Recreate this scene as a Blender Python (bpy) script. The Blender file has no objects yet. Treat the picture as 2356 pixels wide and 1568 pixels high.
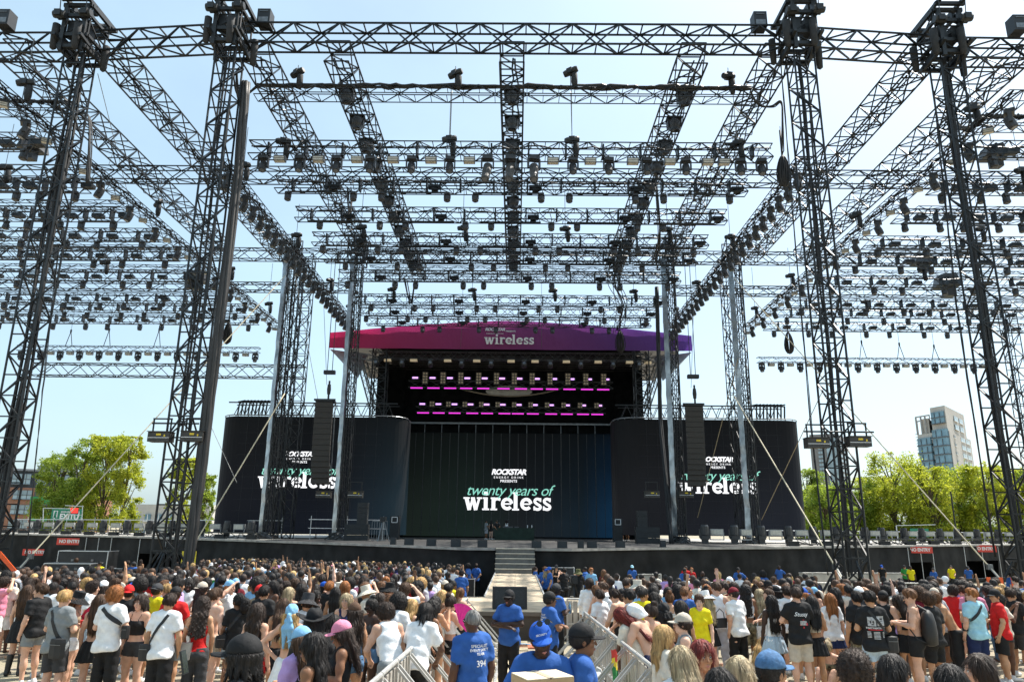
import bpy, math, random, time
import numpy as np
from mathutils import Vector, Matrix, Euler
from mathutils.bvhtree import BVHTree
T0=time.time()
rnd=random.Random(7)
PI=math.pi
R=math.radians
S=bpy.context.scene
COL=S.collection
# ---------------------------------------------------------------- camera
F=1672.0; CX,CY=1178.0,784.0; CAMZ=3.0
cam_d=bpy.data.cameras.new('camera'); cam=bpy.data.objects.new('camera',cam_d); COL.objects.link(cam)
cam_d.sensor_width=36; cam_d.lens=36*F/2356; cam_d.clip_end=3000; cam_d.clip_start=.1
CM=Matrix.Translation((0,0,CAMZ))@Matrix.Rotation(R(.41),4,'Z')@Matrix.Rotation(R(90+14.4),4,'X')@Matrix.Rotation(.0103,4,'Z')
cam.matrix_world=CM; S.camera=cam
CR=CM.to_3x3(); CO=Vector((0,0,CAMZ)); CI=CM.inverted()
def ray(px,py): return (CR@Vector(((px-CX)/F,-(py-CY)/F,-1))).normalized()
def at(px,py,Y): d=ray(px,py); return CO+d*(Y/d.y)
def atz(px,py,z): d=ray(px,py); return CO+d*((z-CAMZ)/d.z)
def proj(p):
    q=CI@Vector(p); return (CX+F*q.x/-q.z, CY-F*q.y/-q.z)
def gz(Y): return .564-.03*min(max(Y,-12),82)
# ---------------------------------------------------------------- materials
MATS={}
def M(name,col,rough=.6,metal=0.,var=.12,scale=6.,bump=0.,emit=None,es=1.,trans=0.,coat=0.,alpha=None,stretch=None,spec=.5):
    if name in MATS: return MATS[name]
    m=bpy.data.materials.new(name); m.use_nodes=True; MATS[name]=m
    nt=m.node_tree; N=nt.nodes; L=nt.links; b=N['Principled BSDF']
    b.inputs['Roughness'].default_value=rough; b.inputs['Metallic'].default_value=metal
    b.inputs['Specular IOR Level'].default_value=spec
    if coat: b.inputs['Coat Weight'].default_value=coat
    c=tuple(col)+(1,)
    b.inputs['Base Color'].default_value=c
    if var>0:
        tc=N.new('ShaderNodeTexCoord'); nz=N.new('ShaderNodeTexNoise'); nz.inputs['Scale'].default_value=scale; nz.inputs['Detail'].default_value=4
        src=tc.outputs['Object']
        if stretch:
            mp=N.new('ShaderNodeMapping'); mp.inputs['Scale'].default_value=stretch; L.new(src,mp.inputs[0]); src=mp.outputs[0]
        L.new(src,nz.inputs['Vector'])
        mx=N.new('ShaderNodeMix'); mx.data_type='RGBA'
        mx.inputs[6].default_value=tuple(x*(1-var) for x in col)+(1,)
        mx.inputs[7].default_value=tuple(min(1,x*(1+var)+var*.01) for x in col)+(1,)
        mr=N.new('ShaderNodeMapRange'); mr.inputs[1].default_value=.35; mr.inputs[2].default_value=.65
        L.new(nz.outputs[0],mr.inputs[0]); L.new(mr.outputs[0],mx.inputs[0]); L.new(mx.outputs[2],b.inputs['Base Color'])
        if bump:
            bp=N.new('ShaderNodeBump'); bp.inputs['Strength'].default_value=bump; bp.inputs['Distance'].default_value=.02
            L.new(nz.outputs[0],bp.inputs['Height']); L.new(bp.outputs[0],b.inputs['Normal'])
    if emit:
        b.inputs['Emission Color'].default_value=tuple(emit)+(1,); b.inputs['Emission Strength'].default_value=es
    if trans: b.inputs['Transmission Weight'].default_value=trans
    if alpha is not None: b.inputs['Alpha'].default_value=alpha
    return m
BLK=M('black_steel',(.007,.0085,.010),.42,.0,.4,3,spec=.42)
BLK2=M('black_powder_coat',(.011,.013,.015),.5,0,.2,5)
GREY=M('grey_steel',(.18,.19,.2),.4,.6,.2,4)
ALU=M('aluminium',(.62,.64,.66),.35,.8,.1,5)
ALUP=M('pale_aluminium',(.50,.49,.46),.45,.4,.15,4)
RUB=M('black_rubber',(.015,.015,.016),.6,0,.2,8)
FAB=M('black_drape',(.008,.009,.010),.9,0,.3,1.2,bump=.5,spec=.1)
LEN=M('lens_glass',(.10,.11,.13),.12,0,.1,5)
WHT=M('white_paint',(.8,.8,.8),.5,0,.05,4)
# ---------------------------------------------------------------- objects
def tag(o,label=None,cat=None,group=None,kind=None):
    if label: o['label']=label
    if cat: o['category']=cat
    if group: o['group']=group
    if kind: o['kind']=kind
    return o
def empty(name,loc=(0,0,0),rz=0,label=None,cat=None,group=None):
    o=bpy.data.objects.new(name,None); COL.objects.link(o); o.location=loc; o.rotation_euler=(0,0,rz); o.empty_display_size=.1
    return tag(o,label,cat,group)
def copy_tree(o,parent=None):
    c=o.copy(); COL.objects.link(c); c.parent=parent
    for ch in o.children: copy_tree(ch,c)
    return c
class MB:
    def __init__(s): s.v=[]; s.f=[]; s.m=[]; s.ms=[]; s.cur=0
    def mat(s,m):
        if m not in s.ms: s.ms.append(m)
        s.cur=s.ms.index(m); return s
    def add(s,vs,fs):
        n=len(s.v); s.v+=[tuple(v) for v in vs]; s.f+=[tuple(i+n for i in f) for f in fs]; s.m+=[s.cur]*len(fs)
    def bar(s,p,q,w,h=None,up=None,n=4):
        p=Vector(p); q=Vector(q); d=q-p
        if d.length<1e-6: return
        d.normalize(); h=h or w
        u=Vector(up) if up else (Vector((0,0,1)) if abs(d.z)<.9 else Vector((1,0,0)))
        a=d.cross(u).normalized(); b=a.cross(d)
        vs=[]
        for c in (p,q):
            for i in range(n):
                t=2*PI*(i+.5)/n; k=.7071 if n==4 else .5
                vs.append(c+a*(w*k*math.cos(t))+b*(h*k*math.sin(t)))
        fs=[(i,(i+1)%n,n+(i+1)%n,n+i) for i in range(n)]+[tuple(range(n-1,-1,-1)),tuple(range(n,2*n))]
        s.add(vs,fs)
    def box(s,c,sz,rot=None):
        c=Vector(c); x,y,z=[k/2 for k in sz]; rm=rot if rot is not None else Matrix.Identity(3)
        vs=[c+rm@Vector((i*x,j*y,k*z)) for i in (-1,1) for j in (-1,1) for k in (-1,1)]
        s.add(vs,[(0,1,3,2),(4,6,7,5),(0,4,5,1),(2,3,7,6),(0,2,6,4),(1,5,7,3)])
    def quad(s,a,b,c,d): s.add([a,b,c,d],[(0,1,2,3)])
    def tube(s,pts,r,n=6,cap=True):
        pts=[Vector(p) for p in pts]; rs=r if isinstance(r,(list,tuple)) else [r]*len(pts)
        vs=[]; pa=None
        for i,p in enumerate(pts):
            d=(pts[min(i+1,len(pts)-1)]-pts[max(i-1,0)]).normalized()
            u=pa if pa is not None and abs(pa.dot(d))<.95 else (Vector((0,0,1)) if abs(d.z)<.9 else Vector((1,0,0)))
            a=d.cross(u).normalized(); b=a.cross(d); pa=b
            for k in range(n):
                t=2*PI*k/n; vs.append(p+a*rs[i]*math.cos(t)+b*rs[i]*math.sin(t))
        fs=[]
        for i in range(len(pts)-1):
            for k in range(n): fs.append((i*n+k,i*n+(k+1)%n,(i+1)*n+(k+1)%n,(i+1)*n+k))
        if cap: fs+=[tuple(range(n-1,-1,-1)),tuple((len(pts)-1)*n+k for k in range(n))]
        s.add(vs,fs)
    def lathe(s,prof,c,axis=(0,0,1),n=12):
        c=Vector(c); ax=Vector(axis).normalized(); u=Vector((1,0,0)) if abs(ax.x)<.9 else Vector((0,1,0))
        a=ax.cross(u).normalized(); b=ax.cross(a); vs=[]
        for r,z in prof:
            for k in range(n):
                t=2*PI*k/n; vs.append(c+ax*z+a*r*math.cos(t)+b*r*math.sin(t))
        fs=[]
        for i in range(len(prof)-1):
            for k in range(n): fs.append((i*n+k,i*n+(k+1)%n,(i+1)*n+(k+1)%n,(i+1)*n+k))
        fs+=[tuple(range(n-1,-1,-1)),tuple((len(prof)-1)*n+k for k in range(n))]
        s.add(vs,fs)
    def mesh(s,name,mat=None):
        me=bpy.data.meshes.new(name); me.from_pydata(s.v,[],s.f)
        if s.ms:
            for m in s.ms: me.materials.append(m)
            me.polygons.foreach_set('material_index',s.m)
        elif mat: me.materials.append(mat)
        me.update(); return me
    def build(s,name,mat=None,parent=None,loc=None,smooth=False):
        me=s.mesh(name,mat)
        if smooth: me.shade_smooth()
        o=bpy.data.objects.new(name,me); COL.objects.link(o)
        if parent is not None: o.parent=parent
        if loc is not None: o.location=loc
        return o
def inst(name,me,parent=None,loc=(0,0,0),rot=(0,0,0),sc=1):
    o=bpy.data.objects.new(name,me); COL.objects.link(o); o.parent=parent; o.location=loc; o.rotation_euler=rot
    o.scale=(sc,sc,sc) if not isinstance(sc,(tuple,list)) else sc
    return o
ORD=['leftmost','second from the left','third from the left','fourth from the left','fifth from the left','sixth from the left','seventh from the left','eighth from the left','ninth from the left','tenth from the left']
NW=['','','second','third','fourth','fifth','sixth','seventh','eighth','ninth','tenth','eleventh','twelfth','thirteenth','fourteenth','fifteenth','sixteenth','seventeenth','eighteenth','nineteenth','twentieth','twenty-first','twenty-second','twenty-third','twenty-fourth','twenty-fifth','twenty-sixth']
def ordn(i,n):
    if i==0: return 'leftmost'
    if i==n-1: return 'rightmost'
    if i<n/2: return NW[min(i+1,26)]+' from the left'
    return NW[min(n-i,26)]+' from the right'
# text -> flat or extruded mesh in its own XY plane (x right, y up), centred
def text_mesh(s,size=1,offset=0.,shear=0.,extrude=0.,spacing=1.,align='CENTER',res=3):
    c=bpy.data.curves.new('txt','FONT'); c.body=s; c.size=size; c.offset=offset; c.shear=shear; c.extrude=extrude
    c.align_x=align; c.space_character=spacing; c.resolution_u=res; c.space_line=.9
    o=bpy.data.objects.new('txt',c); COL.objects.link(o)
    dg=bpy.context.evaluated_depsgraph_get(); me=bpy.data.meshes.new_from_object(o.evaluated_get(dg))
    bpy.data.objects.remove(o); bpy.data.curves.remove(c)
    return me
def text_obj(name,s,mat,parent,M4,width=None,**k):
    me=text_mesh(s,**k)
    if width:
        xs=[v.co.x for v in me.vertices]; w=max(xs)-min(xs); f=width/w
        for v in me.vertices: v.co*=f
    me.materials.clear(); me.materials.append(mat)
    o=bpy.data.objects.new(name,me); COL.objects.link(o); o.parent=parent; o.matrix_local=M4
    return o
UPR=Matrix(((1,0,0,0),(0,0,-1,0),(0,1,0,0),(0,0,0,1)))   # text plane stands up facing -Y
def stand(x,y,z,rz=0): return Matrix.Translation((x,y,z))@Matrix.Rotation(rz,4,'Z')@UPR
# slab letters for the festival word, built as thick strokes; returns MB mesh in XY plane
def slab_word(h=1.0,t=.30,depth=.02):
    mb=MB(); k=[0]
    def st(pts,w=t,closed=False):
        k[0]+=1; z=depth+.004*(k[0]%7)
        P=[Vector((p[0],p[1],0)) for p in pts]
        n=len(P); L=[];Rr=[]
        for i,p in enumerate(P):
            if closed: d=(P[(i+1)%n]-P[i-1]).normalized()
            else: d=(P[min(i+1,n-1)]-P[max(i-1,0)]).normalized()
            s=Vector((-d.y,d.x,0))*w/2
            L.append(p+s); Rr.append(p-s)
        vs=[]
        for a,b in zip(L,Rr): vs+=[(a.x,a.y,0),(b.x,b.y,0),(a.x,a.y,z),(b.x,b.y,z)]
        fs=[]
        rng=range(n if closed else n-1)
        for i in rng:
            a=4*i;b=4*((i+1)%n)
            fs+=[(a+2,a+3,b+3,b+2),(a,a+2,b+2,b),(a+3,a+1,b+1,b+3)]
        if not closed: fs+=[(0,1,3,2),(4*n-4,4*n-2,4*n-1,4*n-3)]
        mb.add(vs,fs)
    def arc(cx,cy,rx,ry,a0,a1,n=16): return [(cx+rx*math.cos(R(a0+(a1-a0)*i/n)),cy+ry*math.sin(R(a0+(a1-a0)*i/n))) for i in range(n+1)]
    x=0; sf=t*.42
    # w
    st([(x+.16,1-sf/2),(x+.42,0)],t); st([(x+.42,0),(x+.68,1-sf/2)],t*.6); st([(x+.68,1-sf/2),(x+.94,0)],t); st([(x+.94,0),(x+1.2,1-sf/2)],t*.6)
    st([(x-.08,1-sf/2),(x+.42,1-sf/2)],sf); st([(x+.52,1-sf/2),(x+.84,1-sf/2)],sf); st([(x+1.0,1-sf/2),(x+1.42,1-sf/2)],sf); x+=1.62
    # i
    st([(x+.1,0),(x+.1,1)],t); st([(x-.14,1-sf/2),(x+.1,1-sf/2)],sf); st([(x-.18,sf/2),(x+.38,sf/2)],sf); st([(x+.1,1.16),(x+.1,1.42)],t); x+=.62
    # r
    st([(x+.1,0),(x+.1,1)],t); st([(x-.12,1-sf/2),(x+.1,1-sf/2)],sf); st([(x-.14,sf/2),(x+.4,sf/2)],sf); st(arc(x+.42,.62,.3,.27,170,60,8)+[(x+.66,.84)],t*.72); x+=.80
    def e(x):
        st(arc(x+.4,.5,.36,.37,352,40,4)[::-1] if 0 else arc(x+.4,.5,.36,.37,5,320,22),t*.86); st([(x+.12,.5),(x+.74,.5)],sf*.9); return x+.98
    x=e(x)
    # l
    st([(x+.1,0),(x+.1,1.42)],t); st([(x-.14,1.42-sf/2),(x+.1,1.42-sf/2)],sf); st([(x-.18,sf/2),(x+.38,sf/2)],sf); x+=.56
    x=e(x)
    for _ in range(2):
        st(arc(x+.32,.73,.22,.18,20,240,12)+[(x+.30,.5)]+arc(x+.32,.27,.24,.18,60,-160,12),t*.72)
        st([(x+.56,.68),(x+.56,.98)],sf); st([(x+.06,.02),(x+.06,.34)],sf); x+=.76
    w=x
    me=mb.mesh('slab')
    for v in me.vertices: v.co.x=(v.co.x-w/2)*h; v.co.y*=h
    return me,w*h
def slab_obj(name,mat,parent,M4,width):
    me,w=slab_word()
    f=width/w
    for v in me.vertices: v.co.x*=f; v.co.y*=f
    me.materials.append(mat); o=bpy.data.objects.new(name,me); COL.objects.link(o); o.parent=parent; o.matrix_local=M4
    return o
# ================================================================ world and sun
SUN_EL,SUN_AZ=58.,55.      # azimuth measured from +Y (towards the stage) to +X (right)
W=bpy.data.worlds.new('World'); S.world=W; W.use_nodes=True
nt=W.node_tree; N=nt.nodes; L=nt.links
sky=N.new('ShaderNodeTexSky'); sky.sky_type='NISHITA'; sky.sun_disc=False; sky.sun_elevation=R(SUN_EL); sky.sun_rotation=R(SUN_AZ)
sky.air_density=1.0; sky.dust_density=2.6; sky.ozone_density=1.0; sky.altitude=50
bg=N['Background']; bg.inputs[1].default_value=.125
tc=N.new('ShaderNodeTexCoord'); mp=N.new('ShaderNodeMapping'); mp.inputs['Scale'].default_value=(1.6,1.6,2.6)
nz=N.new('ShaderNodeTexNoise'); nz.inputs['Scale'].default_value=1.3; nz.inputs['Detail'].default_value=6; nz.inputs['Roughness'].default_value=.55
mr=N.new('ShaderNodeMapRange'); mr.inputs[1].default_value=.30; mr.inputs[2].default_value=.75; mr.inputs[3].default_value=.30; mr.inputs[4].default_value=.52
mx=N.new('ShaderNodeMix'); mx.data_type='RGBA'; mx.inputs[7].default_value=(4.6,6.5,7.2,1)
L.new(tc.outputs['Generated'],mp.inputs[0]); L.new(mp.outputs[0],nz.inputs[0]); L.new(nz.outputs[0],mr.inputs[0]); L.new(mr.outputs[0],mx.inputs[0])
L.new(sky.outputs[0],mx.inputs[6]); L.new(mx.outputs[2],bg.inputs[0])
sd=bpy.data.lights.new('sun','SUN'); sd.energy=5.0; sd.angle=R(.53); sd.color=(1,.955,.88)
so=bpy.data.objects.new('sun',sd); COL.objects.link(so)
sdir=Vector((math.sin(R(SUN_AZ))*math.cos(R(SUN_EL)),math.cos(R(SUN_AZ))*math.cos(R(SUN_EL)),math.sin(R(SUN_EL))))
so.rotation_euler=sdir.to_track_quat('Z','Y').to_euler()
S.view_settings.view_transform='Standard'; S.view_settings.look='None'; S.view_settings.exposure=.68; S.view_settings.gamma=1
S.cycles.max_bounces=6; S.cycles.diffuse_bounces=3; S.cycles.glossy_bounces=3; S.cycles.transparent_max_bounces=8
S.cycles.use_denoising=True
# ================================================================ ground
def ground_mat():
    m=M('paved_ground',(.36,.31,.22),.85,0,.25,1.2,bump=.2)
    nt=m.node_tree; N=nt.nodes; L=nt.links; b=N['Principled BSDF']
    tc=N.new('ShaderNodeTexCoord'); br=N.new('ShaderNodeTexBrick'); br.inputs['Scale'].default_value=5
    br.inputs['Color1'].default_value=(.40,.34,.24,1); br.inputs['Color2'].default_value=(.33,.28,.19,1); br.inputs['Mortar'].default_value=(.22,.19,.13,1)
    br.inputs['Mortar Size'].default_value=.03
    nz=N.new('ShaderNodeTexNoise'); nz.inputs['Scale'].default_value=.8; nz.inputs['Detail'].default_value=6
    mx=N.new('ShaderNodeMix'); mx.data_type='RGBA'; mx.blend_type='MULTIPLY'; mx.inputs[0].default_value=.5
    L.new(tc.outputs['Object'],br.inputs[0]); L.new(tc.outputs['Object'],nz.inputs[0]); L.new(br.outputs[0],mx.inputs[6]); L.new(nz.outputs[1],mx.inputs[7])
    ad=N.new('ShaderNodeMix'); ad.data_type='RGBA'; ad.inputs[0].default_value=.35
    L.new(br.outputs[0],ad.inputs[6]); L.new(mx.outputs[2],ad.inputs[7]); L.new(ad.outputs[2],b.inputs['Base Color'])
    return m
g=MB(); xs=[-1500,-200,-60,-30,-10,10,30,60,200,1500]; ys=[-400,-12,82,150,400,1800]
vs=[(x,y,gz(y)) for y in ys for x in xs]
g.add(vs,[(j*10+i,j*10+i+1,(j+1)*10+i+1,(j+1)*10+i) for j in range(5) for i in range(9)])
tag(g.build('ground',ground_mat()),kind='structure')
# aluminium trackway panels in the aisle
g=MB(); 
for j in range(5):
    y0=5.6+j*2.55
    g.add([(-1.05,y0,gz(y0)+.012+.004),(1.1,y0,gz(y0)+.016),(1.1,y0+2.5,gz(y0+2.5)+.016),(-1.05,y0+2.5,gz(y0+2.5)+.016)],[(0,1,2,3)])
tag(g.build('path',M('trackway_boards',(.50,.42,.28),.7,0,.2,3,bump=.4,stretch=(1,14,1))),kind='structure')
# ================================================================ stage deck and skirt
DZ=1.9
EDGE=[(-62,84),(-55,80),(-36,69),(-19.5,57),(-8,47.5),(-3.2,42.5),(3.2,42.5),(8.5,47),(18,52.5),(36,66),(52,78),(62,84)]
DECKM=M('plywood_deck',(.34,.32,.29),.75,0,.22,2.2,bump=.1); DECKD=M('shaded_stage_floor',(.040,.038,.036),.75,0,.3,1.5)
g=MB(); n=len(EDGE)
vs=[(x,y,DZ) for x,y in EDGE]+[(x,96,DZ) for x,y in EDGE]+[(x,y,DZ-.14) for x,y in EDGE]
fs=[(i,i+1,n+i+1,n+i) for i in range(n-1)]+[(2*n+i,2*n+i+1,i+1,i) for i in range(n-1)]
g.add(vs,fs)
st=empty('stage',(0,0,0),label='wide raised festival stage with grey deck and black skirt',cat='stage')
g.build('deck',DECKM,st)
CEN=[(x,y) for x,y in EDGE if abs(x)<20]; g=MB(); n=len(CEN); g.add([(x,y+.05,DZ+.004) for x,y in CEN]+[(x,95,DZ+.004) for x,y in CEN],[(i,i+1,n+i+1,n+i) for i in range(n-1)]); g.build('shaded_floor',DECKD,st)  # dark centre floor, with the shade over mid-stage painted into its colour
# rippled skirt in black scrim
def skirt_pts():
    out=[]
    for (x0,y0),(x1,y1) in zip(EDGE[:-1],EDGE[1:]):
        Lg=math.hypot(x1-x0,y1-y0); k=int(Lg/.7)
        nx,ny=(y0-y1)/Lg,(x1-x0)/Lg
        for i in range(k):
            t=i/k; a=.05*math.sin(i*1.9+x0)+.03*rnd.uniform(-1,1); out.append((x0+(x1-x0)*t+nx*(a+.12),y0+(y1-y0)*t+ny*(a+.12)))
    out.append(EDGE[-1]); return out
SP=skirt_pts(); g=MB(); rows=5
DOORS=[(-41,-37.5),(-33.5,-26.5),(41.5,47.5),(33,36.5)]
def isdoor(x): return any(a<x<b for a,b in DOORS)
vs=[]
for r in range(rows+1):
    for i,(x,y) in enumerate(SP):
        z0=gz(y)-.02; t=r/rows; z=DZ-.143-(DZ-.143-z0)*t
        vs.append((x+.04*math.sin(i*.8+r*1.7),y+.05*math.sin(i*1.1+r*.9)+.06,z))
m=len(SP)
fs=[]
for r in range(rows):
    for i in range(m-1):
        if r>=2 and isdoor((SP[i][0]+SP[i+1][0])/2): continue
        fs.append((r*m+i,(r+1)*m+i,(r+1)*m+i+1,r*m+i+1))
g.add(vs,fs); g.build('skirt',M('black_scrim',(.018,.018,.018),.85,0,.35,.8,bump=.4,spec=.2),st,smooth=True)
# dark back cloth behind the doorway openings
g=MB()
for i in range(len(EDGE)-1):
    (x0,y0),(x1,y1)=EDGE[i],EDGE[i+1]; g.quad((x0,y0+4.2,gz(80)-.3),(x1,y1+4.2,gz(80)-.3),(x1,y1+4.2,DZ-.2),(x0,y0+4.2,DZ-.2))
g.build('understage_drape',FAB,st)
for a,b in DOORS:
    for x in (a,(a+b)/2,b):
        g=MB()
        y=np.interp(x,[e[0] for e in EDGE],[e[1] for e in EDGE])-.05; g.bar((x,y,gz(y)),(x,y,DZ-.2),.07,n=6); g.build('scaffold_leg',ALU,st)
# steps
sx=1.07; stp=empty('stage_steps',(0,42.3,0),label='broad grey steps with pale nosings from runway up to stage',cat='steps')
RZ=CAMZ-2.33
stm=M('grey_step_felt',(.15,.14,.125),.85,0,.15,5); nos=M('pale_nosing',(.68,.62,.5),.5,0,.1,5)
for i in range(5):
    h=(DZ-RZ)/5; z0=RZ+h*i; y0=-2.1+i*.42
    g=MB(); g.box((0,(y0+.1)/2+.0+.0,z0+h/2-.01),(2*sx,abs(y0)+.2-.0,h-.02)) if 0 else g.box((0,y0/2+.1,z0+h/2-.006),(2*sx,-y0+.2,h-.012))
    t=g.build('tread',stm,stp)
    g=MB(); g.box((0,y0-.012,z0+h-.02),(2*sx+.02,.05,.035)); g.build('nosing',nos,t)
g=MB()
for s_ in (-1,1): g.add([(s_*(sx+.03),-2.15,RZ-.9),(s_*(sx+.03),.2,RZ-.9),(s_*(sx+.03),.2,DZ+.02),(s_*(sx+.03),-.3,DZ+.02),(s_*(sx+.03),-2.15,RZ+.05)],[(0,1,2,3,4)])
g.build('side_drape',FAB,stp)
# runway + thrust platform
rw=empty('runway',(0,0,0),label='long straight grey runway from steps to the near platform',cat='runway')
felt=M('runway_felt',(.50,.40,.28),.85,0,.10,2.5,bump=.15); edg=M('runway_edge',(.60,.60,.58),.4,.3,.15,4)
Yb=CO.y+0; p1=atz(1168,1372.6,RZ); p2=atz(1168,1310,RZ); p0=atz(1168,1406,RZ)
YA,YB,YC=p0.y,p1.y,p2.y
xc=lambda Y:.0
g=MB(); nseg=8
for i in range(nseg):
    ya=YB+(40.2-YB)*i/nseg; yb=YB+(40.2-YB)*(i+1)/nseg-.02
    for a,b in ((-1.03,-.005),(.005,1.03)):
        g.box(((a+b)/2,(ya+yb)/2,RZ-.05),(b-a,yb-ya,.1))
g.build('deck_panel',felt,rw)
g=MB()
for s_ in (-1,1): g.bar((s_*1.05,YB,RZ-.03),(s_*1.05,40.2,RZ-.03),.05,.14)
g.build('edge_trim',edg,rw)
g=MB()
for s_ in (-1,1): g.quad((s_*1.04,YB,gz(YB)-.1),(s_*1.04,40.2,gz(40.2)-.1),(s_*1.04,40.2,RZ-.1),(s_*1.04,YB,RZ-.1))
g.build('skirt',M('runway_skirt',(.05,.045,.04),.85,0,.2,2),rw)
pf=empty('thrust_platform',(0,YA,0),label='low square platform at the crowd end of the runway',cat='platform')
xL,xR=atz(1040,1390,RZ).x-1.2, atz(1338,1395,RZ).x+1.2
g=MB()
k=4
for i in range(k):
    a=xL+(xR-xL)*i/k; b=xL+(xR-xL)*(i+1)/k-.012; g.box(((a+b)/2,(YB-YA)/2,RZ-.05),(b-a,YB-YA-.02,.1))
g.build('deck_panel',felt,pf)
g=MB(); g.bar((xL,-.03,RZ-.06),(xR,-.03,RZ-.06),.05,.10); g.build('edge_trim',M('dark_edge_trim',(.12,.10,.08),.6,0,.1,4),pf)  # dark brown bar along the platform's front edge
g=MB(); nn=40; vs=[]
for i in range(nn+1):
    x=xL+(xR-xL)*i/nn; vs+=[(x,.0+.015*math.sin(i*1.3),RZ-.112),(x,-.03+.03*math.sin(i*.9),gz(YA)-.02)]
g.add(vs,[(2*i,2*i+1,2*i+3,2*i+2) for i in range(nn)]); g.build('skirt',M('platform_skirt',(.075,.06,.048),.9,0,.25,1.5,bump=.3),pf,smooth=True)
# cable mats on the ground in front of platform
for (x,w_,l_,col,nm) in ((-.9,.5,1.6,(.35,.30,.2),'ribbed_mat'),(.75,.9,.7,(.5,.16,.08),'orange_mat')):
    g=MB(); 
    for i in range(10): g.box((0,-l_/2+l_*(i+.5)/10,.02),(w_,l_/10*.8,.03))
    g.box((0,0,.006),(w_,l_,.01)); o=g.build(nm,M(nm,col,.8,0,.2,6),loc=(x*0+(.55 if nm=='orange_mat' else .1),YA-1.5,gz(YA-1.5)+.012))
    tag(o,'%s floor mat on the ground in front of the platform'%('orange' if 'orange' in nm else 'ribbed brown'),'mat')
# blue hose loop
g=MB(); c=Vector((.2,YA-2.2,gz(YA-2.2)+.03)); g.tube([c+Vector((.45*math.cos(t),.9*math.sin(t),0)) for t in [R(60+i*20) for i in range(15)]],.02,6)
tag(g.build('hose',M('pale_blue_hose',(.25,.5,.7),.4),smooth=True),'pale blue hose looped on the ground before the platform','hose')
# wedge speaker on the platform
def wedge(name,loc,rz,w,d,h,label,cat,group=None,tilt=.35):
    e=empty(name,loc,rz,label,cat,group)
    g=MB(); x=w/2; g.add([(-x,-d/2,0),(x,-d/2,0),(x,d/2,0),(-x,d/2,0),(-x,-d/2+d*tilt*.3,h),(x,-d/2+d*tilt*.3,h),(x,d/2-d*tilt,h),(-x,d/2-d*tilt,h)],
        [(3,2,1,0),(0,1,5,4),(1,2,6,5),(2,3,7,6),(3,0,4,7),(4,5,6,7)])
    g.build('cabinet',BLK2,e)
    g=MB(); g.box((0,-d/2+d*tilt*.15-.012,h*.5),(w*.86,.015,h*.78),Matrix.Rotation(-math.atan2(d*tilt*.3,h),3,'X')); g.build('grille',M('speaker_grille',(.02,.025,.028),.7,0,.5,60),e)
    return e
wp=atz(1160,1400,RZ)
wedge('stage_monitor',(atz(1172,1400,RZ).x,atz(1172,1401,RZ).y+.25,RZ),R(4),1.02,.5,.62,'large dark monitor wedge on the platform behind the man crossing arms','speaker')
MW=[(901,1),(938,0),(990,0),(1047,0),(1109,0),(1235,0),(1295,0),(1338,1),(1364,0),(1430,0),(1529,1)]
for i,(px,k) in enumerate(MW):
    x0=at(px,1250,44).x; y=np.interp(x0,[e[0] for e in EDGE],[e[1] for e in EDGE])
    for _ in range(3): x0=at(px,1250,y).x; y=np.interp(x0,[e[0] for e in EDGE],[e[1] for e in EDGE])
    y+=.6
    wedge('stage_monitor' if not k else 'front_fill_speaker',(x0,y,DZ+.003),0,.56 if not k else .34,.45,.40 if not k else .42,
       'black monitor wedge at the stage edge, %s'%ordn(i,len(MW)) if not k else 'black box speaker at the stage edge, %s'%ordn(i,len(MW)),'speaker','small speakers along the stage edge')
# ================================================================ LED screens
def led_mat(name,kind):
    m=bpy.data.materials.new(name); m.use_nodes=True; nt=m.node_tree; N=nt.nodes; L=nt.links; b=N['Principled BSDF']
    b.inputs['Base Color'].default_value=(.010,.010,.0105,1); b.inputs['Roughness'].default_value=.6; b.inputs['Specular IOR Level'].default_value=.12
    tc=N.new('ShaderNodeTexCoord'); sp=N.new('ShaderNodeSeparateXYZ'); L.new(tc.outputs['Generated'],sp.inputs[0])
    nz=N.new('ShaderNodeTexNoise'); nz.inputs['Scale'].default_value=2.2; nz.inputs['Detail'].default_value=3; L.new(tc.outputs['Generated'],nz.inputs[0])
    cr=N.new('ShaderNodeValToRGB'); e=cr.color_ramp
    if kind=='c': st=[(0,(.006,.009,.007)),(.3,(.005,.010,.008)),(.55,(.005,.006,.007)),(.85,(.003,.007,.011)),(1,(.002,.014,.034))]
    else: st=[(0,(.002,.002,.004)),(.7,(.003,.004,.007)),(1,(.006,.014,.020))] if kind=='l' else [(0,(.006,.006,.007)),(1,(.004,.005,.009))]
    e.elements[0].position=st[0][0]; e.elements[0].color=st[0][1]+(1,); e.elements[1].position=st[-1][0]; e.elements[1].color=st[-1][1]+(1,)
    for p_,c_ in st[1:-1]: q=e.elements.new(p_); q.color=c_+(1,)
    L.new(sp.outputs[0],cr.inputs[0])
    mu=N.new('ShaderNodeMix'); mu.data_type='RGBA'; mu.blend_type='MULTIPLY'; mu.inputs[0].default_value=1
    mr=N.new('ShaderNodeMapRange'); mr.inputs[1].default_value=0; mr.inputs[2].default_value=1; mr.inputs[3].default_value=1.5; mr.inputs[4].default_value=.15
    L.new(sp.outputs[2],mr.inputs[0]); L.new(cr.outputs[0],mu.inputs[6]); L.new(mr.outputs[0],mu.inputs[7])
    m2=N.new('ShaderNodeMix'); m2.data_type='RGBA'; m2.blend_type='MULTIPLY'; m2.inputs[0].default_value=.7; L.new(mu.outputs[2],m2.inputs[6]); L.new(nz.outputs[0],m2.inputs[7])
    L.new(m2.outputs[2],b.inputs['Emission Color']); b.inputs['Emission Strength'].default_value=1.1
    return m
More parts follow.
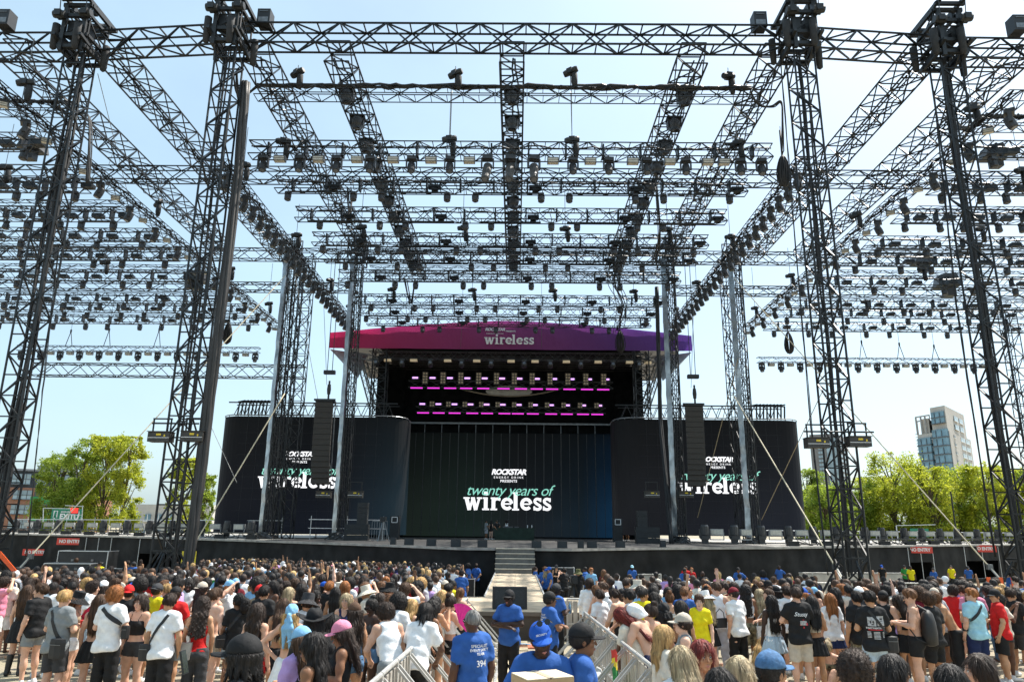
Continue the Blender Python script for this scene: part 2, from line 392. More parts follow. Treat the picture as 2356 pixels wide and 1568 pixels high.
GLOW=M('lit_white_pixels',(.8,.8,.8),.5,0,0,emit=(1,.98,1),es=.62)
GLOWG=M('lit_green_pixels',(.3,.6,.5),.5,0,0,emit=(.30,.78,.62),es=.50)
def screen_text(sc,cx,y,z,w,k=1.):
    # z = baseline of the slab word, w = its width
    slab_obj('festival_word',GLOW,sc,stand(cx,y-.02,z),w)
    text_obj('script_line','twenty years of',GLOWG,sc,stand(cx,y-.10,z+w*.165),width=w*1.0,shear=.35,size=1,offset=-.004,extrude=.005,spacing=.92)
    text_obj('sponsor_word','ROCKSTAR',GLOW,sc,stand(cx,y-.02,z+w*.40),width=w*.40,shear=.25,size=1,offset=.045,extrude=.01,spacing=.9)
    text_obj('sponsor_line','ENERGY DRINK',GLOW,sc,stand(cx,y-.02,z+w*.355),width=w*.34,size=1,offset=.01,extrude=.01,spacing=1.6)
    text_obj('presents_line','PRESENTS',GLOW,sc,stand(cx,y-.02,z+w*.312),width=w*.19,size=1,offset=.02,extrude=.01,spacing=1.1)
# centre screen
YS=84; a=at(927,1235,YS); b_=at(1414,1235,YS); top=at(1170,996,YS).z; bot=at(1170,1234,YS).z
sc=empty('led_screen',(0,0,0),label='big centre LED wall at the back of the stage showing the festival title',cat='screen')
g=MB(); g.box(((a.x+b_.x)/2,YS+.25,(top+bot)/2),(b_.x-a.x,.5,top-bot)); g.build('panel',led_mat('led_centre','c'),sc)
g=MB(); kk=24
for i in range(1,kk):
    x=a.x+(b_.x-a.x)*i/kk; g.box((x,YS-.004,(top+bot)/2),(.05 if i%2 else .09,.02,top-bot-.1))
g.build('panel_joints',M('led_seam',(.05,.05,.05),.5,0,.2,3),sc)
g=MB()
for i in range(0,kk+1,2):
    x=a.x+(b_.x-a.x)*i/kk; g.bar((x,YS,top),(x,YS,top+1.1),.06)
g.bar((a.x-.5,YS,top+1.1),(b_.x+.5,YS,top+1.1),.2); g.build('hangers',GREY,sc)
t0=at(1068,1172,YS-.02); t1=at(1271,1172,YS-.02); screen_text(sc,(t0.x+t1.x)/2,YS-.02,t0.z,t1.x-t0.x)
# side screens with rounded ends
def side_screen(pxa,pxb,pytop,pybot,Y,flip,label,kind,tx0,tx1,ty):
    sc=empty('led_screen',(0,0,0),label=label,cat='screen')
    xa=at(pxa,1100,Y).x; xb=at(pxb,1100,Y).x; pm=(pxa+pxb)/2
    zt=at(pm,pytop,Y).z; zb=at(pm,pybot,Y).z
    r=2.0; pts=[]
    for i in range(9): t=R(180+90*i/8); pts.append((xa+r+r*math.cos(t),Y+r+r*math.sin(t)))
    for i in range(1,12): pts.append((xa+r+(xb-xa-2*r)*i/12,Y))
    for i in range(9): t=R(270+90*i/8); pts.append((xb-r+r*math.cos(t),Y+r+r*math.sin(t)))
    pts=[(pts[0][0],Y+4)]+pts+[(pts[-1][0],Y+4)]
    g=MB(); n=len(pts); g.add([(x,y,zb) for x,y in pts]+[(x,y,zt) for x,y in pts],[(i,i+1,n+i+1,n+i) for i in range(n-1)]+[tuple(range(n,2*n)),(n-1,0,n,2*n-1)])
    o=g.build('panel',led_mat('led_'+kind,kind),sc)
    g=MB()
    for i in range(1,int(xb-xa-3)): g.box((xa+1.8+i,Y-.006,(zt+zb)/2),(.014,.016,zt-zb-.1))
    for i in range(1,int(zt-zb)): g.box(((xa+xb)/2,Y-.004,zb+i),(xb-xa-4.2,.012,.010))
    g.build('panel_joints',M('led_seam_dark',(.022,.022,.024),.5,0,.3,1),sc)
    g=MB(); P=[(x,y-.03,zt+.12) for x,y in pts]; g.tube(P,.05,5); 
    for x,y in pts[2:-2:2]: g.bar((x,y-.03,zt),(x,y-.03,zt+.12),.05)
    g.build('top_rail',GREY,sc)
    # header truss above
    z0=zt+.35; z1=zt+1.55; g=MB(); yy=Y+1.6
    g.bar((xa+.6,yy,z0),(xb-1,yy,z0),.09); g.bar((xa+.2,yy,z1),(xb-1,yy,z1),.11); g.bar((xa+.6,yy+1,z1-.1),(xb-1,yy+1,z1-.1),.08)
    k=int((xb-xa)/1.1)
    for i in range(k):
        x=xa+.8+(xb-xa-2.2)*i/k; w=(xb-xa-2.2)/k
        g.bar((x,yy,z0),(x+w/2,yy,z1),.06); g.bar((x+w/2,yy,z1),(x+w,yy,z0),.06); g.bar((x,yy+1,z0),(x+w/2,yy+1,z1),.05)
    for i in range(9):
        x=(xa+1.2+i*.33) if flip<0 else (xb-1.2-i*.33); g.bar((x,yy-.2,z0-.1),(x+.1,yy-.2,z1),.12); g.bar((x-.3,yy+.4,z1+.1),(x+.4,yy+.4,z1+.25),.12)
    g.build('header_truss',BLK,sc)
    t0=at(tx0,ty,Y); t1=at(tx1,ty,Y); screen_text(sc,(t0.x+t1.x)/2,Y-.02,t0.z,t1.x-t0.x)
    return sc
side_screen(487,925,958,1228,67,-1,'left side LED wall with rounded ends behind two masts','l',594,775,1121)
side_screen(1420,1860,965,1232,67,1,'right side LED wall with rounded ends behind two masts','r',1563,1746,1134)
# ================================================================ stage house
sh=empty('stage_roof',(0,0,0),label='black stage house under a pink and purple roof banner',cat='stage roof')
YBn=76.
pl=at(757,800,YBn); pr=at(1593,808,YBn); zb=pl.z; pk=at(1178,738,YBn).z
def zt(x):
    t=abs(x-(pl.x+pr.x)/2)/((pr.x-pl.x)/2)
    e=at(757,765,YBn).z
    return pk-(pk-e)*(t**1.5)
g=MB(); nn=60; vs=[]
for i in range(nn+1):
    x=pl.x+(pr.x-pl.x)*i/nn
    for j in range(5):
        z=zb+(zt(x)-zb)*j/4; vs.append((x,YBn+.05*math.sin(i*.9+j*1.2)+.04*math.sin(i*.37),z))
g.add(vs,[(i*5+j,(i+1)*5+j,(i+1)*5+j+1,i*5+j+1) for i in range(nn) for j in range(4)])
bm_=bpy.data.materials.new('banner_gradient'); bm_.use_nodes=True; nt=bm_.node_tree; N=nt.nodes; L=nt.links; b=N['Principled BSDF']; b.inputs['Roughness'].default_value=.6
tc=N.new('ShaderNodeTexCoord'); sp=N.new('ShaderNodeSeparateXYZ'); cr=N.new('ShaderNodeValToRGB'); e=cr.color_ramp
e.elements[0].position=0; e.elements[0].color=(.62,.02,.11,1); e.elements[1].position=1; e.elements[1].color=(.12,.05,.32,1)
for p_,c_ in ((.15,(.52,.035,.16,1)),(.5,(.34,.06,.24,1)),(.8,(.17,.055,.29,1))): q=e.elements.new(p_); q.color=c_
L.new(tc.outputs['Generated'],sp.inputs[0]); L.new(sp.outputs[0],cr.inputs[0]); L.new(cr.outputs[0],b.inputs['Base Color'])
tr_=N.new('ShaderNodeBsdfTranslucent'); L.new(cr.outputs[0],tr_.inputs[0]); ms=N.new('ShaderNodeMixShader'); ms.inputs[0].default_value=.45; L.new(b.outputs[0],ms.inputs[1]); L.new(tr_.outputs[0],ms.inputs[2]); L.new(ms.outputs[0],N['Material Output'].inputs[0])
nz_=N.new('ShaderNodeTexNoise'); nz_.inputs['Scale'].default_value=2.5; mp_=N.new('ShaderNodeMapping'); mp_.inputs['Scale'].default_value=(1,1,.4); mp_.inputs['Rotation'].default_value=(0,.6,0); L.new(tc.outputs['Object'],mp_.inputs[0]); L.new(mp_.outputs[0],nz_.inputs[0]); bp_=N.new('ShaderNodeBump'); bp_.inputs['Strength'].default_value=.7; bp_.inputs['Distance'].default_value=.15; L.new(nz_.outputs[0],bp_.inputs['Height']); L.new(bp_.outputs[0],b.inputs['Normal'])
ban=g.build('banner',bm_,sh,smooth=True)
bw=M('banner_white',(.75,.74,.78),.6,0,.03,4)
t0=at(1115,791,YBn-.15); t1=at(1230,791,YBn-.15)
slab_obj('festival_word',bw,ban,stand((t0.x+t1.x)/2,YBn-.12,t0.z),t1.x-t0.x)
a1=at(1116,761,YBn); a2=at(1162,761,YBn)
text_obj('sponsor_word','ROCKSTAR',bw,ban,stand((a1.x+a2.x)/2,YBn-.12,a1.z),width=a2.x-a1.x,shear=.25,offset=.04,extrude=.01,spacing=.9)
text_obj('sponsor_line','ENERGY DRINK',bw,ban,stand((a1.x+a2.x)/2,YBn-.12,a1.z-.38),width=(a2.x-a1.x)*.85,offset=.01,extrude=.01,spacing=1.5)
a3=at(1175,764,YBn); text_obj('presents_line','PRESENTS',bw,ban,stand(a3.x,YBn-.12,a3.z),width=1.05,offset=.02,extrude=.01)
# roof body: top skin, underside, side wings
g=MB(); nn=24; vs=[]
for i in range(nn+1):
    x=pl.x+(pr.x-pl.x)*i/nn; vs+=[(x,YBn+.2,zt(x)-.1),(x,YBn+22,zt(x)-.6)]
g.add(vs,[(2*i,2*i+2,2*i+3,2*i+1) for i in range(nn)]); g.build('roof_skin',M('roof_fabric',(.25,.25,.27),.6,0,.1,2),sh,smooth=True)
g=MB()
xo0=at(853,900,YBn).x; xo1=at(1491,900,YBn).x
g.box(((xo0+xo1)/2,YBn+21.5,(zb+DZ)/2),(xo1-xo0+.5,.2,zb-DZ+2))
for x in (xo0,xo1): g.box((x,YBn+12.6,(zb+DZ)/2),(.25,17.5,zb-DZ+.4))
g.box(((xo0+xo1)/2,YBn+11,zb+1.2),(xo1-xo0+.3,21,.15))
g.build('black_walls',FAB,sh)
g=MB()
for x in (xo0+.6,xo1-.6): g.box((x,YBn+1.6+1.4,(zb+DZ)/2),(1.0,.12,zb-DZ)); 
# drapes masking either side of the centre screen
xs0=at(927,1100,YS).x; xs1=at(1414,1100,YS).x
g.box(((xo0+xs0)/2-.1,YS+.4,(zb+DZ)/2),(xs0-xo0-.4,.15,zb-DZ)); g.box(((xo1+xs1)/2+.1,YS+.4,(zb+DZ)/2),(xo1-xs1-.4,.15,zb-DZ))
g.box(((xs0+xs1)/2,YS+1.2,(zb+top)/2),(xs1-xs0+2,.15,zb-top+1.5))
g.build('masking_drapes',FAB,sh)
# lattice legs of the stage house
def lattice(mb,p,q,w,h,bay,ch,br,up=(0,0,1),faces=(0,1,2,3),style=0):
    p=Vector(p); q=Vector(q); d=(q-p); Ln=d.length; d=d/Ln; u=Vector(up)
    if abs(u.dot(d))>.95: u=Vector((0,1,0))
    a=d.cross(u).normalized(); b=a.cross(d).normalized()
    C=[a*(-w/2)+b*(h/2),a*(w/2)+b*(h/2),a*(w/2)-b*(h/2),a*(-w/2)-b*(h/2)]
    for c in C: mb.bar(p+c,q+c,ch,up=b,n=5)
    n=max(1,round(Ln/bay)); s=Ln/n
    for f in faces:
        c0=C[f]; c1=C[(f+1)%4]
        for i in range(n+1):
            P=p+d*s*i; 
            if style!=2 or i%2==0: mb.bar(P+c0,P+c1,br,up=b)
            if i<n:
                Q=p+d*s*(i+1)
                if style==3: mb.bar(P+c0,Q+c1,br,up=b); mb.bar(P+c1,Q+c0,br,up=b)
                elif (i+f)%2: mb.bar(P+c0,Q+c1,br,up=b)
                else: mb.bar(P+c1,Q+c0,br,up=b)
    return mb
for px in (868,1480):
    x=at(px,900,YBn).x; g=MB(); lattice(g,(x,YBn+1,DZ),(x,YBn+1,zb+.3),1.5,1.5,1.2,.14,.07,style=0); g.build('lattice_leg',BLK,sh)
# slanting silver wing fabric under the banner ends, and bracing trusses
for sgn,pa,pb in ((-1,pl,at(812,845,YBn)),(1,pr,at(1541,850,YBn))):
    g=MB(); z=zb; g.add([(pa.x,YBn+.3,z-.05),(pa.x-sgn*3.2,YBn+.6,z-3.2),(pa.x-sgn*3.6,YBn+3,z-.05),(pa.x-sgn*.2,YBn+6,z-.4)],[(0,1,2),(0,3,1),(3,2,1)])
    g.build('wing_fabric',M('silver_fabric',(.42,.45,.48),.35,.3,.2,1.5,bump=.5),sh)
    g=MB(); xx=xo0 if sgn<0 else xo1
    for dy in (1,4): lattice(g,(pa.x-sgn*3,YBn+dy,zb-.6),(xx,YBn+dy,zb-6),.6,.6,.9,.08,.045)
    for dy in (1,6,11): lattice(g,(pa.x-sgn*2.2,YBn+dy,zb-.5),(xx,YBn+dy,zb-.9),.6,.6,.9,.08,.045)
    g.build('brace_truss',GREY,sh)
# front lighting truss under banner
g=MB(); xa,xb=at(850,830,YBn+.8).x,at(1500,830,YBn+.8).x
lattice(g,(xa,YBn+.8,zb-.6),(xb,YBn+.8,zb-.6),.8,.8,.8,.07,.04)
for i in range(14):
    y=YBn+2+i*1.3; lattice(g,(xa+.5,y,zb-.2),(xb-.5,y,zb-.2),.5,.5,1.4,.06,.035,faces=(0,2))
g.build('roof_trusses',M('dark_grey_steel',(.06,.062,.065),.45,.2,.2,3),sh)
# ================================================================ roof grid trusses
CHR,BRC=.085,.05
def truss(name,p,q,w,h,bay,label,cat='truss',group=None,mat=None,ch=CHR,br=BRC,style=0,extra=None):
    g=MB(); p=Vector(p); q=Vector(q); c=(p+q)/2
    lattice(g,p-c,q-c,w,h,bay,ch,br,style=style)
    if extra: extra(g,p-c,q-c)
    o=g.build(name,mat or BLK,loc=c); return tag(o,label,cat,group)
ZT=CAMZ+26.5; ZB=CAMZ+25.27; ZM=(ZT+ZB)/2; YF=34.4
def X_at(px,py,Y): return at(px,py,Y).x
XT=[X_at(195,100,34.6),X_at(535,100,34),X_at(1835,105,34),X_at(2165,115,34.6)]
gf='front roof beams between the tower heads'
names=['front roof beam running off the left edge from the outer left tower head','front roof beam between the two left towers','long front roof beam over the middle of the rig','front roof beam between the two right towers','front roof beam running off the right edge from the outer right tower head']
xs=[XT[0]-16]+XT+[XT[3]+16]; yz=[34.8,34.6,34,34,34.6,34.8]
for i in range(5):
    dz=[-.25,-.12,0,-.12,-.25][i]
    truss('roof_truss',(xs[i]+.7,yz[i]+.4,ZM+dz),(xs[i+1]-.7,yz[i+1]+.4,ZM+dz),.88,1.23,1.28,names[i],group=gf,style=0,ch=.12,br=.07)
# speaker-like boxes standing on the beam
for i,(px,py) in enumerate(((612,52),(1745,64),(12,75),(2342,96))):
    p=at(px,py,34.5); e=empty('junction_box',(p.x,34.4,ZT+.03-(.12 if i>1 else 0)),0,['black box standing on the middle beam beside the inner left tower','black box standing on the middle beam beside the inner right tower','black box on the roof beam at the far left edge','black box on the roof beam at the far right edge'][i],'box','boxes on the roof beams'); e.scale=(.74,.74,.85)
    g=MB(); g.box((0,0,.55),(.95,.9,1.1)); g.build('case',BLK2,e); g=MB(); g.bar((-.3,-.47,.9),(.3,-.47,.9),.05); g.build('handle',GREY,e); g=MB(); g.box((0,-.46,.3),(.7,.03,.35)); g.build('front_plate',GREY,e)
# towers -----------------------------------------------------------
tl=['outer left lattice tower holding up the rig','inner left lattice tower in front of the stage','inner right lattice tower in front of the stage','outer right lattice tower holding up the rig']
BAG=M('chain_bag',(.02,.021,.023),.8,0,.2,6,bump=.3)
CHN=M('chain_steel',(.12,.12,.12),.4,.6,.1,8)
for i,x in enumerate(XT):
    y=34.6 if i in (0,3) else 34; y-=.15
    z0=gz(y); e=empty('truss_tower',(x,y,z0),0,tl[i],'tower','four lattice towers at the front')
    g=MB(); wt=1.06
    lattice(g,(0,0,.3),(0,0,ZB-.4-z0),wt,wt,1.0,.11,.06,up=(0,1,0),style=0)
    for sx_ in (-1,1):
        for sy_ in (-1,1): g.box((sx_*wt/2,sy_*wt/2,.15),(.3,.3,.3))
    g.build('mast',BLK,e)
    g=MB()   # base outriggers
    for sx_,sy_ in ((1,0),(-1,0),(0,1),(0,-1)): g.bar((sx_*.5,sy_*.5,.25),(sx_*2,sy_*2,.12),.18); g.bar((sx_*.5,sy_*.5,2.2),(sx_*1.8,sy_*1.8,.2),.08)
    g.build('outriggers',BLK,e)
    g=MB(); zz=ZB-z0
    lattice(g,(0,0,zz-.7),(0,0,zz+1.9),1.4,1.5,.85,.11,.06,up=(0,1,0),style=0)
    for zc in (-.6,.1,1.3,1.95):
        for s_ in (-1,1): g.bar((-.78,s_*.84,zz+zc),(.78,s_*.84,zz+zc),.19); g.bar((s_*.75,-.84,zz+zc),(s_*.75,.84,zz+zc),.16)
    for s_ in (-1,1): g.bar((s_*.55,-.9,zz-.9),(s_*.55,-.9,zz+1.9),.2); g.bar((s_*.7,-1.4,zz-.2),(s_*.7,1.2,zz-.5),.16); g.box((s_*.3,-.3,zz+.6),(.35,.9,.8))
    g.build('head_block',BLK2,e)
    g=MB(); zz+=2.05
    for s_ in (-1,1):
        g.bar((s_*.62,-2.3,zz+.2),(s_*.62,1.7,zz+.2),.14,.2); g.bar((s_*.62,-.3,zz-.3),(s_*.62,-.3,zz+.2),.2)
    g.bar((-.85,-2.3,zz+.22),(.85,-2.3,zz+.22),.16,.2); g.bar((-.8,-1.1,zz+.1),(.8,-1.1,zz+.1),.18); g.bar((-.8,1.5,zz+.1),(.8,1.5,zz+.1),.2)
    g.build('top_frame',BLK2,e)
    zz=ZB-z0
    for (dx,dy,dz) in ((-.95,-.9,.0),(.35,-1.1,-.1),(1.15,.3,-.5),(-1.1,.8,.1)):
        g=MB(); g.lathe([(.12,.75),(.2,.7),(.2,.1),(.16,-.75),(.05,-.85)],(dx,dy,zz+dz),n=8); g.build('chain_bag',BAG,e,smooth=True)
    for (dx,dy,dz) in ((-.7,-1.2,1.1),(.7,-1.2,1.2)):
        g=MB(); g.box((dx,dy,zz+dz),(.34,.5,.34)); g.lathe([(.2,-.3),(.22,-.1),(.22,.1),(.2,.3)],(dx,dy,zz+dz),(1,0,0),n=8); g.tube([(dx,dy,zz+dz),(dx,dy-.3,zz+3.4)],.03,4); g.build('hoist_motor',BLK2,e)
    # tail hanging cable bundle inside mast
    g=MB(); 
    for k in range(5):
        ox,oy=rnd.uniform(-.2,.25),rnd.uniform(-.2,.2); g.tube([(ox+.07*math.sin(j*.9+k),oy,1.5+j*(zz-2)/14) for j in range(15)],.045 if i in(1,2) else .075,5)
    g.build('cables',RUB,e)
# laser boxes on towers ------------------------------------------------
def laser_boxes(px,py,Y,lab,sc_=1.):
    c=at(px,py,Y); e=empty('laser_projector',(c.x,c.y,c.z),0,lab,'laser','boxes slung from pipes on the masts')
    g=MB(); g.add([(-.62,-.3,-.28),(.62,-.3,-.28),(.62,.35,-.28),(-.62,.35,-.28),(-.62,-.3,.27),(.62,-.3,.27),(.62,.35,.27),(-.62,.35,.27)],[(3,2,1,0),(0,1,5,4),(1,2,6,5),(2,3,7,6),(3,0,4,7),(4,5,6,7)])
    g.box((0,-.02,.29),(1.32,.75,.03)); g.build('housing',M('laser_housing',(.035,.032,.028),.45,0,.2,5),e)
    g=MB(); g.bar((-.6,-.312,-.06),(.6,-.312,-.06),.02,.03); g.build('trim_line',WHT,e)
    g=MB(); g.box((.0,-.312,.12),(.26,.01,.11)); g.box((.34,-.312,.06),(.08,.01,.11)); g.build('warning_sticker',M('yellow_sticker',(.75,.55,.03),.5,0,.05,4),e)
    g=MB(); 
    for s_ in (-1,1): g.bar((s_*.5,0,.28),(s_*.5,0,1.05),.07)
    g.bar((-.55,0,1.05),(.55,0,1.05),.08); g.build('yoke',BLK,e)
    e.scale=(sc_,)*3; return e
laser_boxes(370,1005,33.2,'black laser box with yellow sticker left of the inner left tower',.8)
laser_boxes(446,1004,33.2,'black laser box with yellow sticker between inner left tower and the dark cable post',.8)
laser_boxes(1879,1019,33.2,'black laser box with yellow sticker left of the inner right tower',.8)
laser_boxes(1975,1016,33.2,'black laser box with yellow sticker right of the inner right tower',.8)
for px,lab in ((745,'small laser box left of the inner left rear mast'),(818,'small laser box right of the inner left rear mast'),(1500,'small laser box left of the inner right rear mast'),(1578,'small laser box right of the inner right rear mast')):
    laser_boxes(px,1137,60.5,lab,.95)
for (a,b,py,Y,lab) in ((350,458,973,33.1,'horizontal pipe clamped across the inner left tower'),(1850,2010,992,33.1,'horizontal pipe clamped across the inner right tower')):
    g=MB(); p=at(a,py,Y); q=at(b,py,Y); g.bar(p,(q.x,q.y,p.z),.08,n=6); tag(g.build('scaffold_pipe',BLK),lab,'pipe')
# dark cable post beside inner left tower, and thin ones
def post(pts,r,lab,mat=RUB,strands=5,name='cable_post',wob=.06):
    g=MB(); P=[at(*p) if len(p)==3 else Vector(p) for p in pts]
    n=26
    for k in range(strands):
        a=2*PI*k/strands; L_=[]
        for j in range(n+1):
            t=j/n*(len(P)-1); i0=min(int(t),len(P)-2); v=P[i0].lerp(P[i0+1],t-i0)
            L_.append(v+Vector((math.cos(a+j*.12)*r*.7+rnd.uniform(-1,1)*wob*.3,math.sin(a+j*.12)*r*.7,0)))
        g.tube(L_,r*.55,6)
    return tag(g.build(name,mat,smooth=True),lab,'cables')
post([(566,190,34.6),(548,400,34.4),(508,720,33.6),(468,1040,33.3),(425,1352,33)],.2,'thick dark bundle of cables running down beside the inner left tower',M('cable_wrap',(.03,.027,.025),.55,0,.3,3,stretch=(4,4,.3)),6)
post([(1511,660,66),(1519,960,65),(1545,1250,60)],.16,'thin dark cable bundle hanging left of the inner right rear mast')
post([(1795,130,34.4),(1830,560,34),(1868,1000,33.6),(1905,1322,33.2)],.035,'thin cables running down the left side of the inner right tower',strands=3)
post([(2148,210,34.8),(2200,700,34.8),(2290,1280,34.8)],.04,'thin cables running down beside the outer right tower',strands=3)
post([(136,560,34.8),(98,900,34.6),(60,1280,34.4)],.035,'thin cables running down beside the outer left tower',strands=2)
# longitudinal roof trusses ------------------------------------------
ZL=ZM-.1; YR=66.5
lon=[(578,150,'roof truss running back from the inner left tower head'),(772,128,'roof truss running back left of the middle, hung with covered units'),(1178,100,'roof truss running straight back along the middle, hung with covered units'),(1601,128,'roof truss running back right of the middle, hung with covered units'),(1797,150,'roof truss running back from the inner right tower head'),
     (240,150,'roof truss running back from the outer left tower head'),(20,128,'roof truss running back nearest the left edge'),(2133,150,'roof truss running back from the outer right tower head'),(2338,128,'roof truss running back nearest the right edge')]
LX=[]
for px,py,lab in lon:
    x=X_at(px,py,35.2); LX.append(x)
    def exl(g,a,b):
        for k in range(26):
            t=rnd.uniform(.02,.95); c=a.lerp(b,t); s_=rnd.uniform(.8,2.2); ox=rnd.uniform(-.6,.6); g.tube([c+Vector((ox,0,-.6)),c+Vector((ox,s_*.3,-.8-.25*rnd.random())),c+Vector((ox*.6,s_*.7,-.85)),c+Vector((ox,s_,-.6))],.03,4)
        n=40
        for k in range(2): g.tube([a.lerp(b,j/n)+Vector((rnd.uniform(-.15,.15)+.3*k,0,-.5+.1*rnd.random())) for j in range(n+1)],.05,4)
    truss('roof_truss',(x,35.4,ZL),(x,YR if len(LX) not in(2,3,4) else 72,ZL),1.35,1.3,1.25,lab,group='roof trusses running back from the front beams',ch=.11,br=.06,extra=exl)
# cross roof trusses in the middle and back
def cross(Y,xa,xb,z,lab,w=.8,h=1.1,bay=1.3,grp=None,**k): return truss('roof_truss',(xa,Y,z),(xb,Y,z),w,h,bay,lab,group=grp,ch=.10,br=.06,**k)
XL1,XL2,XR1,XR2=LX[5],LX[0],LX[4],LX[7]
cross(50.4,XL2+.8,XR1-.8,ZL,'middle cross beam of the roof grid over the centre bay',grp='middle cross beams')
cross(50.4,-58,XL2-.8,ZL,'middle cross beam of the roof grid over the left bays',grp='middle cross beams')
cross(50.4,XR1+.8,58,ZL,'middle cross beam of the roof grid over the right bays',grp='middle cross beams')
cross(YR+.6,XL2+.8,XR1-.8,ZL,'rear cross beam of the roof grid over the centre bay',grp='rear cross beams')
cross(YR+.6,-60,XL2-.8,ZL,'rear cross beam of the roof grid over the left bays',grp='rear cross beams')
cross(YR+.6,XR1+.8,60,ZL,'rear cross beam of the roof grid over the right bays',grp='rear cross beams')
cross(YR+.6,-52,XL2-.6,CAMZ+22.4,'lower rear cross beam over the left bays',grp='rear cross beams',h=.8)
cross(YR+.6,XR1+.6,52,CAMZ+22.4,'lower rear cross beam over the right bays',grp='rear cross beams',h=.8)
# plain low truss on the left
p=at(78,850,67); q=at(700,850,67); truss('roof_truss',(p.x,67,p.z),(q.x,67,p.z),1.0,1.15,1.3,'low plain truss without lamps across the left bay',ch=.09,br=.055)
# rear masts ----------------------------------------------------------
SIL=M('silver_clad_mast',(.36,.38,.40),.28,.85,.35,1.8,bump=.6,stretch=(1,1,.6))
rm=[(662,640,'outer left rear mast clad in silver foil',-1),(816,650,'inner left rear mast clad in silver foil',-1),(1534,655,'inner right rear mast clad in silver foil',1),(1688,640,'outer right rear mast clad in silver foil',1)]
RMX=[]
for px,py,lab,s_ in rm:
    x=X_at(px,py,62); RMX.append(x); e=empty('mast',(x,62,DZ),0,lab,'mast','masts standing on the stage')
    zt_=ZL-.5-DZ
    g=MB(); lattice(g,(.35*1,0,0),(.35,0,zt_),.62,.62,.8,.09,.05,up=(0,1,0)); g.build('lattice',BLK,e)
    g=MB(); nseg=34
    vs=[]
    for j in range(nseg+1):
        z=j*zt_*.94/nseg; wv=.02*math.sin(j*2.1)
        for (ax,ay) in ((-.48,-.12),(-.10,-.34),(-.02,.1),(-.42,.22)): vs.append((ax+wv+rnd.uniform(-.012,.012),ay+rnd.uniform(-.01,.01),z))
    g.add(vs,[(4*j+k,4*j+(k+1)%4,4*j+4+(k+1)%4,4*j+4+k) for j in range(nseg) for k in range(4)]); g.build('foil_cladding',SIL,e)
    g=MB(); 
    for k in range(3): g.tube([(.2+.2*k+.05*math.sin(j+k),-.36,j*zt_/20) for j in range(21)],.04,5)
    g.build('cables',RUB,e)
    g=MB(); g.box((.1,0,.15),(1.5,1.3,.3)); 
    for k in range(9): g.tube([(rnd.uniform(-.8,.9),-.5+rnd.uniform(-.3,.2),.3+.4*rnd.random()),(rnd.uniform(-.6,.7),-.6,.5),(rnd.uniform(-.9,1),-.7,.05)],.07,5)
    g.build('base_wrap',M('dark_foil',(.06,.062,.065),.3,.6,.4,4),e)
    g=MB(); lattice(g,(0.1,0,zt_-2.4),(0.1,0,zt_+.2),1.5,1.5,.8,.1,.07,up=(0,1,0),style=3); g.build('head_block',BLK2,e)
for px,lab in ((706,'bare lattice mast behind the outer left rear mast'),(684,'narrow lattice mast beside the outer left rear mast'),(1668,'narrow lattice mast beside the outer right rear mast')):
    x=X_at(px,660,64.5); g=MB(); lattice(g,(0,0,0),(0,0,ZL-1-DZ),1.0 if px==706 else .6,1.0,1.1,.09,.055,up=(0,1,0)); tag(g.build('mast',BLK,loc=(x,64.5,DZ)),lab,'mast')
# outer masts seen through the lights on both sides
for x,lab in ((-55,'rear lattice mast near the left edge behind the lamp trusses'),(49,'rear lattice mast near the right edge behind the lamp trusses')):
    g=MB(); lattice(g,(0,0,0),(0,0,26),1.1,1.1,1.2,.1,.06,up=(0,1,0)); tag(g.build('mast',BLK,loc=(x,70,gz(70))),lab,'mast')
# ================================================================ lamps
HEADM=M('lamp_plastic',(.028,.029,.032),.42,0,.2,6)
def mesh_of(fn):
    g=MB(); fn(g); return g.mesh('m')
# moving head (hangs down from z=0) with parts
def mk_moving():
    e=empty('moving_head')
    g=MB(); g.box((0,0,-.14),(.5,.42,.2)); g.box((0,0,-.02),(.3,.12,.06)); g.build('base',HEADM,e)
    g=MB(); 
    for s_ in (-1,1): g.bar((s_*.27,0,-.2),(s_*.27,0,-.72),.08,.16,up=(0,1,0))
    g.bar((-.3,0,-.25),(.3,0,-.25),.14,.1); g.build('yoke',HEADM,e)
    g=MB(); ax=Vector((0,-.35,-1)).normalized(); g.lathe([(.13,-.34),(.2,-.28),(.22,0),(.21,.22),(.19,.28),(.15,.26)],(0,0,-.68),ax,n=10); h=g.build('head',HEADM,e)
    g=MB(); g.lathe([(.14,0),(.13,.015)],Vector((0,0,-.68))+ax*.275,ax,n=10); g.build('lens',LEN,h)
    return e
def mk_profile():   # long dark spot
    e=empty('spotlight')
    g=MB(); g.box((0,0,-.14),(.6,.5,.25)); g.build('base',HEADM,e)
    g=MB(); 
    for s_ in (-1,1): g.bar((s_*.34,0,-.2),(s_*.34,0,-.8),.09,.2,up=(0,1,0))
    g.bar((-.38,0,-.28),(.38,0,-.28),.16,.1); g.build('yoke',HEADM,e)
    g=MB(); ax=Vector((-.12,-.5,-1)).normalized(); g.lathe([(.16,-.3),(.26,-.2),(.27,.3),(.24,.7),(.25,1.0),(.2,1.08),(.17,1.05)],(0,0,-.78),ax,n=12); h=g.build('head',M('spot_housing',(.05,.048,.046),.5,0,.2,5),e)
    g=MB(); g.lathe([(.17,0),(.16,.02)],Vector((0,0,-.78))+ax*1.06,ax,n=10); g.build('lens',LEN,h)
    return e
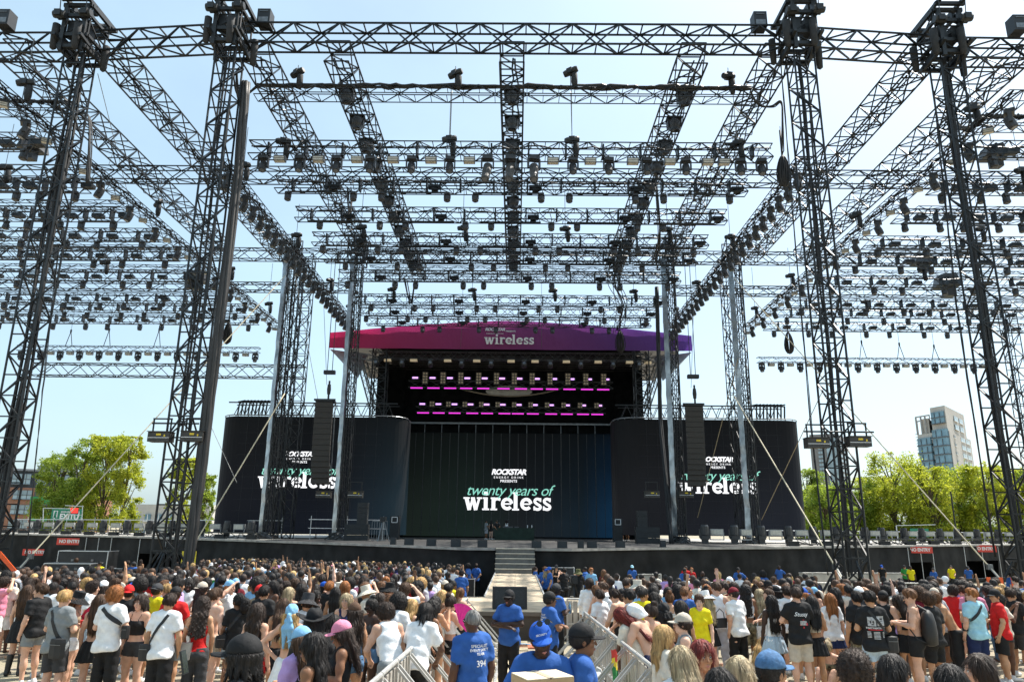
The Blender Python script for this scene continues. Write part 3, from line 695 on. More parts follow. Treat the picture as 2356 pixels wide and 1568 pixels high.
def mk_wash():
    def f(g):
        g.mat(HEADM); g.box((0,0,-.06),(.3,.24,.12)); 
        for s_ in (-1,1): g.bar((s_*.17,0,-.1),(s_*.17,0,-.36),.05,.1,up=(0,1,0))
        g.lathe([(.08,.22),(.17,.14),(.18,0),(.19,-.12),(.15,-.16)],(0,0,-.36),(0,.15,1),n=10)
        g.mat(LEN); 
        for k in range(6): g.lathe([(.04,0),(.03,-.02)],(.09*math.cos(k*PI/3),.09*math.sin(k*PI/3)-.02,-.52),(0,.15,1),n=6)
    return mesh_of(f)
PANM=M('strobe_face',(.50,.48,.42),.35,0,.15,10)
def mk_strobe():
    e=empty('strobe_light')
    g=MB(); g.box((0,0,-.22),(.62,.34,.3)); g.bar((-.28,0,0),(-.28,0,-.1),.06); g.bar((.28,0,0),(.28,0,-.1),.06); g.build('housing',M('strobe_housing',(.10,.10,.10),.4,.3,.2,6),e)
    g=MB(); rt=Matrix.Rotation(R(0),3,'X'); g.box((0,-.175,-.24),(.54,.02,.2)); g.box((0,0,-.375),(.54,.28,.02)); g.build('panel',PANM,e)
    g=MB(); g.bar((-.27,-.19,-.24),(.27,-.19,-.24),.02); g.build('bar',BLK,e)
    return e
MOV=mk_moving(); PRO=mk_profile(); STR=mk_strobe(); WASH=mk_wash()
for o in (MOV,PRO,STR): o['_proto']=1
used={'m':0,'p':0,'s':0}
def place(proto,loc,rz=0,sc=1.,flip=False):
    c=copy_tree(proto); c.location=loc; c.rotation_euler=(PI if flip else 0,0,rz); c.scale=(sc,)*3
    if '_proto' in c.keys(): del c['_proto']
    return c
def label_row(lst,what,where,cat,group):
    lst=sorted(lst,key=lambda o:proj(o.location)[0]); n=len(lst)
    for i,o in enumerate(lst):
        tag(o,('%s %s, %s'%(what,where,ordn(i,n))),cat,group)
# hoists
def mk_hoist():
    e=empty('chain_hoist')
    g=MB(); g.box((0,0,0),(.34,.42,.3)); g.lathe([(.16,-.42),(.19,-.3),(.19,.3),(.15,.42)],(0,0,0),(.9,.3,.25),n=8); g.build('motor',BLK2,e)
    g=MB(); g.lathe([(.1,.1),(.17,.02),(.18,-.5),(.13,-.8),(.04,-.84)],(.22,.05,-.25),n=8); g.build('chain_bag',BAG,e,smooth=True)
    return e
HO=mk_hoist(); HO['_proto']=1
HOI=[]
def hoist(loc,top,bottom,label=None,rz=0):
    c=place(HO,loc,rz); l=Vector(loc)
    g=MB(); g.tube([l,(l.x,l.y,top)],.022,4); g.tube([l-Vector((0,0,.1)),(l.x,l.y,bottom)],.03,4)
    ch=g.build('chain',CHN,c); ch.matrix_parent_inverse=Matrix.Identity(4); ch.matrix_local=(Matrix.Translation(loc)@Matrix.Rotation(rz,4,'Z')).inverted()
    tag(c,label,'hoist','chain hoists over the lamp trusses'); HOI.append(c); return c
# cable truss (Y~36)
YCb=36.0; p=at(590,212,YCb); q=at(1728,222,YCb); zc=(p.z+q.z)/2
def loomx(g,a,b):
    n=60
    for k in range(5):
        g.tube([a.lerp(b,j/n)+Vector((0,rnd.uniform(-.12,.12),.42+.1*math.sin(j*.7+k)*rnd.random()+k*.03)) for j in range(n+1)],.07,5)
truss('cable_truss',(p.x,YCb,zc),(q.x,YCb,zc),.75,.62,.9,'front hung truss piled with black cable looms, no lamps',ch=.06,br=.035,extra=loomx)
for px,py,lab in ((685,168,'leftmost'),(1048,170,'second from the left'),(1313,165,'third from the left'),(1676,175,'rightmost')):
    h=at(px,py,YCb); hoist((h.x,YCb,h.z),ZB,zc+.3,'chain hoist above the cable truss, %s of four'%lab,rnd.uniform(-1,1))
# looms drooping from both ends
def loom(name,pts,lab,n=7,r=.035,spread=.18,mat=RUB):
    g=MB()
    P=[Vector(p) for p in pts]
    for k in range(n):
        o=Vector((rnd.uniform(-1,1),rnd.uniform(-1,1),rnd.uniform(-1,1)))*spread; L_=[]
        m_=8
        for i in range(len(P)-1):
            p0=P[max(i-1,0)];p1=P[i];p2=P[i+1];p3=P[min(i+2,len(P)-1)]
            for j in range(m_):
                t=j/m_; L_.append(.5*((2*p1)+(p2-p0)*t+(2*p0-5*p1+4*p2-p3)*t*t+(3*p1-p0-3*p2+p3)*t**3)+o*(.4+.6*math.sin((i+t)*1.7+k)))
        L_.append(P[-1]+o*.3); g.tube(L_,r,5)
    return tag(g.build(name,mat,smooth=True),lab,'cables')
loom('cable_loom',[(p.x-.0,YCb,zc+.4),(p.x-.8,YCb-.2,zc-.3),(p.x-1.0,YCb-.5,zc+.9),at(560,160,34.8)],'cable loom drooping from the left end of the cable truss')
loom('cable_loom',[(q.x,YCb,zc+.3),at(1745,240,36.5),at(1775,245,36.5),at(1797,236,36.5),at(1801,270,37),at(1799,352,37.5)],'cable loom drooping from the right end of the cable truss down to a coil',n=6,spread=.12)
def coil(c,h,w,lab):
    g=MB()
    for k in range(16):
        a=rnd.uniform(0,PI); s_=rnd.uniform(.5,1); L_=[]
        for j in range(19):
            t=2*PI*j/18; L_.append(Vector(c)+Vector((math.sin(t)*w*.5*s_*math.cos(a)*(1.1-.4*math.cos(t)),math.sin(t)*w*.5*s_*math.sin(a),math.cos(t)*h*.5*rnd.uniform(.93,1))))
        g.tube(L_,.04,5,cap=False)
    g.tube([Vector(c)+Vector((0,0,h*.5)),Vector(c)+Vector((0,0,h*.5+1.6))],.06,5)
    return tag(g.build('cable_coil',RUB,smooth=True),lab,'cables')
coil(at(1803,393,38),2.0,.72,'big coil of black cable at the end of the right light arm')
coil(at(1427,785,73),2.4,1.0,'coil of cable hanging in front of the purple end of the banner')
coil(at(524,766,70),2.3,.8,'coil of cable hanging over the left low lamp truss')
coil(at(1815,788,70),2.3,.8,'coil of cable hanging over the right low lamp truss')
loom('cable_loom',[at(1428,560,57),at(1412,640,60),at(1432,700,66),at(1420,760,73)],'tangled cables hanging down over the right rear of the centre bay',n=9,spread=.6)
loom('cable_loom',[at(800,430,46),at(806,490,46),at(812,440,47)],'loop of cable hanging on the left roof truss',n=4,spread=.3)
loom('cable_loom',[at(1510,430,46),at(1518,540,47),at(1500,600,52)],'loose cables hanging on the right roof truss',n=6,spread=.5)
loom('cable_loom',[at(932,640,66),at(945,698,66),at(955,640,66)],'short cable loop hanging at the rear of the left roof truss',n=3,spread=.2,r=.05)
# row trusses over the centre, with lamps
ZROW=CAMZ+21.0
rows=[(370,575,1775),(437,636,1717),(500,682,1670),(558,720,1628),(608,747,1603),(640,780,1565),(684,815,1530),(713,825,1512),(741,845,1497)]
YRW=[37.9,42.3,46.8,51.3,55.0,59.5,66.2,70.0,73.8]
rn=['first (nearest)','second','third','fourth','fifth','sixth','seventh','eighth','ninth (farthest)']
rnn=['first','second','third','fourth','fifth','sixth','seventh','eighth','ninth']
for i,(py,pa,pb) in enumerate(rows):
    Y=YRW[i]; z=ZROW
    A=at(pa,py-(pb-pa)*.005,Y); B=at(pb,py+(pb-pa)*.005,Y)
    xa,xb=A.x,B.x
    def ex(g,a,b):
        n=50
        g.tube([a.lerp(b,j/n)+Vector((0,rnd.uniform(-.2,.2),.24+.05*rnd.random())) for j in range(n+1)],.05,4)
        for j in range(14):
            c=a.lerp(b,(j+.5)/14); g.box(c+Vector((0,0,rnd.uniform(-.05,.05))),(.10,.5,.8))
            lx=rnd.uniform(-.3,.3); g.tube([c+Vector((lx-.35,-.2,.2)),c+Vector((lx-.2,-.25,-.35-.2*rnd.random())),c+Vector((lx+.15,-.25,-.3)),c+Vector((lx+.35,-.2,.2))],.025,4)
            if i>0 and j%3==1: g.box(c+Vector((.5,0,-.1)),(.8,.5,.16)); g.box(c+Vector((.5,0,-.25)),(.4,.4,.25))
        if i>0:
            for s_ in range(5): g.bar(a.lerp(b,s_/5+.03)+Vector((0,-.3,-.62)),a.lerp(b,s_/5+.17)+Vector((0,-.3,-.62)),.09)
    truss('lamp_truss',(xa,Y,z),(xb,Y,z),.8,.82,.8,'%s hung lamp truss over the centre bay counting back from the front'%rn[i],group='hung lamp trusses over the centre bay',ch=.075,br=.042,extra=ex)
    if i==0:
        n=0; ms=[];ss=[]
        mpx=[606,694,776,852,946,1036,1318,1400,1490,1541,1706,1748,1620]; 
        for px in (606,690,775,852,947,1035,1318,1400,1488,1577,1703,1751): 
            ms.append(place(MOV,(at(px,385,Y).x,Y-.1,z-.4),rnd.uniform(-.15,.15),1.05))
        for px in (645,734,822,905,992,1080,1272,1358,1455,1540,1627,1664): ss.append(place(STR,(at(px,380,Y).x,Y-.15,z-.42),0,1.05))
        ps=[place(PRO,(at(px,380,Y).x,Y-.2,z-.4),[.0,.1,.25][k],.98) for k,px in enumerate((1122,1174,1228))]
        label_row(ms,'square moving head lamp','under the first lamp truss',  'lamp','moving heads under the first lamp truss')
        label_row(ss,'pale faced strobe lamp','under the first lamp truss','lamp','strobes under the first lamp truss')
        label_row(ps,'long spotlight barrel','under the middle of the first lamp truss','lamp','long spotlights under the first lamp truss')
    else:
        k=[0,11,11,11,11,10,10,10,9][i]; ws=[]
        Wd=xb-xa
        for s_ in range(5):
            for t in (.03,.17) if i%2 else (.06,.20):
                if s_/5+t<1: ws.append(inst('wash_lamp',WASH,None,(xa+Wd*(s_/5+t)*.99,Y-.3,z-.63),(0,0,rnd.uniform(-.3,.3)),1.12 if i<5 else 1.2))
        label_row(ws,'small round wash lamp','under the %s centre lamp truss'%rnn[i],'lamp','round wash lamps under the centre lamp trusses')
for px,py,lab in ((652,325,'leftmost'),(1034,320,'second from the left'),(1316,322,'third from the left'),(1695,330,'rightmost')):
    h=at(px,py,YRW[0]); hoist((h.x,YRW[0],h.z),ZB,ZROW+.3,'chain hoist above the first lamp truss, %s of four'%lab,rnd.uniform(-1,1))
for i in (3,6):
    for k,f in enumerate((.12,.38,.64,.9)):
        A=at(rows[i][1],rows[i][0],YRW[i]).x; B=at(rows[i][2],rows[i][0],YRW[i]).x
        hoist((A+(B-A)*f,YRW[i],ZROW+1.0),ZL-.6,ZROW+.3,'chain hoist above the %s centre lamp truss, %s of four'%(rnn[i],['leftmost','second from the left','third from the left','rightmost'][k]))
for i,Y in enumerate((57.2,62.2,64.5)):
    w_=(14.2,13.6,13.6)[i]
    truss('roof_truss',(-w_+.2,Y,CAMZ+22.6),(w_+.2,Y,CAMZ+22.6),.6,.5,1.0,'%s plain carrier truss between the lamp rows over the centre bay'%(['nearest']+NW[2:])[i],group='plain carrier trusses over the centre bay',ch=.06,br=.035)
for sg,sd_ in ((-1,'left'),(1,'right')):
    for i,Y in enumerate((49,56.5,62.5)):
        truss('roof_truss',(sg*29,Y,CAMZ+22.6),(sg*56,Y,CAMZ+22.6),.6,.5,1.0,'%s plain carrier truss between the lamp rows over the outer %s bay'%((['nearest']+NW[2:])[i],sd_),group='plain carrier trusses over the outer bays',ch=.06,br=.035)
# covered units under longitudinal trusses
TARP=M('dark_tarpaulin',(.035,.037,.042),.35,0,.3,2.5,bump=.6)
for li,nm in ((1,'left'),(2,'middle'),(3,'right')):
    x=LX[li]; us=[]; n=11
    for j in range(n):
        y=38.2+j*2.9; e=empty('covered_lamp',(x,y,ZL-.6),0); e.rotation_euler=(0,0,rnd.uniform(-.15,.15)); e.scale=(.78,.78,.78)
        g=MB(); g.box((0,0,-.1),(1.25,.9,.12)); 
        for sx_ in (-1,1): g.bar((sx_*.55,-.3,-.1),(sx_*.5,-.3,-.95),.07); g.bar((sx_*.55,.3,-.1),(sx_*.5,.3,-.95),.07)
        g.build('frame',BLK2,e)
        g=MB(); vs=[]
        for r_,(zz,ww) in enumerate(((-.12,.5),(-.45,.62),(-.9,.55),(-1.15,.35))):
            for k in range(10):
                t=2*PI*k/10; q_=1+rnd.uniform(-.12,.12); vs.append((math.cos(t)*ww*q_,math.sin(t)*ww*.8*q_,zz+rnd.uniform(-.05,.05)))
        g.add(vs,[(r_*10+k,(r_+1)*10+k,(r_+1)*10+(k+1)%10,r_*10+(k+1)%10) for r_ in range(3) for k in range(10)]+[tuple(range(30,40))]); g.build('cover',TARP,e,smooth=True)
        tag(e,'tarpaulin-covered lamp under the %s roof truss, %s counting back'%(nm,(['nearest']+NW[2:])[j]),'lamp','covered lamps under the roof trusses')
# diagonal-looking side arms (run back) with lamps
arms=[('left inner arm',at(812,758,76).x,39.6,76),('right inner arm',at(1545,764,76).x,39.0,76),('left outer arm',at(635,757,76).x,30.,76),('right outer arm',at(1717,774,76).x,32.,76)]
for ai,(nm,x,ya,yb) in enumerate(arms):
    def ex(g,a,b):
        n=60
        for k in range(3): g.tube([a.lerp(b,j/n)+Vector((rnd.uniform(-.2,.2),0,.25+.06*rnd.random())) for j in range(n+1)],.05,4)
    truss('lamp_truss',(x,ya,ZROW),(x,yb,ZROW),.7,.62,.8,'long hung lamp truss running back, the %s beside the centre bay'%nm,group='lamp trusses running back',ch=.06,br=.035,extra=ex)
    n=24 if ai<2 else 26; lst=[];ls2=[]
    for j in range(n):
        y=ya+.8+(yb-ya-1.2)*j/(n-1)
        if j%2==0 or ai<2: lst.append(place(MOV,(x,y,ZROW-.3),(-1 if x<0 else 1)*R(60)+rnd.uniform(-.2,.2),1.1))
        else: ls2.append(place(STR,(x,y,ZROW-.3),(1 if x<0 else -1)*R(25),.85))
    lst.sort(key=lambda o:o.location.y)
    for j,o in enumerate(lst): tag(o,'moving head lamp under the %s, %s counting back'%(nm,(['nearest']+NW[2:])[min(j,25)]),'lamp','moving heads under the %s'%nm)
    for j,o in enumerate(ls2): tag(o,'strobe lamp under the %s, %s counting back'%(nm,(['nearest']+NW[2:])[min(j,25)]),'lamp','strobes under the %s'%nm)
    for j,f in enumerate((.08,.4,.7,.93)):
        hoist((x+.1,ya+(yb-ya)*f,ZROW+1.5),ZL-.6 if ya+(yb-ya)*f<67 else ZROW+6,ZROW+.3,'chain hoist above the %s, %s counting back'%(nm,['nearest','second','third','farthest'][j]),rnd.uniform(-1,1))
# rows in the outer bays
for sgn,side in ((-1,'left'),(1,'right')):
    x0=arms[2][1] if sgn<0 else arms[3][1]
    for i in range(9):
        Y=YRW[i]+(0 if i else -.6); z=ZROW+(rnd.uniform(-.2,.2)); xa=x0+sgn*1.2; xb=sgn*(46 if i<3 else 56)
        def ex(g,a,b):
            n=40
            g.tube([a.lerp(b,j/n)+Vector((0,rnd.uniform(-.2,.2),.24+.05*rnd.random())) for j in range(n+1)],.05,4)
            for j in range(10):
                c=a.lerp(b,(j+.5)/10); g.box(c+Vector((0,0,rnd.uniform(-.05,.05))),(.10,.5,.76)); g.box(c+Vector((.9,0,-.1)),(.7,.5,.26))
            for s_ in range(5): g.bar(a.lerp(b,s_/5+.03)+Vector((0,-.3,-.62)),a.lerp(b,s_/5+.15)+Vector((0,-.3,-.62)),.09)
        truss('lamp_truss',(xa,Y,z),(xb,Y,z),.8,.78,.8,'%s hung lamp truss over the outer %s bay counting back from the front'%(rn[i],side),group='hung lamp trusses over the outer %s bay'%side,ch=.07,br=.04,extra=ex)
        ws=[]
        for s_ in range(5):
            for t in (.03,.15): ws.append(inst('wash_lamp',WASH,None,(xa+(xb-xa)*(s_/5+t),Y-.3,z-.63),(0,0,rnd.uniform(-.4,.4)),1.2))
        label_row(ws,'round wash lamp','under the %s lamp truss of outer %s bay'%(rnn[i],side),'lamp','round wash lamps of the outer %s bay'%side)
        if i%2==1:
            for k,f in enumerate((.3,)): hoist((xa+(xb-xa)*f,Y,z+1.2),ZL-.6,z+.3,'chain hoist above the %s lamp truss of the outer %s bay'%(rnn[i],side))
    # low truss with square lamps
    pa,pb,py=((42,598,803) if sgn<0 else (1742,2292,830)); Y=72
    A=at(pa,py-(0 if sgn<0 else 8),Y); B=at(pb,py+(0 if sgn<0 else 8),Y); z=(A.z+B.z)/2
    A=Vector((A.x,Y,z));B=Vector((B.x,Y,z))
    truss('lamp_truss',A,B,.6,.5,.7,'low lamp truss hung on chains across the outer %s bay'%side,group='low lamp trusses of the outer bays',ch=.055,br=.03)
    m1=[];m2=[]
    for j in range(25):
        x=A.x+.4+(B.x-A.x-.8)*j/24
        if j%2: m1.append(place(STR,(x,Y,z-.26),rnd.uniform(-.2,.2),1.0))
        else: m2.append(place(MOV,(x,Y,z-.26),PI/2*0+rnd.uniform(-.2,.2),1.0))
    label_row(m1,'pale strobe lamp','under the low %s lamp truss'%side,'lamp','strobes under the low %s lamp truss'%side)
    label_row(m2,'moving head lamp','under the low %s lamp truss'%side,'lamp','moving heads under the low %s lamp truss'%side)
    fs=((162,765),(250,762),(365,762)) if sgn<0 else ((1983,790),(2070,795),(2150,800))
    for k,(px,py) in enumerate(fs):
        c=at(px,py+6,Y); g=MB(); g.tube([(c.x,Y,c.z+.4),(c.x,Y,ZROW+4)],.02,4); g.bar((c.x,Y,c.z+.4),(c.x-.35,Y,z+.25),.05); g.bar((c.x,Y,c.z+.4),(c.x+.35,Y,z+.25),.05); g.box((c.x,Y,c.z+.45),(.12,.12,.3))
        tag(g.build('sling',BLK),'chain sling holding the low %s lamp truss, %s of three'%(side,['leftmost','middle','rightmost'][k]),'sling')
# big covered speakers hung on the sides
for px,py,Y,sc_,lab in ((76,338,39,1.0,'covered box hung beneath the outer left arm near the left edge'),(2285,355,39,1.0,'covered box hung beneath the outer right arm near the right edge'),(2178,650,62,1.5,'covered box among the right lamp trusses'),(2120,600,60,1.2,'second covered box among the right lamp trusses'),(455,640,60,1.2,'covered box among the left lamp trusses')):
    c=at(px,py,Y); g=MB(); g.mat(TARP); g.add([(-.5,-.4,.4),(.35,-.5,.5),(.55,.45,.4),(-.4,.5,.45),(-.7,-.5,-.25),(.55,-.6,-.3),(.7,.5,-.3),(-.6,.6,-.25)],[(0,1,2,3),(0,4,5,1),(1,5,6,2),(2,6,7,3),(3,7,4,0),(7,6,5,4)])
    g.mat(HEADM); g.box((0,-.1,-.55),(.6,.5,.7))
    g.mat(CHN); g.tube([(0,0,.4),(0,0,4 if Y<50 else 2)],.03,4)
    o=g.build('covered_speaker',None,loc=c); o.scale=(sc_,)*3; tag(o,lab,'speaker')
for px,py,Y,lab in ((69,500,39,'nearer'),(2187,560,45,'farther')): pass
# mid trusses near far edges carrying cable (top left / top right)
for (pa,pb,py,Y,lab) in ((-40,150,250,37,'cable truss end at the far left edge'),(2230,2400,285,37,'cable truss end at the far right edge')):
    A=at(pa,py,Y); B=at(pb,py,Y); truss('cable_truss',(A.x,Y,A.z),(B.x,Y,A.z),.75,.62,.8,lab,ch=.06,br=.035,extra=loomx)
loom('cable_loom',[at(120,240,37),at(165,265,37),at(200,262,36),at(207,300,35.4),at(200,420,35)],'cable loom drooping from the far left cable truss to the tower',n=5,spread=.12)
loom('cable_loom',[at(2250,268,37),at(2230,295,37),at(2200,290,36),at(2180,282,35.4)],'cable loom drooping from the far right cable truss to the tower',n=6,spread=.12,r=.05)
for o in (MOV,PRO,STR,HO):
    for c in list(o.children_recursive): bpy.data.objects.remove(c)
    bpy.data.objects.remove(o)
# ================================================================ line arrays
for pa,pb,pt,pbm,Y,nm in ((728,770,926,1113,58,'left'),(1573,1615,936,1118,58,'right')):
    A=at((pa+pb)/2,pt,Y); Bm=at((pa+pb)/2,pbm,Y); e=empty('line_array',(A.x,Y,A.z),0,'tall black hanging column of speakers on the %s'%nm,'speaker')
    n=15; hh=(A.z-Bm.z)/n; ox=0; w=(pb-pa)/F*57*1.0
    y_=0;z_=0
    for j in range(n):
        t=max(0,(j-6)/9); tilt=R(1+t*t*7); g=MB(); g.add([(-w/2,-.42,hh/2-.012),(w/2,-.42,hh/2-.012),(w/2*.8,.35,hh/2*.8),(-w/2*.8,.35,hh/2*.8),(-w/2,-.42,-hh/2+.012),(w/2,-.42,-hh/2+.012),(w/2*.8,.35,-hh/2*.8),(-w/2*.8,.35,-hh/2*.8)],[(0,1,2,3),(0,4,5,1),(1,5,6,2),(2,6,7,3),(3,7,4,0),(7,6,5,4)])
        if j==0: BOX=g.mesh('array_box',M('speaker_grille_brown',(.030,.026,.022),.7,0,.4,40))
        o=inst('speaker_box',BOX,e,(0,y_+t*t*.5,-hh*(j+.5)),(-tilt,0,0))
    g=MB(); g.box((0,0,.12),(w*1.05,.9,.12)); g.bar((-w*.6,-.3,.2),(w*.6,-.3,.2),.14); g.tube([(.2,0,.15),(.2,0,1.8)],.08,6); g.lathe([(.13,-.4),(.17,0),(.13,.4)],(.2,0,1.1),(0,0,1),n=8); g.box((.15,0,2.5),(.9,.4,.3)); g.tube([(-.05,0,2.5),(-.05,0,14)],.03,4); g.tube([(.35,0,2.5),(.35,0,14)],.03,4)
    g.build('fly_frame',BLK2,e)
    g=MB(); g.bar((w/2+.06,.1,.1),(w/2+.06,.3,-hh*n*.9),.07); g.build('rigging_rail',GREY,e)
# stage-level speaker stacks
for px,py,n,nm in ((832,1232,7,'left'),(1478,1238,6,'right')):
    Y=60; p=at(px,py,Y); e=empty('speaker_stack',(p.x,Y,DZ+.003),0,'stack of black loudspeakers on the deck at stage %s'%nm,'speaker')
    for j in range(n):
        g=MB(); g.box((0,0,.21+.42*j+.0),(1.1 if j<3 else .8,.7,.405)); g.build('speaker_box',BLK2,e)
    for j in range(3):
        g=MB(); g.box((.95 if nm=='right' else -.95,0,.21+.42*j),(.8,.7,.405)); g.build('speaker_box',BLK2,e)
# ================================================================ lamps inside the stage
PURP=M('magenta_light',(.2,.02,.2),.4,0,0,emit=(.72,.03,.60),es=1.15); LILA=M('lilac_light',(.5,.4,.6),.4,0,0,emit=(.70,.34,1.0),es=1.05)
WARM=M('warm_lens',(.38,.32,.22),.25,0,.1,10,emit=(.5,.4,.25),es=.06)
def interior(Y,pyA,pyB,pxa,pxb,nb,nq,nst,lab,gridrows,pyG,pan):
    xa,xb=at(pxa,pyB,Y).x,at(pxb,pyB,Y).x; zA=at(1170,pyA,Y).z; zB_=at(1170,pyB,Y).z
    truss('lamp_truss',(xa,Y+.6,(zA+zB_)/2),(xb,Y+.6,(zA+zB_)/2),.6,zA-zB_-.4,1.2,'dark %s lamp truss inside the stage roof'%lab,mat=M('dark_grey_steel',(.06,.062,.065)),ch=.06,br=.04)
    l1=[];l2=[];l3=[]
    LB=MB(); LB.mat(HEADM); LB.box((0,0,0),(.9,.3,.26)); LB.mat(LILA); LB.box((0,-.155,0),(.62,.02,.19)); me=LB.mesh('panel')
    for j in range(nb): l1.append(inst('wash_light',me,None,(xa+.8+(xb-xa-1.6)*j/(nb-1),Y,zA),(0,0,0),1.))
    BB=MB(); BB.mat(HEADM); BB.box((0,0,0),(1.4,.25,.24)); BB.mat(PURP)
    for q in range(13): BB.box((-.62+q*.103,-.13,-.03),(.085,.02,.13))
    me=BB.mesh('batten')
    for j in range(nst): l2.append(inst('batten_light',me,None,(xa+1+(xb-xa-2)*j/(nst-1)+rnd.uniform(-.2,.2),Y-.1,zB_),(0,0,0),1.))
    GB=MB(); GB.mat(M('blinder_housing',(.07,.06,.05),.5)); GB.box((0,0,0),(.62*(1 if gridrows>2 else .9),.25,.34*gridrows)); GB.mat(WARM)
    for r_ in range(gridrows):
        for c_ in (-1,1): GB.lathe([(.115,0),(.08,-.03)],(c_*.145,-.13,(r_-(gridrows-1)/2)*.32),(0,1,0),n=10)
    me=GB.mesh('blinder')
    for j in range(nq): l3.append(inst('blinder_lamp',me,None,(xa+1.9+(xb-xa-3.0)*j/(nq-1) if nq>1 else 0,Y-.05,zA),(0,0,0),1.))
    label_row(l1,'glowing lilac lamp panel','on the %s truss inside the stage'%lab,'lamp','lilac lamp panels inside the stage')
    label_row(l2,'glowing magenta light bar','on the %s truss inside the stage'%lab,'lamp','magenta light bars inside the stage')
    label_row(l3,('tall' if gridrows>2 else 'square')+' blinder with round lenses','on the %s truss inside the stage'%lab,'lamp','blinder lamps inside the stage')
interior(79,871,894,938,1412,12,11,12,'upper',4,1,1)
interior(82,931,951,955,1395,12,11,12,'lower',2,1,1)
# oval emblem panel hanging between
c=at(1171,898,79.5); g=MB(); n=28
g.add([(2.6*math.cos(2*PI*i/n)*1.0,0,.62*math.sin(2*PI*i/n)) for i in range(n)]+[(2.6*math.cos(2*PI*i/n),.15,.62*math.sin(2*PI*i/n)) for i in range(n)],[tuple(range(n))]+[(i,n+i,n+(i+1)%n,(i+1)%n) for i in range(n)])
tag(g.build('oval_panel',M('oval_grey',(.38,.35,.31),.6,0,.1,2),loc=(c.x,79.9,c.z)),'pale grey oval panel hanging inside the stage behind magenta bars','panel')
g=MB(); g.tube([(c.x+t*5.8,79.9,c.z+.35-.9*(1-t*t)) for t in [i/12-1 for i in range(25)]],.09,5); tag(g.build('curved_rail',M('rail_tan',(.25,.2,.14),.5),smooth=True),'thin curved rail sweeping below the oval panel','rail')
# lamps on the front truss below the banner
l1=[];l2=[]
SB=MB(); SB.mat(HEADM); SB.box((0,0,.1),(.8,.4,.3)); SB.mat(M('warm_panel',(.72,.58,.38),.4,0,.1,6,emit=(.9,.7,.42),es=.1)); SB.box((0,-.05,-.1),(.78,.34,.1)); SB.box((0,-.21,-.02),(.76,.02,.22)); me=SB.mesh('p')
MH=MB(); MH.mat(HEADM); MH.box((0,0,.15),(.5,.4,.25)); MH.lathe([(.14,-.3),(.26,-.15),(.27,.15),(.22,.3)],(0,0,-.25),(0,1,-.5),n=10); MH.mat(LEN); MH.lathe([(.18,0),(.16,.02)],(0,-.27,-.12),(0,-1,.5),n=10); mh=MH.mesh('p')
for px in (889,960,1038,1096,1164+20,1241-33,1308,1375,1448,1519,1573-30,1610-75): pass
zf=zb-1.15
for px in (892,952,1030,1097,1176,1243-12,1303,1376,1448,1490): l1.append(inst('strobe_light',me,None,(at(px,833,76.6).x,76.6,zf),(0,0,0),1.))
for px in (865,925,990,1062,1130,1206,1266,1336,1410,1470): l2.append(inst('moving_head',mh,None,(at(px,838,76.5).x,76.5,zf-.15),(0,0,0),1.1))
label_row(l1,'warm glowing strobe panel','on the truss below the banner','lamp','strobe panels below the banner'); label_row(l2,'dark moving head lamp','on the truss below the banner','lamp','moving heads below the banner')
# ================================================================ guy lines
STRAP=M('webbing_strap',(.62,.54,.38),.7,0,.1,5); WIRE=M('guy_wire',(.25,.24,.22),.5,.3,.1,5)
def rope(a,b,r,lab,mat,sag=0.,turn=False):
    a=Vector(a); b=Vector(b); e=None
    if mat is STRAP:
        dd=b-a; k=1.0
        while (a+dd*k).z>gz((a+dd*k).y)+.1 and k<1.5: k+=.01
        b=a+dd*k
    g=MB(); n=12; g.tube([a.lerp(b,i/n)-Vector((0,0,sag*math.sin(PI*i/n))) for i in range(n+1)],r,5)
    o=g.build('guy_strap',mat,smooth=True); tag(o,lab,'rope')
    if turn:
        d=(b-a).normalized(); g=MB(); e=b; s=b-d*2.4; side=d.cross(Vector((0,0,1))).normalized()*.07
        g.bar(s+side,e+side,.05); g.bar(s-side,e-side,.05); g.box(s,(.3,.2,.3)); g.build('turnbuckle',GREY,o)
    return o
rope(at(655,905,61.4),at(443,1258,55),.05,'pale strap slanting down left from the outer left rear mast',STRAP)
rope(at(657,633,61.4),at(62,1288,44),.04,'long pale strap slanting down left to a turnbuckle by the no entry sign',STRAP,turn=True)
rope(at(1686,906,61.4),at(1925,1309,47),.05,'pale strap slanting down right from the outer right rear mast',STRAP,turn=True)
rope(at(1690,640,61.4),at(2302,1332,44),.04,'long pale strap slanting down right to a turnbuckle by the equipment',STRAP,turn=True)
rope(at(476,960,55),at(545,1110,50),.022,'thin brown guy wire crossing behind the inner left tower',WIRE)
rope(at(662,545,62),at(780,1180,60),.022,'thin brown guy wire crossing the left screen',WIRE)
rope(at(1712,770,62),at(1605,1190,60),.03,'brown strap slanting down left across the right screen words',M('brown_strap',(.30,.22,.12),.7),0)
rope(at(1892,900,56),at(1752,1195,58),.03,'brown strap slanting down left at the right end of the right screen',M('brown_strap',(.30,.22,.12),.7),0)
rope(at(225,170,35),at(300,470,60),.02,'thin steel wire from the outer left tower head',WIRE); rope(at(262,345,50),at(250,380,50),.02,'short steel wire below the left roof truss',WIRE)
for pa,pb,Y,lab in (((1040,210),(1036,312),37,'thin vertical chain left of the middle truss'),((1313,210),(1316,315),37,'thin vertical chain right of the middle truss'),((1066,640),(1060,800),75.5,'thin chain in front of the banner, leftmost'),((1246,640),(1246,800),75.5,'thin chain in front of the banner, rightmost'),((745,700),(752,885),59,'thin double chain over the left speaker column'),((1596,700),(1590,892),59,'thin double chain over the right speaker column')):
    rope(at(pa[0],pa[1],Y),at(pb[0],pb[1],Y),.02,lab,CHN)
print('rig',time.time()-T0)
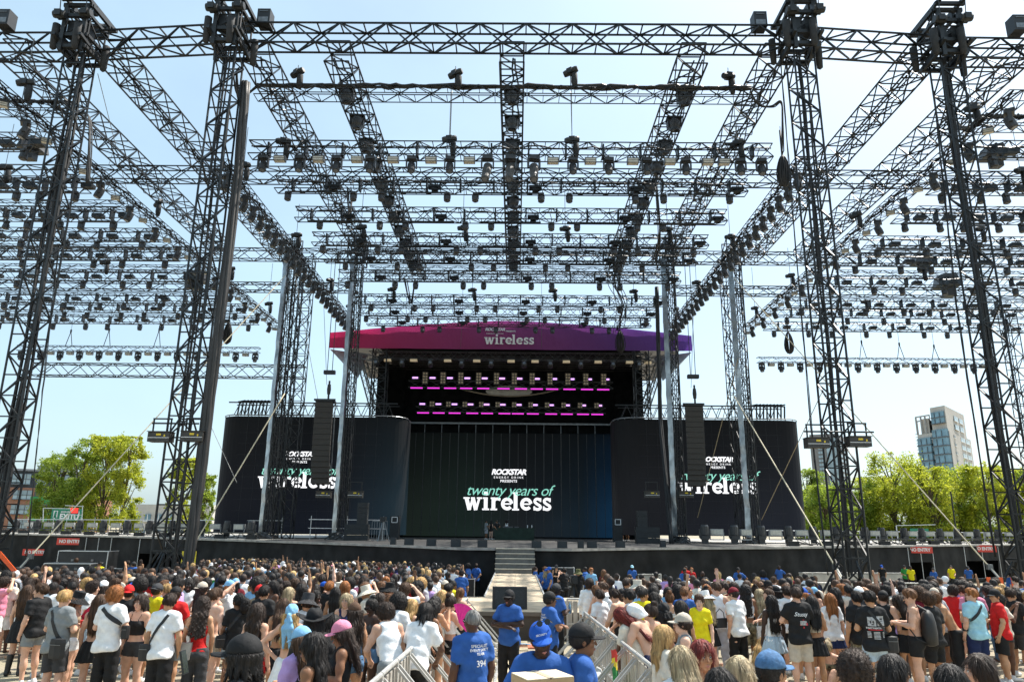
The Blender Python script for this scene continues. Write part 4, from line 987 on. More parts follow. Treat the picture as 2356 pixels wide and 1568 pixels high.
# ================================================================ lamps standing on the deck wings
def edgeY(x): return float(np.interp(x,[e[0] for e in EDGE],[e[1] for e in EDGE]))
def deckpt(px,off):
    y=60
    for _ in range(6): x=at(px,1240,y).x; y=edgeY(x)+off
    return Vector((x,y,DZ+.003))
def mk_up():
    e=empty('moving_head')
    g=MB(); g.box((0,0,.55),(.5,.45,.25)); g.box((0,0,.3),(.4,.3,.3)); g.build('base',HEADM,e)
    g=MB(); g.lathe([(.14,-.02),(.26,.06),(.27,.6),(.22,.72),(.16,.72)],(0,0,.65),(0,0,1),n=10); h=g.build('head',HEADM,e)
    g=MB(); 
    for s_ in (-1,1): g.bar((s_*.3,0,.55),(s_*.3,0,1.1),.07,.15)
    g.bar((-.33,0,.56),(.33,0,.56),.08,.15)
    g.build('yoke',HEADM,e); return e
def mk_fl():
    e=empty('strobe_light')
    g=MB(); g.box((0,0,.9),(.85,.3,.42)); g.bar((-.44,0,.4),(-.44,0,.9),.06); g.bar((.44,0,.4),(.44,0,.9),.06); g.bar((-.44,0,.42),(.44,0,.42),.06); g.build('housing',M('light_grey_housing',(.30,.31,.31),.4,.2,.15,6),e)
    g=MB(); g.box((0,-.155,.9),(.74,.02,.3)); g.build('panel',PANM,e); return e
U1=mk_up(); U2=mk_fl()
lamps={'left':([],[]),'right':([],[])}
LEFTpx=[30,58,80,106,128,155,178,207,233,262,288,316,340,367,392,425,460,492,520,548,575]
RIGHTpx=[1622,1650,1690,1716,1752,1785,1815,1846,1872,1902,1925,1958,1992,2013,2030,2055,2082,2101,2123,2141,2165,2184,2205,2232,2252,2279,2302,2328]
pat=0
for side,pxs in (('left',LEFTpx),('right',RIGHTpx)):
    for j,px in enumerate(pxs):
        p=deckpt(px,2.2); k=j%2; c=copy_tree(U1 if k==0 else U2); c.location=p; c.rotation_euler=(0,0,rnd.uniform(-.3,.3)); c.scale=(1.05,)*3; lamps[side][k].append(c)
    label_row(lamps[side][0],'upright black moving head lamp','on the deck of the %s wing'%side,'lamp','upright moving heads on the %s wing'%side)
    label_row(lamps[side][1],'pale grey strobe lamp','standing on the deck of the %s wing'%side,'lamp','strobes on the %s wing'%side)
for o in (U1,U2):
    for c in list(o.children_recursive): bpy.data.objects.remove(c)
    bpy.data.objects.remove(o)
for side,a,b in (('left',-60,-20),('right',20,60)):
    g=MB(); n=34; P=[]
    for i in range(n+1):
        x=a+(b-a)*i/n; P.append(Vector((x,edgeY(x)+1.7,DZ)))
    for i in range(n):
        for zz in (.12,.5): g.bar(P[i]+Vector((0,0,zz)),P[i+1]+Vector((0,0,zz)),.07); 
        g.bar(P[i]+Vector((0,.6,.5)),P[i+1]+Vector((0,.6,.5)),.07)
        g.bar(P[i]+Vector((0,0,.12)),P[i]+Vector((0,0,.5)),.05); g.bar(P[i]+Vector((0,0,.5)),P[i+1]+Vector((0,0,.12)),.04)
        if i%3==0: g.box(P[i]+Vector((.3,-.4,.18)),(.8,.5,.34))
        g.tube([P[i]+Vector((rnd.uniform(0,1),-.5+rnd.uniform(-.3,.3),.03+.15*rnd.random())),P[i]+Vector((rnd.uniform(0,1),0,.3)),P[i+1]+Vector((0,-.4,.04))],.035,4)
    tag(g.build('floor_truss',BLK),'low black lamp rail along the %s wing of the deck'%side,'truss')
    # scaffold handrail behind
    g=MB(); 
    for i in range(0,n+1,2):
        p=P[i]+Vector((0,5,0)); g.bar(p,p+Vector((0,0,1.75 if side=='left' else 1.2)),.06,n=6)
    for i in range(n): g.bar(P[i]+Vector((0,5,1.5 if side=='left' else 1.1)),P[i+1]+Vector((0,5,1.5 if side=='left' else 1.1)),.055,n=6)
    tag(g.build('handrail',ALU),'scaffold handrail at the back of the %s wing'%side,'railing')
# ================================================================ signs
RED=M('red_sign',(.62,.055,.035),.5,0,.06,2); GRN=M('green_sign',(.02,.20,.11),.6,0,.1,2); SWH=M('sign_lettering',(.75,.74,.72),.5,0,.03,4)
def sign(a,b,pt,pb,Y,txt,mat,lab,thick=.05,txtscale=.82,name='sign'):
    A=at(a,(pt+pb)/2,Y); B=at(b,(pt+pb)/2,Y); T=at((a+b)/2,pt,Y).z; Bo=at((a+b)/2,pb,Y).z; w=B.x-A.x; h=T-Bo
    e=empty(name,((A.x+B.x)/2,Y,(T+Bo)/2),0,lab,'sign')
    g=MB(); g.box((0,0,0),(w,thick,h)); bd=g.build('board',mat,e)
    if txt: text_obj('lettering',txt,SWH,e,stand(0,-thick/2-.01,-h*.2),width=w*txtscale,size=1,offset=.035,extrude=.01,spacing=.95)
    return e,w,h
def eY(px):
    return deckpt(px,-.35).y
sign(131,190,1237,1252.5,eY(160),'NO ENTRY',RED,'red no entry sign over the doorway in the left skirt')
sign(52,108,1262,1277,eY(80)-.1,'NO ENTRY',RED,'red no entry sign in shade behind the left strap')
sign(2087,2145.5,1257,1271.5,eY(2116),'NO ENTRY',RED,'red no entry sign over the wide right doorway')
sign(2236,2292,1253.5,1269,eY(2264),'NO ENTRY',RED,'red no entry sign nearest the right edge')
e,w,h=sign(118,188,1170,1197,92,None,GRN,'green emergency exit banner with white running man above the left wing',name='exit_sign')
text_obj('lettering','EMERGENCY',SWH,e,stand(w*.02,-.04,h*.18),width=w*.42,offset=.02,extrude=.01)
text_obj('lettering','EXIT',SWH,e,stand(w*.02,-.04,-h*.33),width=w*.46,offset=.04,extrude=.01)
g=MB(); g.box((-w*.36,-.04,0),(w*.14,.02,h*.7)); 
g.build('pictogram_plate',SWH,e)
g=MB(); x0=-w*.36; g.bar((x0,-.06,-.1),(x0-.2,-.06,-.6),.14); g.bar((x0,-.06,-.1),(x0+.2,-.06,-.5),.14); g.bar((x0,-.06,-.1),(x0+.05,-.06,.4),.2); g.lathe([(.12,-.02),(.12,.02)],(x0+.1,-.06,.6),(0,1,0),n=8); g.build('running_figure',GRN,e)
g=MB(); g.tube([(w*.34+.25*math.cos(t),-.05,.0+.55*math.sin(t)) for t in [i*PI/8 for i in range(17)]],.1,5); g.build('zero_ring',SWH,e)
e,w,h=sign(162,181,1168,1182,88,None,M('led_sign_face',(.02,.02,.02),.4),'small dark message board with glowing red lines',name='message_board')
g=MB(); 
for zz in (.27,.07,-.13): g.box((-.03,-.035,zz),(w*.9,.02,.14))
g.build('lit_lines',M('red_led',(.3,.01,.01),.5,0,0,emit=(1,.03,.02),es=1.6),e)
e,w,h=sign(2095,2137,1215,1234,86,None,GRN,'green exit banner behind the lamps of the right wing',name='exit_sign')
text_obj('lettering','EXIT',SWH,e,stand(w*.1,-.04,-h*.2),width=w*.5,offset=.04,extrude=.01)
g=MB(); A=at(2062,1208,86);B=at(2152,1206,86); g.bar(A,B,.07); g.bar(A,(A.x,A.y,DZ),.07); tag(g.build('scaffold',ALU),'thin scaffold frame above the green exit banner on the right','scaffold')
g=MB(); A=at(163,1161,89);B=at(308/2.772*.6135+200,1163,89); 
for (a,b) in (((150,1162),(192,1164)),((100,1168),(182,1170)),((100,1168),(99,1200)),((190,1162),(188,1200)),((160,1183),(188,1184))): g.bar(at(a[0],a[1],89),at(b[0],b[1],89),.07)
tag(g.build('scaffold',ALU),'thin scaffold frame around the exit banner and message board','scaffold')
g=MB(); c=at(434,1284,47); g.box((0,0,0),(.9,.03,.9)); e=g.build('hazard_sign',M('yellow_sign',(.65,.52,.03),.5,0,.2,3),loc=c); tag(e,'small yellow warning sign beside the dark cable post','sign')
# ================================================================ trees
def leafmat(name,c1,c2,tr):
    m=bpy.data.materials.new(name); m.use_nodes=True; nt=m.node_tree; N=nt.nodes; L=nt.links; b=N['Principled BSDF']; out=N['Material Output']
    b.inputs['Roughness'].default_value=.5
    tc=N.new('ShaderNodeTexCoord'); nz=N.new('ShaderNodeTexNoise'); nz.inputs['Scale'].default_value=.6; nz.inputs['Detail'].default_value=5
    nz2=N.new('ShaderNodeTexNoise'); nz2.inputs['Scale'].default_value=9
    mx=N.new('ShaderNodeMix'); mx.data_type='RGBA'; mx.inputs[6].default_value=c1+(1,); mx.inputs[7].default_value=c2+(1,)
    ma=N.new('ShaderNodeMath'); ma.operation='ADD'; mr=N.new('ShaderNodeMapRange'); mr.inputs[1].default_value=.75; mr.inputs[2].default_value=1.25
    L.new(tc.outputs['Object'],nz.inputs[0]); L.new(tc.outputs['Object'],nz2.inputs[0]); L.new(nz.outputs[0],ma.inputs[0]); L.new(nz2.outputs[0],ma.inputs[1]); L.new(ma.outputs[0],mr.inputs[0]); L.new(mr.outputs[0],mx.inputs[0])
    L.new(mx.outputs[2],b.inputs['Base Color'])
    t=N.new('ShaderNodeBsdfTranslucent'); L.new(mx.outputs[2],t.inputs[0]); ms=N.new('ShaderNodeMixShader'); ms.inputs[0].default_value=tr
    L.new(b.outputs[0],ms.inputs[1]); L.new(t.outputs[0],ms.inputs[2]); L.new(ms.outputs[0],out.inputs[0]); return m
LF=[leafmat('leaf_yellow_green',(.25,.32,.03),(.62,.62,.06),.6),leafmat('leaf_mid_green',(.14,.23,.03),(.42,.50,.06),.57)]
BARK=M('bark',(.10,.075,.05),.9,0,.3,3,bump=.5)
def tree(x,y,z0,H,Wd,seed,mat,label,n=9000,leaf=.34,spire=0.,trunk_h=.3):
    n=int(n*2.1); leaf*=.72
    r=np.random.default_rng(seed); q=random.Random(seed)
    e=empty('tree',(x,y,z0),0,label,'tree','trees beyond the stage')
    g=MB(); lean=q.uniform(-.3,.3)
    g.tube([(0,0,0),(lean*.3,0,H*.3),(lean,0,H*.6),(lean*1.2,0,H*.9)],[Wd*.035,Wd*.028,Wd*.018,.05],8)
    lobes=[]; nl=int(40+Wd*4)
    for i in range(nl):
        t=q.random(); zz=H*(trunk_h+(1-trunk_h)*(.06+.88*t)); 
        prof=math.sin(PI*min(1,.18+.82*(1-t)**(.65 if not spire else .9))) if t>.4 else .75+.5*t
        rad=Wd*.5*min(1,prof)*(.55+.45*q.random()); a=q.uniform(0,2*PI)
        lr=Wd*q.uniform(.06,.13); lobes.append((lean*t+rad*.85*math.cos(a),rad*.85*math.sin(a),zz,lr))
    for i in range(int(3+spire*6)): lobes.append((lean+(.0 if i%2 else .18)*Wd+q.uniform(-.06,.06)*Wd,q.uniform(-.1,.1)*Wd,H*q.uniform(.82,.98),Wd*.055))
    for (lx,ly,lz,lr) in lobes[::1]:
        if q.random()<.45: g.tube([(lean*.4,0,max(.15*H,lz-H*.22)),(lx*.5+lean*.3,ly*.5,lz-lr*.7),(lx,ly,lz+lr*.3)],[Wd*.012,Wd*.008,.03],5)
    g.build('trunk',BARK,e)
    L_=np.array(lobes); w=L_[:,3]**2; idx=r.choice(len(L_),n,p=w/w.sum())
    d=r.normal(size=(n,3)); d/=np.linalg.norm(d,axis=1)[:,None]; rr=r.random(n)**.45
    # clumps within lobes
    C=L_[idx,:3]+r.normal(size=(n,3))*L_[idx,3:4]*np.array([.62,.62,.5])
    C+=.3*np.sin(C*2.3+np.array([1.,2.,3.]))
    s=leaf*(.55+.8*r.random(n)); a=r.normal(size=(n,3)); a/=np.linalg.norm(a,axis=1)[:,None]; b=np.cross(a,r.normal(size=(n,3))); b/=np.linalg.norm(b,axis=1)[:,None]
    V=np.stack([C-a*s[:,None]*.5,C+b*s[:,None]*.33,C+a*s[:,None]*.5,C-b*s[:,None]*.33],1).reshape(-1,3)
    me=bpy.data.meshes.new('crown'); me.vertices.add(4*n); me.vertices.foreach_set('co',V.astype(np.float32).ravel()); me.loops.add(4*n); me.loops.foreach_set('vertex_index',np.arange(4*n,dtype=np.int32))
    me.polygons.add(n); me.polygons.foreach_set('loop_start',np.arange(0,4*n,4,dtype=np.int32)); me.polygons.foreach_set('loop_total',np.full(n,4,dtype=np.int32)); me.materials.append(mat); me.update(); me.validate()
    inst('crown',me,e); return e
def tree_at(px,pytop,wpx,Y,seed,mat,label,**k):
    t=at(px,pytop,Y); z0=-2.; W_=wpx/F*Y*1.0; return tree(t.x,Y,z0,t.z-z0,W_,seed,mat,label,**k)
tree_at(150,1030,100,102,1,LF[1],'green tree in front of the brick flats, leftmost of the left group',n=9000,spire=.4,trunk_h=.2)
tree_at(200,1004,110,100,2,LF[1],'tall pointed tree rising behind the left wing, second from the left',n=12000,spire=.6,trunk_h=.2)
tree_at(262,992,110,99,3,LF[0],'tallest yellow-green tree with a twin tip left of the inner left tower',n=12000,spire=.6,trunk_h=.2)
tree_at(308,1000,92,98,4,LF[0],'yellow-green tree just left of the inner left tower',n=9500,spire=.5,trunk_h=.2)
tree_at(432,1048,75,100,5,LF[0],'yellow-green tree between the inner left tower and the cable post',n=7000,spire=.5,trunk_h=.2)
tree_at(478,1072,60,98,6,LF[1],'green tree between the cable post and the left screen',n=6500,spire=.4,trunk_h=.2)
RT=[(1848,1072,80,112,1,'dark green tree against the right end of the right screen'),(1895,1118,110,104,1,'rounded green tree left of the inner right tower'),(1968,1100,90,110,1,'green tree behind the inner right tower'),(2040,1040,130,108,0,'loose-topped yellow-green tree right of the inner right tower'),(2085,1090,110,112,1,'green tree in front of the left foot of the tall block'),
    (2130,1068,120,104,0,'yellow-green tree below the tall block'),(2190,1070,120,108,1,'broad green tree below the right side of the tall block'),(2255,1058,110,103,0,'yellow-green tree left of the outer right tower'),(2325,1075,110,106,0,'yellow-green tree right of the outer right tower'),(2390,1060,100,104,1,'green tree cut by the right edge')]
RT+=[(1870,1110,90,121,1,'green tree in the back row just right of the right screen'),(1935,1112,95,123,1,'green tree in the back row behind the inner right tower'),(2010,1095,95,122,0,'yellow-green tree in the back row right of the inner right tower'),(2160,1092,110,120,1,'green tree in the back row under the tall block'),(2290,1085,115,119,1,'green tree in the back row by the outer right tower')]
for i,(px,pt,w_,Y,m_,lab) in enumerate(RT): tree_at(px,pt,w_*1.15,Y,20+i,LF[m_],lab,n=9500,trunk_h=.1,leaf=.38)
# ================================================================ buildings
GLS=M('blue_glass',(.13,.24,.31),.12,0,.35,.25,spec=.8); GLS2=M('pale_glass',(.28,.36,.40),.15,0,.4,.3,spec=.8)
def facade(parent,o,u,w,h,floors,cols,mat,winmat,ww=.6,wh=.6,z0=0,frame=None,name='window'):
    """windows as parts on a wall plane starting at o, direction u (unit), outward normal = u x z flipped"""
    u=Vector(u).normalized(); nrm=u.cross(Vector((0,0,1))); o=Vector(o); ang=math.atan2(u.y,u.x)
    cw=w/cols; fh=h/floors; g=MB(); g.box((0,0,0),(cw*ww,.25,fh*wh)); me=g.mesh('window',winmat)
    g=MB(); g.bar((-cw*ww/2,-.14,0),(cw*ww/2,-.14,0),.0001) if 0 else g.box((0,-.16,-fh*wh/2),(cw*ww+.2,.3,.15)); g.box((0,-.14,0),(.12,.06,fh*wh)); sill=g.mesh('sill',frame or WHT)
    for f in range(floors):
        for c in range(cols):
            p=o+u*(cw*(c+.5))+Vector((0,0,z0+fh*(f+.5)))
            x=inst(name,me,parent,p,(0,0,ang)); 
            inst('frame',sill,x)
# tall residential block right (two visible faces)
CON=M('pale_concrete',(.46,.43,.39),.8,0,.08,.2); DGR=M('dark_cladding',(.10,.11,.12),.6,0,.15,.3)
Yb=300; zb0=-2
A=at(2122,1080,Yb); Cn=at(2196,1080,Yb-14); Bx=at(2243,1080,Yb+16); zt=at(2150,1000,Yb).z
e=empty('apartment_tower',(0,0,0),0,'tall pale concrete apartment tower with blue glass bays above the right trees','building')
def prism(g,pts,z0,z1):
    n=len(pts); g.add([(x,y,z0) for x,y in pts]+[(x,y,z1) for x,y in pts],[(i,(i+1)%n,n+(i+1)%n,n+i) for i in range(n)]+[tuple(range(n,2*n))])
rr_=A.x/A.y*1.03; ft=[(A.x,A.y),(Cn.x,Cn.y),(Bx.x,Bx.y),(Bx.x-2,Bx.y+18),(A.x+22*rr_,A.y+22)]
g=MB(); prism(g,ft,zb0,zt); 
ztt=at(2200,945,Yb).z; u1=Vector((Cn.x-A.x,Cn.y-A.y,0)); u1l=u1.length; u1n=u1.normalized(); u2=Vector((Bx.x-Cn.x,Bx.y-Cn.y,0)); u2l=u2.length; u2n=u2.normalized()
P1=Vector((A.x,A.y,0))+u1*.5; prism(g,[(P1.x,P1.y),(Cn.x-.3,Cn.y+.3),(Cn.x+u2.x*.82,Cn.y+u2.y*.82),(Cn.x+u2.x*.8,Cn.y+u2.y*.8+10),(P1.x+12*rr_,P1.y+12)],zt,ztt)
P0=Vector((A.x,A.y,0))+u1*.22; prism(g,[(P0.x,P0.y+2),(P1.x,P1.y+2),(P1.x+10*rr_,P1.y+10),(P0.x+10*rr_,P0.y+10)],zt,zt+(ztt-zt)*.62)
g.build('wall',CON,e)
nrm1=Vector((u1n.y,-u1n.x,0)); ab=A.xy.to_3d()
def bay(x0,x1,z0,z1,fl,depth,nm):
    o=ab+u1*x0+nrm1*depth/2; w=u1l*(x1-x0); fh=(z1-z0)/fl; ang=math.atan2(u1n.y,u1n.x)
    g=MB(); g.box((0,0,0),(w,depth,fh*.86)); me=g.mesh('w',GLS); g=MB(); g.box((0,-.1,0),(w+.3,depth+.3,fh*.14)); g.box((-w*.2,-.25,fh*.4),(.15,depth,fh*.8)); g.box((w*.22,-.25,fh*.4),(.15,depth,fh*.8)); fm=g.mesh('f',DGR)
    for f in range(fl):
        x=inst('window_bay',me,e,o+u1n*w/2+Vector((0,0,z0+fh*(f+.5))),(0,0,ang)); inst('spandrel',fm,x,(0,0,-fh/2))
zlo=zt-36
bay(.02,.44,zlo,zt-1.5,11,1.,''); bay(.56,.98,zlo,zt+1,11,1.6,''); bay(.56,.94,zt+3.2,ztt-2,2,1.0,'')
facade(e,ab+u1*.43,u1n,u1l*.12,36,11,1,CON,M('recess_glass',(.05,.06,.06),.3),.7,.5,zlo)
facade(e,Vector((Cn.x,Cn.y,0))+u2*.1,u2n,u2l*.22,36,11,1,CON,M('recess_glass',(.05,.06,.06)),.35,.35,zlo)
facade(e,Vector((Cn.x,Cn.y,0))+u2*.48,u2n,u2l*.46,36,11,2,CON,GLS2,.8,.55,zlo)
facade(e,Vector((Cn.x,Cn.y,0))+u2*.28,u2n,u2l*.46,ztt-zt-3,2,2,CON,GLS2,.7,.6,zt+1)
g=MB() # roof-top pergola frame
z1=zt+(ztt-zt)*.72
for a_,b_ in ((0,0),(.16,0),(.3,0),(0,1),(.3,1)):
    p=ab+u1*a_+Vector((b_*12*rr_,b_*12,0)); g.bar(p+Vector((0,0,zt)),p+Vector((0,0,z1)),.5)
for q_ in (0,12): g.bar(ab+Vector((q_*rr_,q_,z1)),ab+u1*.45+Vector((q_*rr_,q_,z1)),.5)
for a_ in (0,.16,.3,.45): p=ab+u1*a_+Vector((0,0,z1)); g.bar(p,p+Vector((12*rr_,12,0)),.4)
for k in range(30): p=ab-u1n*1.2+Vector((0,0,zlo+k*1.25)); g.bar(p,p+u1n*1.2,.25)
g.build('pergola_frame',M('frame_grey',(.35,.34,.33),.5,0,.1,2),e)
# second block behind tower
Yb=340; A=at(1869,1080,Yb); Cn=at(1932,1080,Yb-6); Bx=at(1955,1080,Yb+14); zt=at(1895,1000,Yb).z
e=empty('apartment_tower',(0,0,0),0,'slim grey tower with a column of square windows behind the inner right tower','building')
g=MB(); prism(g,[(A.x,A.y),(Cn.x,Cn.y),(Bx.x,Bx.y),(A.x+25*A.x/A.y*1.03,A.y+25)],-2,zt); g.build('wall',M('grey_brown_cladding',(.20,.19,.185),.7,0,.08,.2),e)
u=Vector((Cn.x-A.x,Cn.y-A.y,0)); ab=A.xy.to_3d()
facade(e,ab+u*.22,u,u.length*.3,zt-28,10,1,CON,GLS2,.6,.7,26,frame=DGR); 
g=MB(); uu=u.normalized(); g.box((0,0,0),(u.length*.38,.6,zt-4)); g.build('glass_strip',GLS2,e,loc=ab+u*.79+Vector((uu.y,-uu.x,0))*.1+Vector((0,0,zt/2))).rotation_euler=(0,0,math.atan2(u.y,u.x))
facade(e,Vector((Cn.x,Cn.y,0)),(Bx.x-Cn.x,Bx.y-Cn.y,0),Vector((Bx.x-Cn.x,Bx.y-Cn.y,0)).length,zt-20,12,2,CON,GLS,.7,.6,18,frame=DGR)
# brick flats on the left
BRK=bpy.data.materials.new('brown_brick'); BRK.use_nodes=True; nt=BRK.node_tree; N=nt.nodes; L=nt.links; b=N['Principled BSDF']; tc=N.new('ShaderNodeTexCoord'); mp=N.new('ShaderNodeMapping'); mp.inputs['Rotation'].default_value=(R(90),0,0)
br=N.new('ShaderNodeTexBrick'); br.inputs['Scale'].default_value=1.6; br.inputs['Color1'].default_value=(.38,.17,.10,1); br.inputs['Color2'].default_value=(.30,.13,.08,1); br.inputs['Mortar'].default_value=(.25,.2,.16,1)
L.new(tc.outputs['Object'],mp.inputs[0]); L.new(mp.outputs[0],br.inputs[0]); L.new(br.outputs[0],b.inputs['Base Color']); b.inputs['Roughness'].default_value=.85
Yb=125; e=empty('apartment_block',(0,0,0),0,'brown brick flats with grey top storey and green balconies at the left edge','building')
A=at(-60,1150,Yb); B=at(150,1150,Yb+6); zt=at(60,1119,Yb).z; ztt=at(80,1080,Yb).z; z1=-2
u=Vector((B.x-A.x,B.y-A.y,0)); ab=A.xy.to_3d(); ul=u.length; un=u.normalized(); nn_=Vector((un.y,-un.x,0)); ang=math.atan2(u.y,u.x)
g=MB(); prism(g,[(A.x,A.y),(B.x,B.y),(B.x+2,B.y+12),(A.x,A.y+12)],z1,zt)
p=ab+u*.86; g.build('brick_wall',BRK,e)
g=MB(); prism(g,[(A.x,A.y+.5),(B.x-.3,B.y+.5),(B.x,B.y+11),(A.x,A.y+11)],zt,ztt)
q0=ab+u*.64-nn_*-.05; q1=ab+u*.82-nn_*-.05; prism(g,[(q0.x,q0.y),(q1.x,q1.y),(q1.x,q1.y+2),(q0.x,q0.y+2)],z1,zt+.01)
g.build('grey_storey',M('slate_cladding',(.075,.085,.10),.6,0,.1,.5),e)
g=MB(); prism(g,[(A.x,A.y-.1),(B.x,B.y-.1),(B.x+.4,B.y+11.5),(A.x,A.y+11.5)],ztt,ztt+.35); g.box((ab+u*.62)+Vector((0,6,ztt+.8)),(5,4,1)); g.lathe([(.6,0),(.7,.5),(.2,1.1)],(ab+u*.70)+Vector((0,5,ztt+1.2)),n=8); g.build('roof',M('roof_grey',(.25,.26,.28),.7),e)
fh=(zt-z1)/4.4
for (f0,f1,xs_) in ((zt-3*fh,zt,(.46,.56,.90,.97)),(zt,ztt,(.3,.42,.52,.70,.86,.95))):
    nf=3 if f0<zt else 1; hh=(f1-f0)/nf
    g=MB(); g.box((0,0,0),(1.35,.3,hh*.62)); me=g.mesh('w',GLS2); g=MB(); g.box((0,-.17,0),(.1,.05,hh*.62)); g.box((0,-.17,0),(1.5,.05,.1)); g.box((0,-.17,-hh*.31),(1.6,.2,.12)); fm=g.mesh('f',DGR)
    for k in range(nf):
        for x_ in xs_: w_=inst('window',me,e,ab+u*x_+Vector((0,0,f0+hh*(k+.5))),(0,0,ang)); inst('frame',fm,w_)
GB=M('green_glass_balcony',(.02,.26,.07),.25,0,.15,1)
for pt in (1156-12,1183-1):
    c=at(88,pt+6,Yb-2); wd=49/F*Yb; ee=MB(); ee.box((0,0,0),(wd,.12,1.25)); ee.box((-wd/2,1,0),(.12,2,1.25)); ee.box((wd/2,1,0),(.12,2,1.25)); o=ee.build('balcony',GB,e,loc=(c.x,Yb-1.2,c.z)); 
    f=MB(); f.box((0,1,-.7),(wd+.2,2.1,.14)); f.box((0,1.9,1.2),(wd*.8,.1,1.3)); f.build('slab',DGR,o)
# pale low building glimpsed between the trees
e=empty('pale_building',(0,0,0),0,'low pale building glimpsed through the trees behind the inner left tower','building')
A=at(300,1205,135);B=at(480,1205,135); zt=at(400,1160,135).z; g=MB(); g.box(((A.x+B.x)/2,138,(zt-2)/2),(B.x-A.x,6,zt+2)); g.build('wall',M('pale_render',(.55,.52,.48),.8,0,.05,1),e)
facade(e,Vector((A.x,134.9,0)),(1,0,0),B.x-A.x,zt-1,2,7,None,GLS,.5,.45,0)
# lamp post on the right
p=at(1656/2.772*.6135+1834,1110,95); g=MB(); px_=at(2190,1150,95)
g.tube([(px_.x,95,-2),(px_.x,95,at(2190,1130,95).z)],.09,6); tag(g.build('lamp_post',BLK),'thin dark post standing among the right trees','post')
# ================================================================ crowd barriers
BAR=ALUP
def barrier_run(pts,lab,cat='barrier',h=1.15,strut=1,group=None,panelmat=None,step=1.0,grp=None):
    """chain of crowd barrier units; every unit a thing"""
    k=0; P=[Vector((x,y,0)) for x,y in pts]; units=[]
    for a,b in zip(P[:-1],P[1:]):
        n=max(1,round((b-a).length/step))
        for i in range(n):
            p=a.lerp(b,i/n); q=a.lerp(b,(i+1)/n); d=(q-p).normalized(); s=Vector((-d.y,d.x,0))*strut; p=p+d*.015; q=q-d*.015
            zp,zq=gz(p.y)+.02,gz(q.y)+.02; A=Vector((p.x,p.y,zp)); B=Vector((q.x,q.y,zq)); U=Vector((0,0,1))
            e=empty('crowd_barrier',A)
            o=-A
            g=MB(); g.tube([A+U*h+o,B+U*h+o],.028,8); g.build('top_rail',BAR,e)
            g=MB()
            if panelmat:
                g.add([A+U*.08+o,B+U*.08+o,B+U*(h-.06)+o,A+U*(h-.06)+o],[(0,1,2,3)])
                g.add([A+U*.08+o+s*.03,B+U*.08+o+s*.03,B+U*(h-.06)+o+s*.03,A+U*(h-.06)+o+s*.03],[(3,2,1,0)])
                g.build('panel',panelmat,e)
            else:
                for f in (.12,.37,.62,.87): g.box(A.lerp(B,f)+U*h*.5+o,(.02+.10*abs(d.x),.02+.10*abs(d.y),h*.9))
                g.build('panel_slats',M('barrier_sheet',(.42,.39,.34),.5,.2,.2,3),e)
            g=MB()
            for Q in (A,B): g.bar(Q+U*.02+o,Q+U*h+o,.05)
            g.bar(A+U*.5+o,B+U*.5+o,.04); g.bar(A+U*.06+o,B+U*.06+o,.05)
            g.build('frame',BAR,e)
            if strut:
                for f in (.08,.92) if step<1.5 else (.05,.5,.95):
                    g=MB(); Q=A.lerp(B,f); g.bar(Q+U*(h-.06)+o+s*.02,Q+s*1.0+U*.03+o,.04,.03); g.build('strut',BAR,e)
                g=MB(); g.bar(A+s*1.0+U*.03+o,B+s*1.0+U*.03+o,.05); g.bar(A.lerp(B,.5)+U*.03+o,A.lerp(B,.5)+s*1.0+U*.03+o,.2,.02); g.build('foot_plate',BAR,e)
            units.append(e)
    n=len(units)
    for i,u_ in enumerate(units):
        tag(u_,'%s, %s'%(lab,('first' if i==0 else NW[min(i+1,26)])+' from its near or left end'),cat,grp or lab)
    return units
BLx=at(1051,1426,15).x; 
barrier_run([(-1.42,6.3),(-1.32,YA-.8)],'pale slanting-strut barrier along the left of the aisle',strut=-1)
barrier_run([(1.62,6.3),(1.52,16.8)],'pale slanting-strut barrier along the right of the aisle',strut=1)
LIN=M('barrier_cloth',(.62,.60,.55),.7,0,.10,1.5,bump=.2)
bp=at(1330,1330,44); 
barrier_run([(4.3,45.0),(9,47),(at(1500,1326,50).x,50),(at(1750,1322,54).x,53.5),(at(2068,1322,58).x,57)],'pale cloth-covered barrier along the right stage front',strut=0,panelmat=LIN,step=2.2)
barrier_run([(at(1335,1349,36).x,34.5),(at(1700,1345,36).x,36),(at(2120,1350,38).x,38)],'low open barrier crossing the right pen',strut=0,step=2.2,h=1.1,panelmat=None)
barrier_run([(at(420,1335,32).x,32),(at(640,1337,31).x,31),(at(935,1338,30).x,30)],'open pale barrier crossing the left pen',strut=0,step=2.2,h=1.1)
barrier_run([(at(1296,1366,23).x,21.5),(at(1345,1366,23).x,21.5)],'short open barrier beside the platform corner',strut=0,step=2)
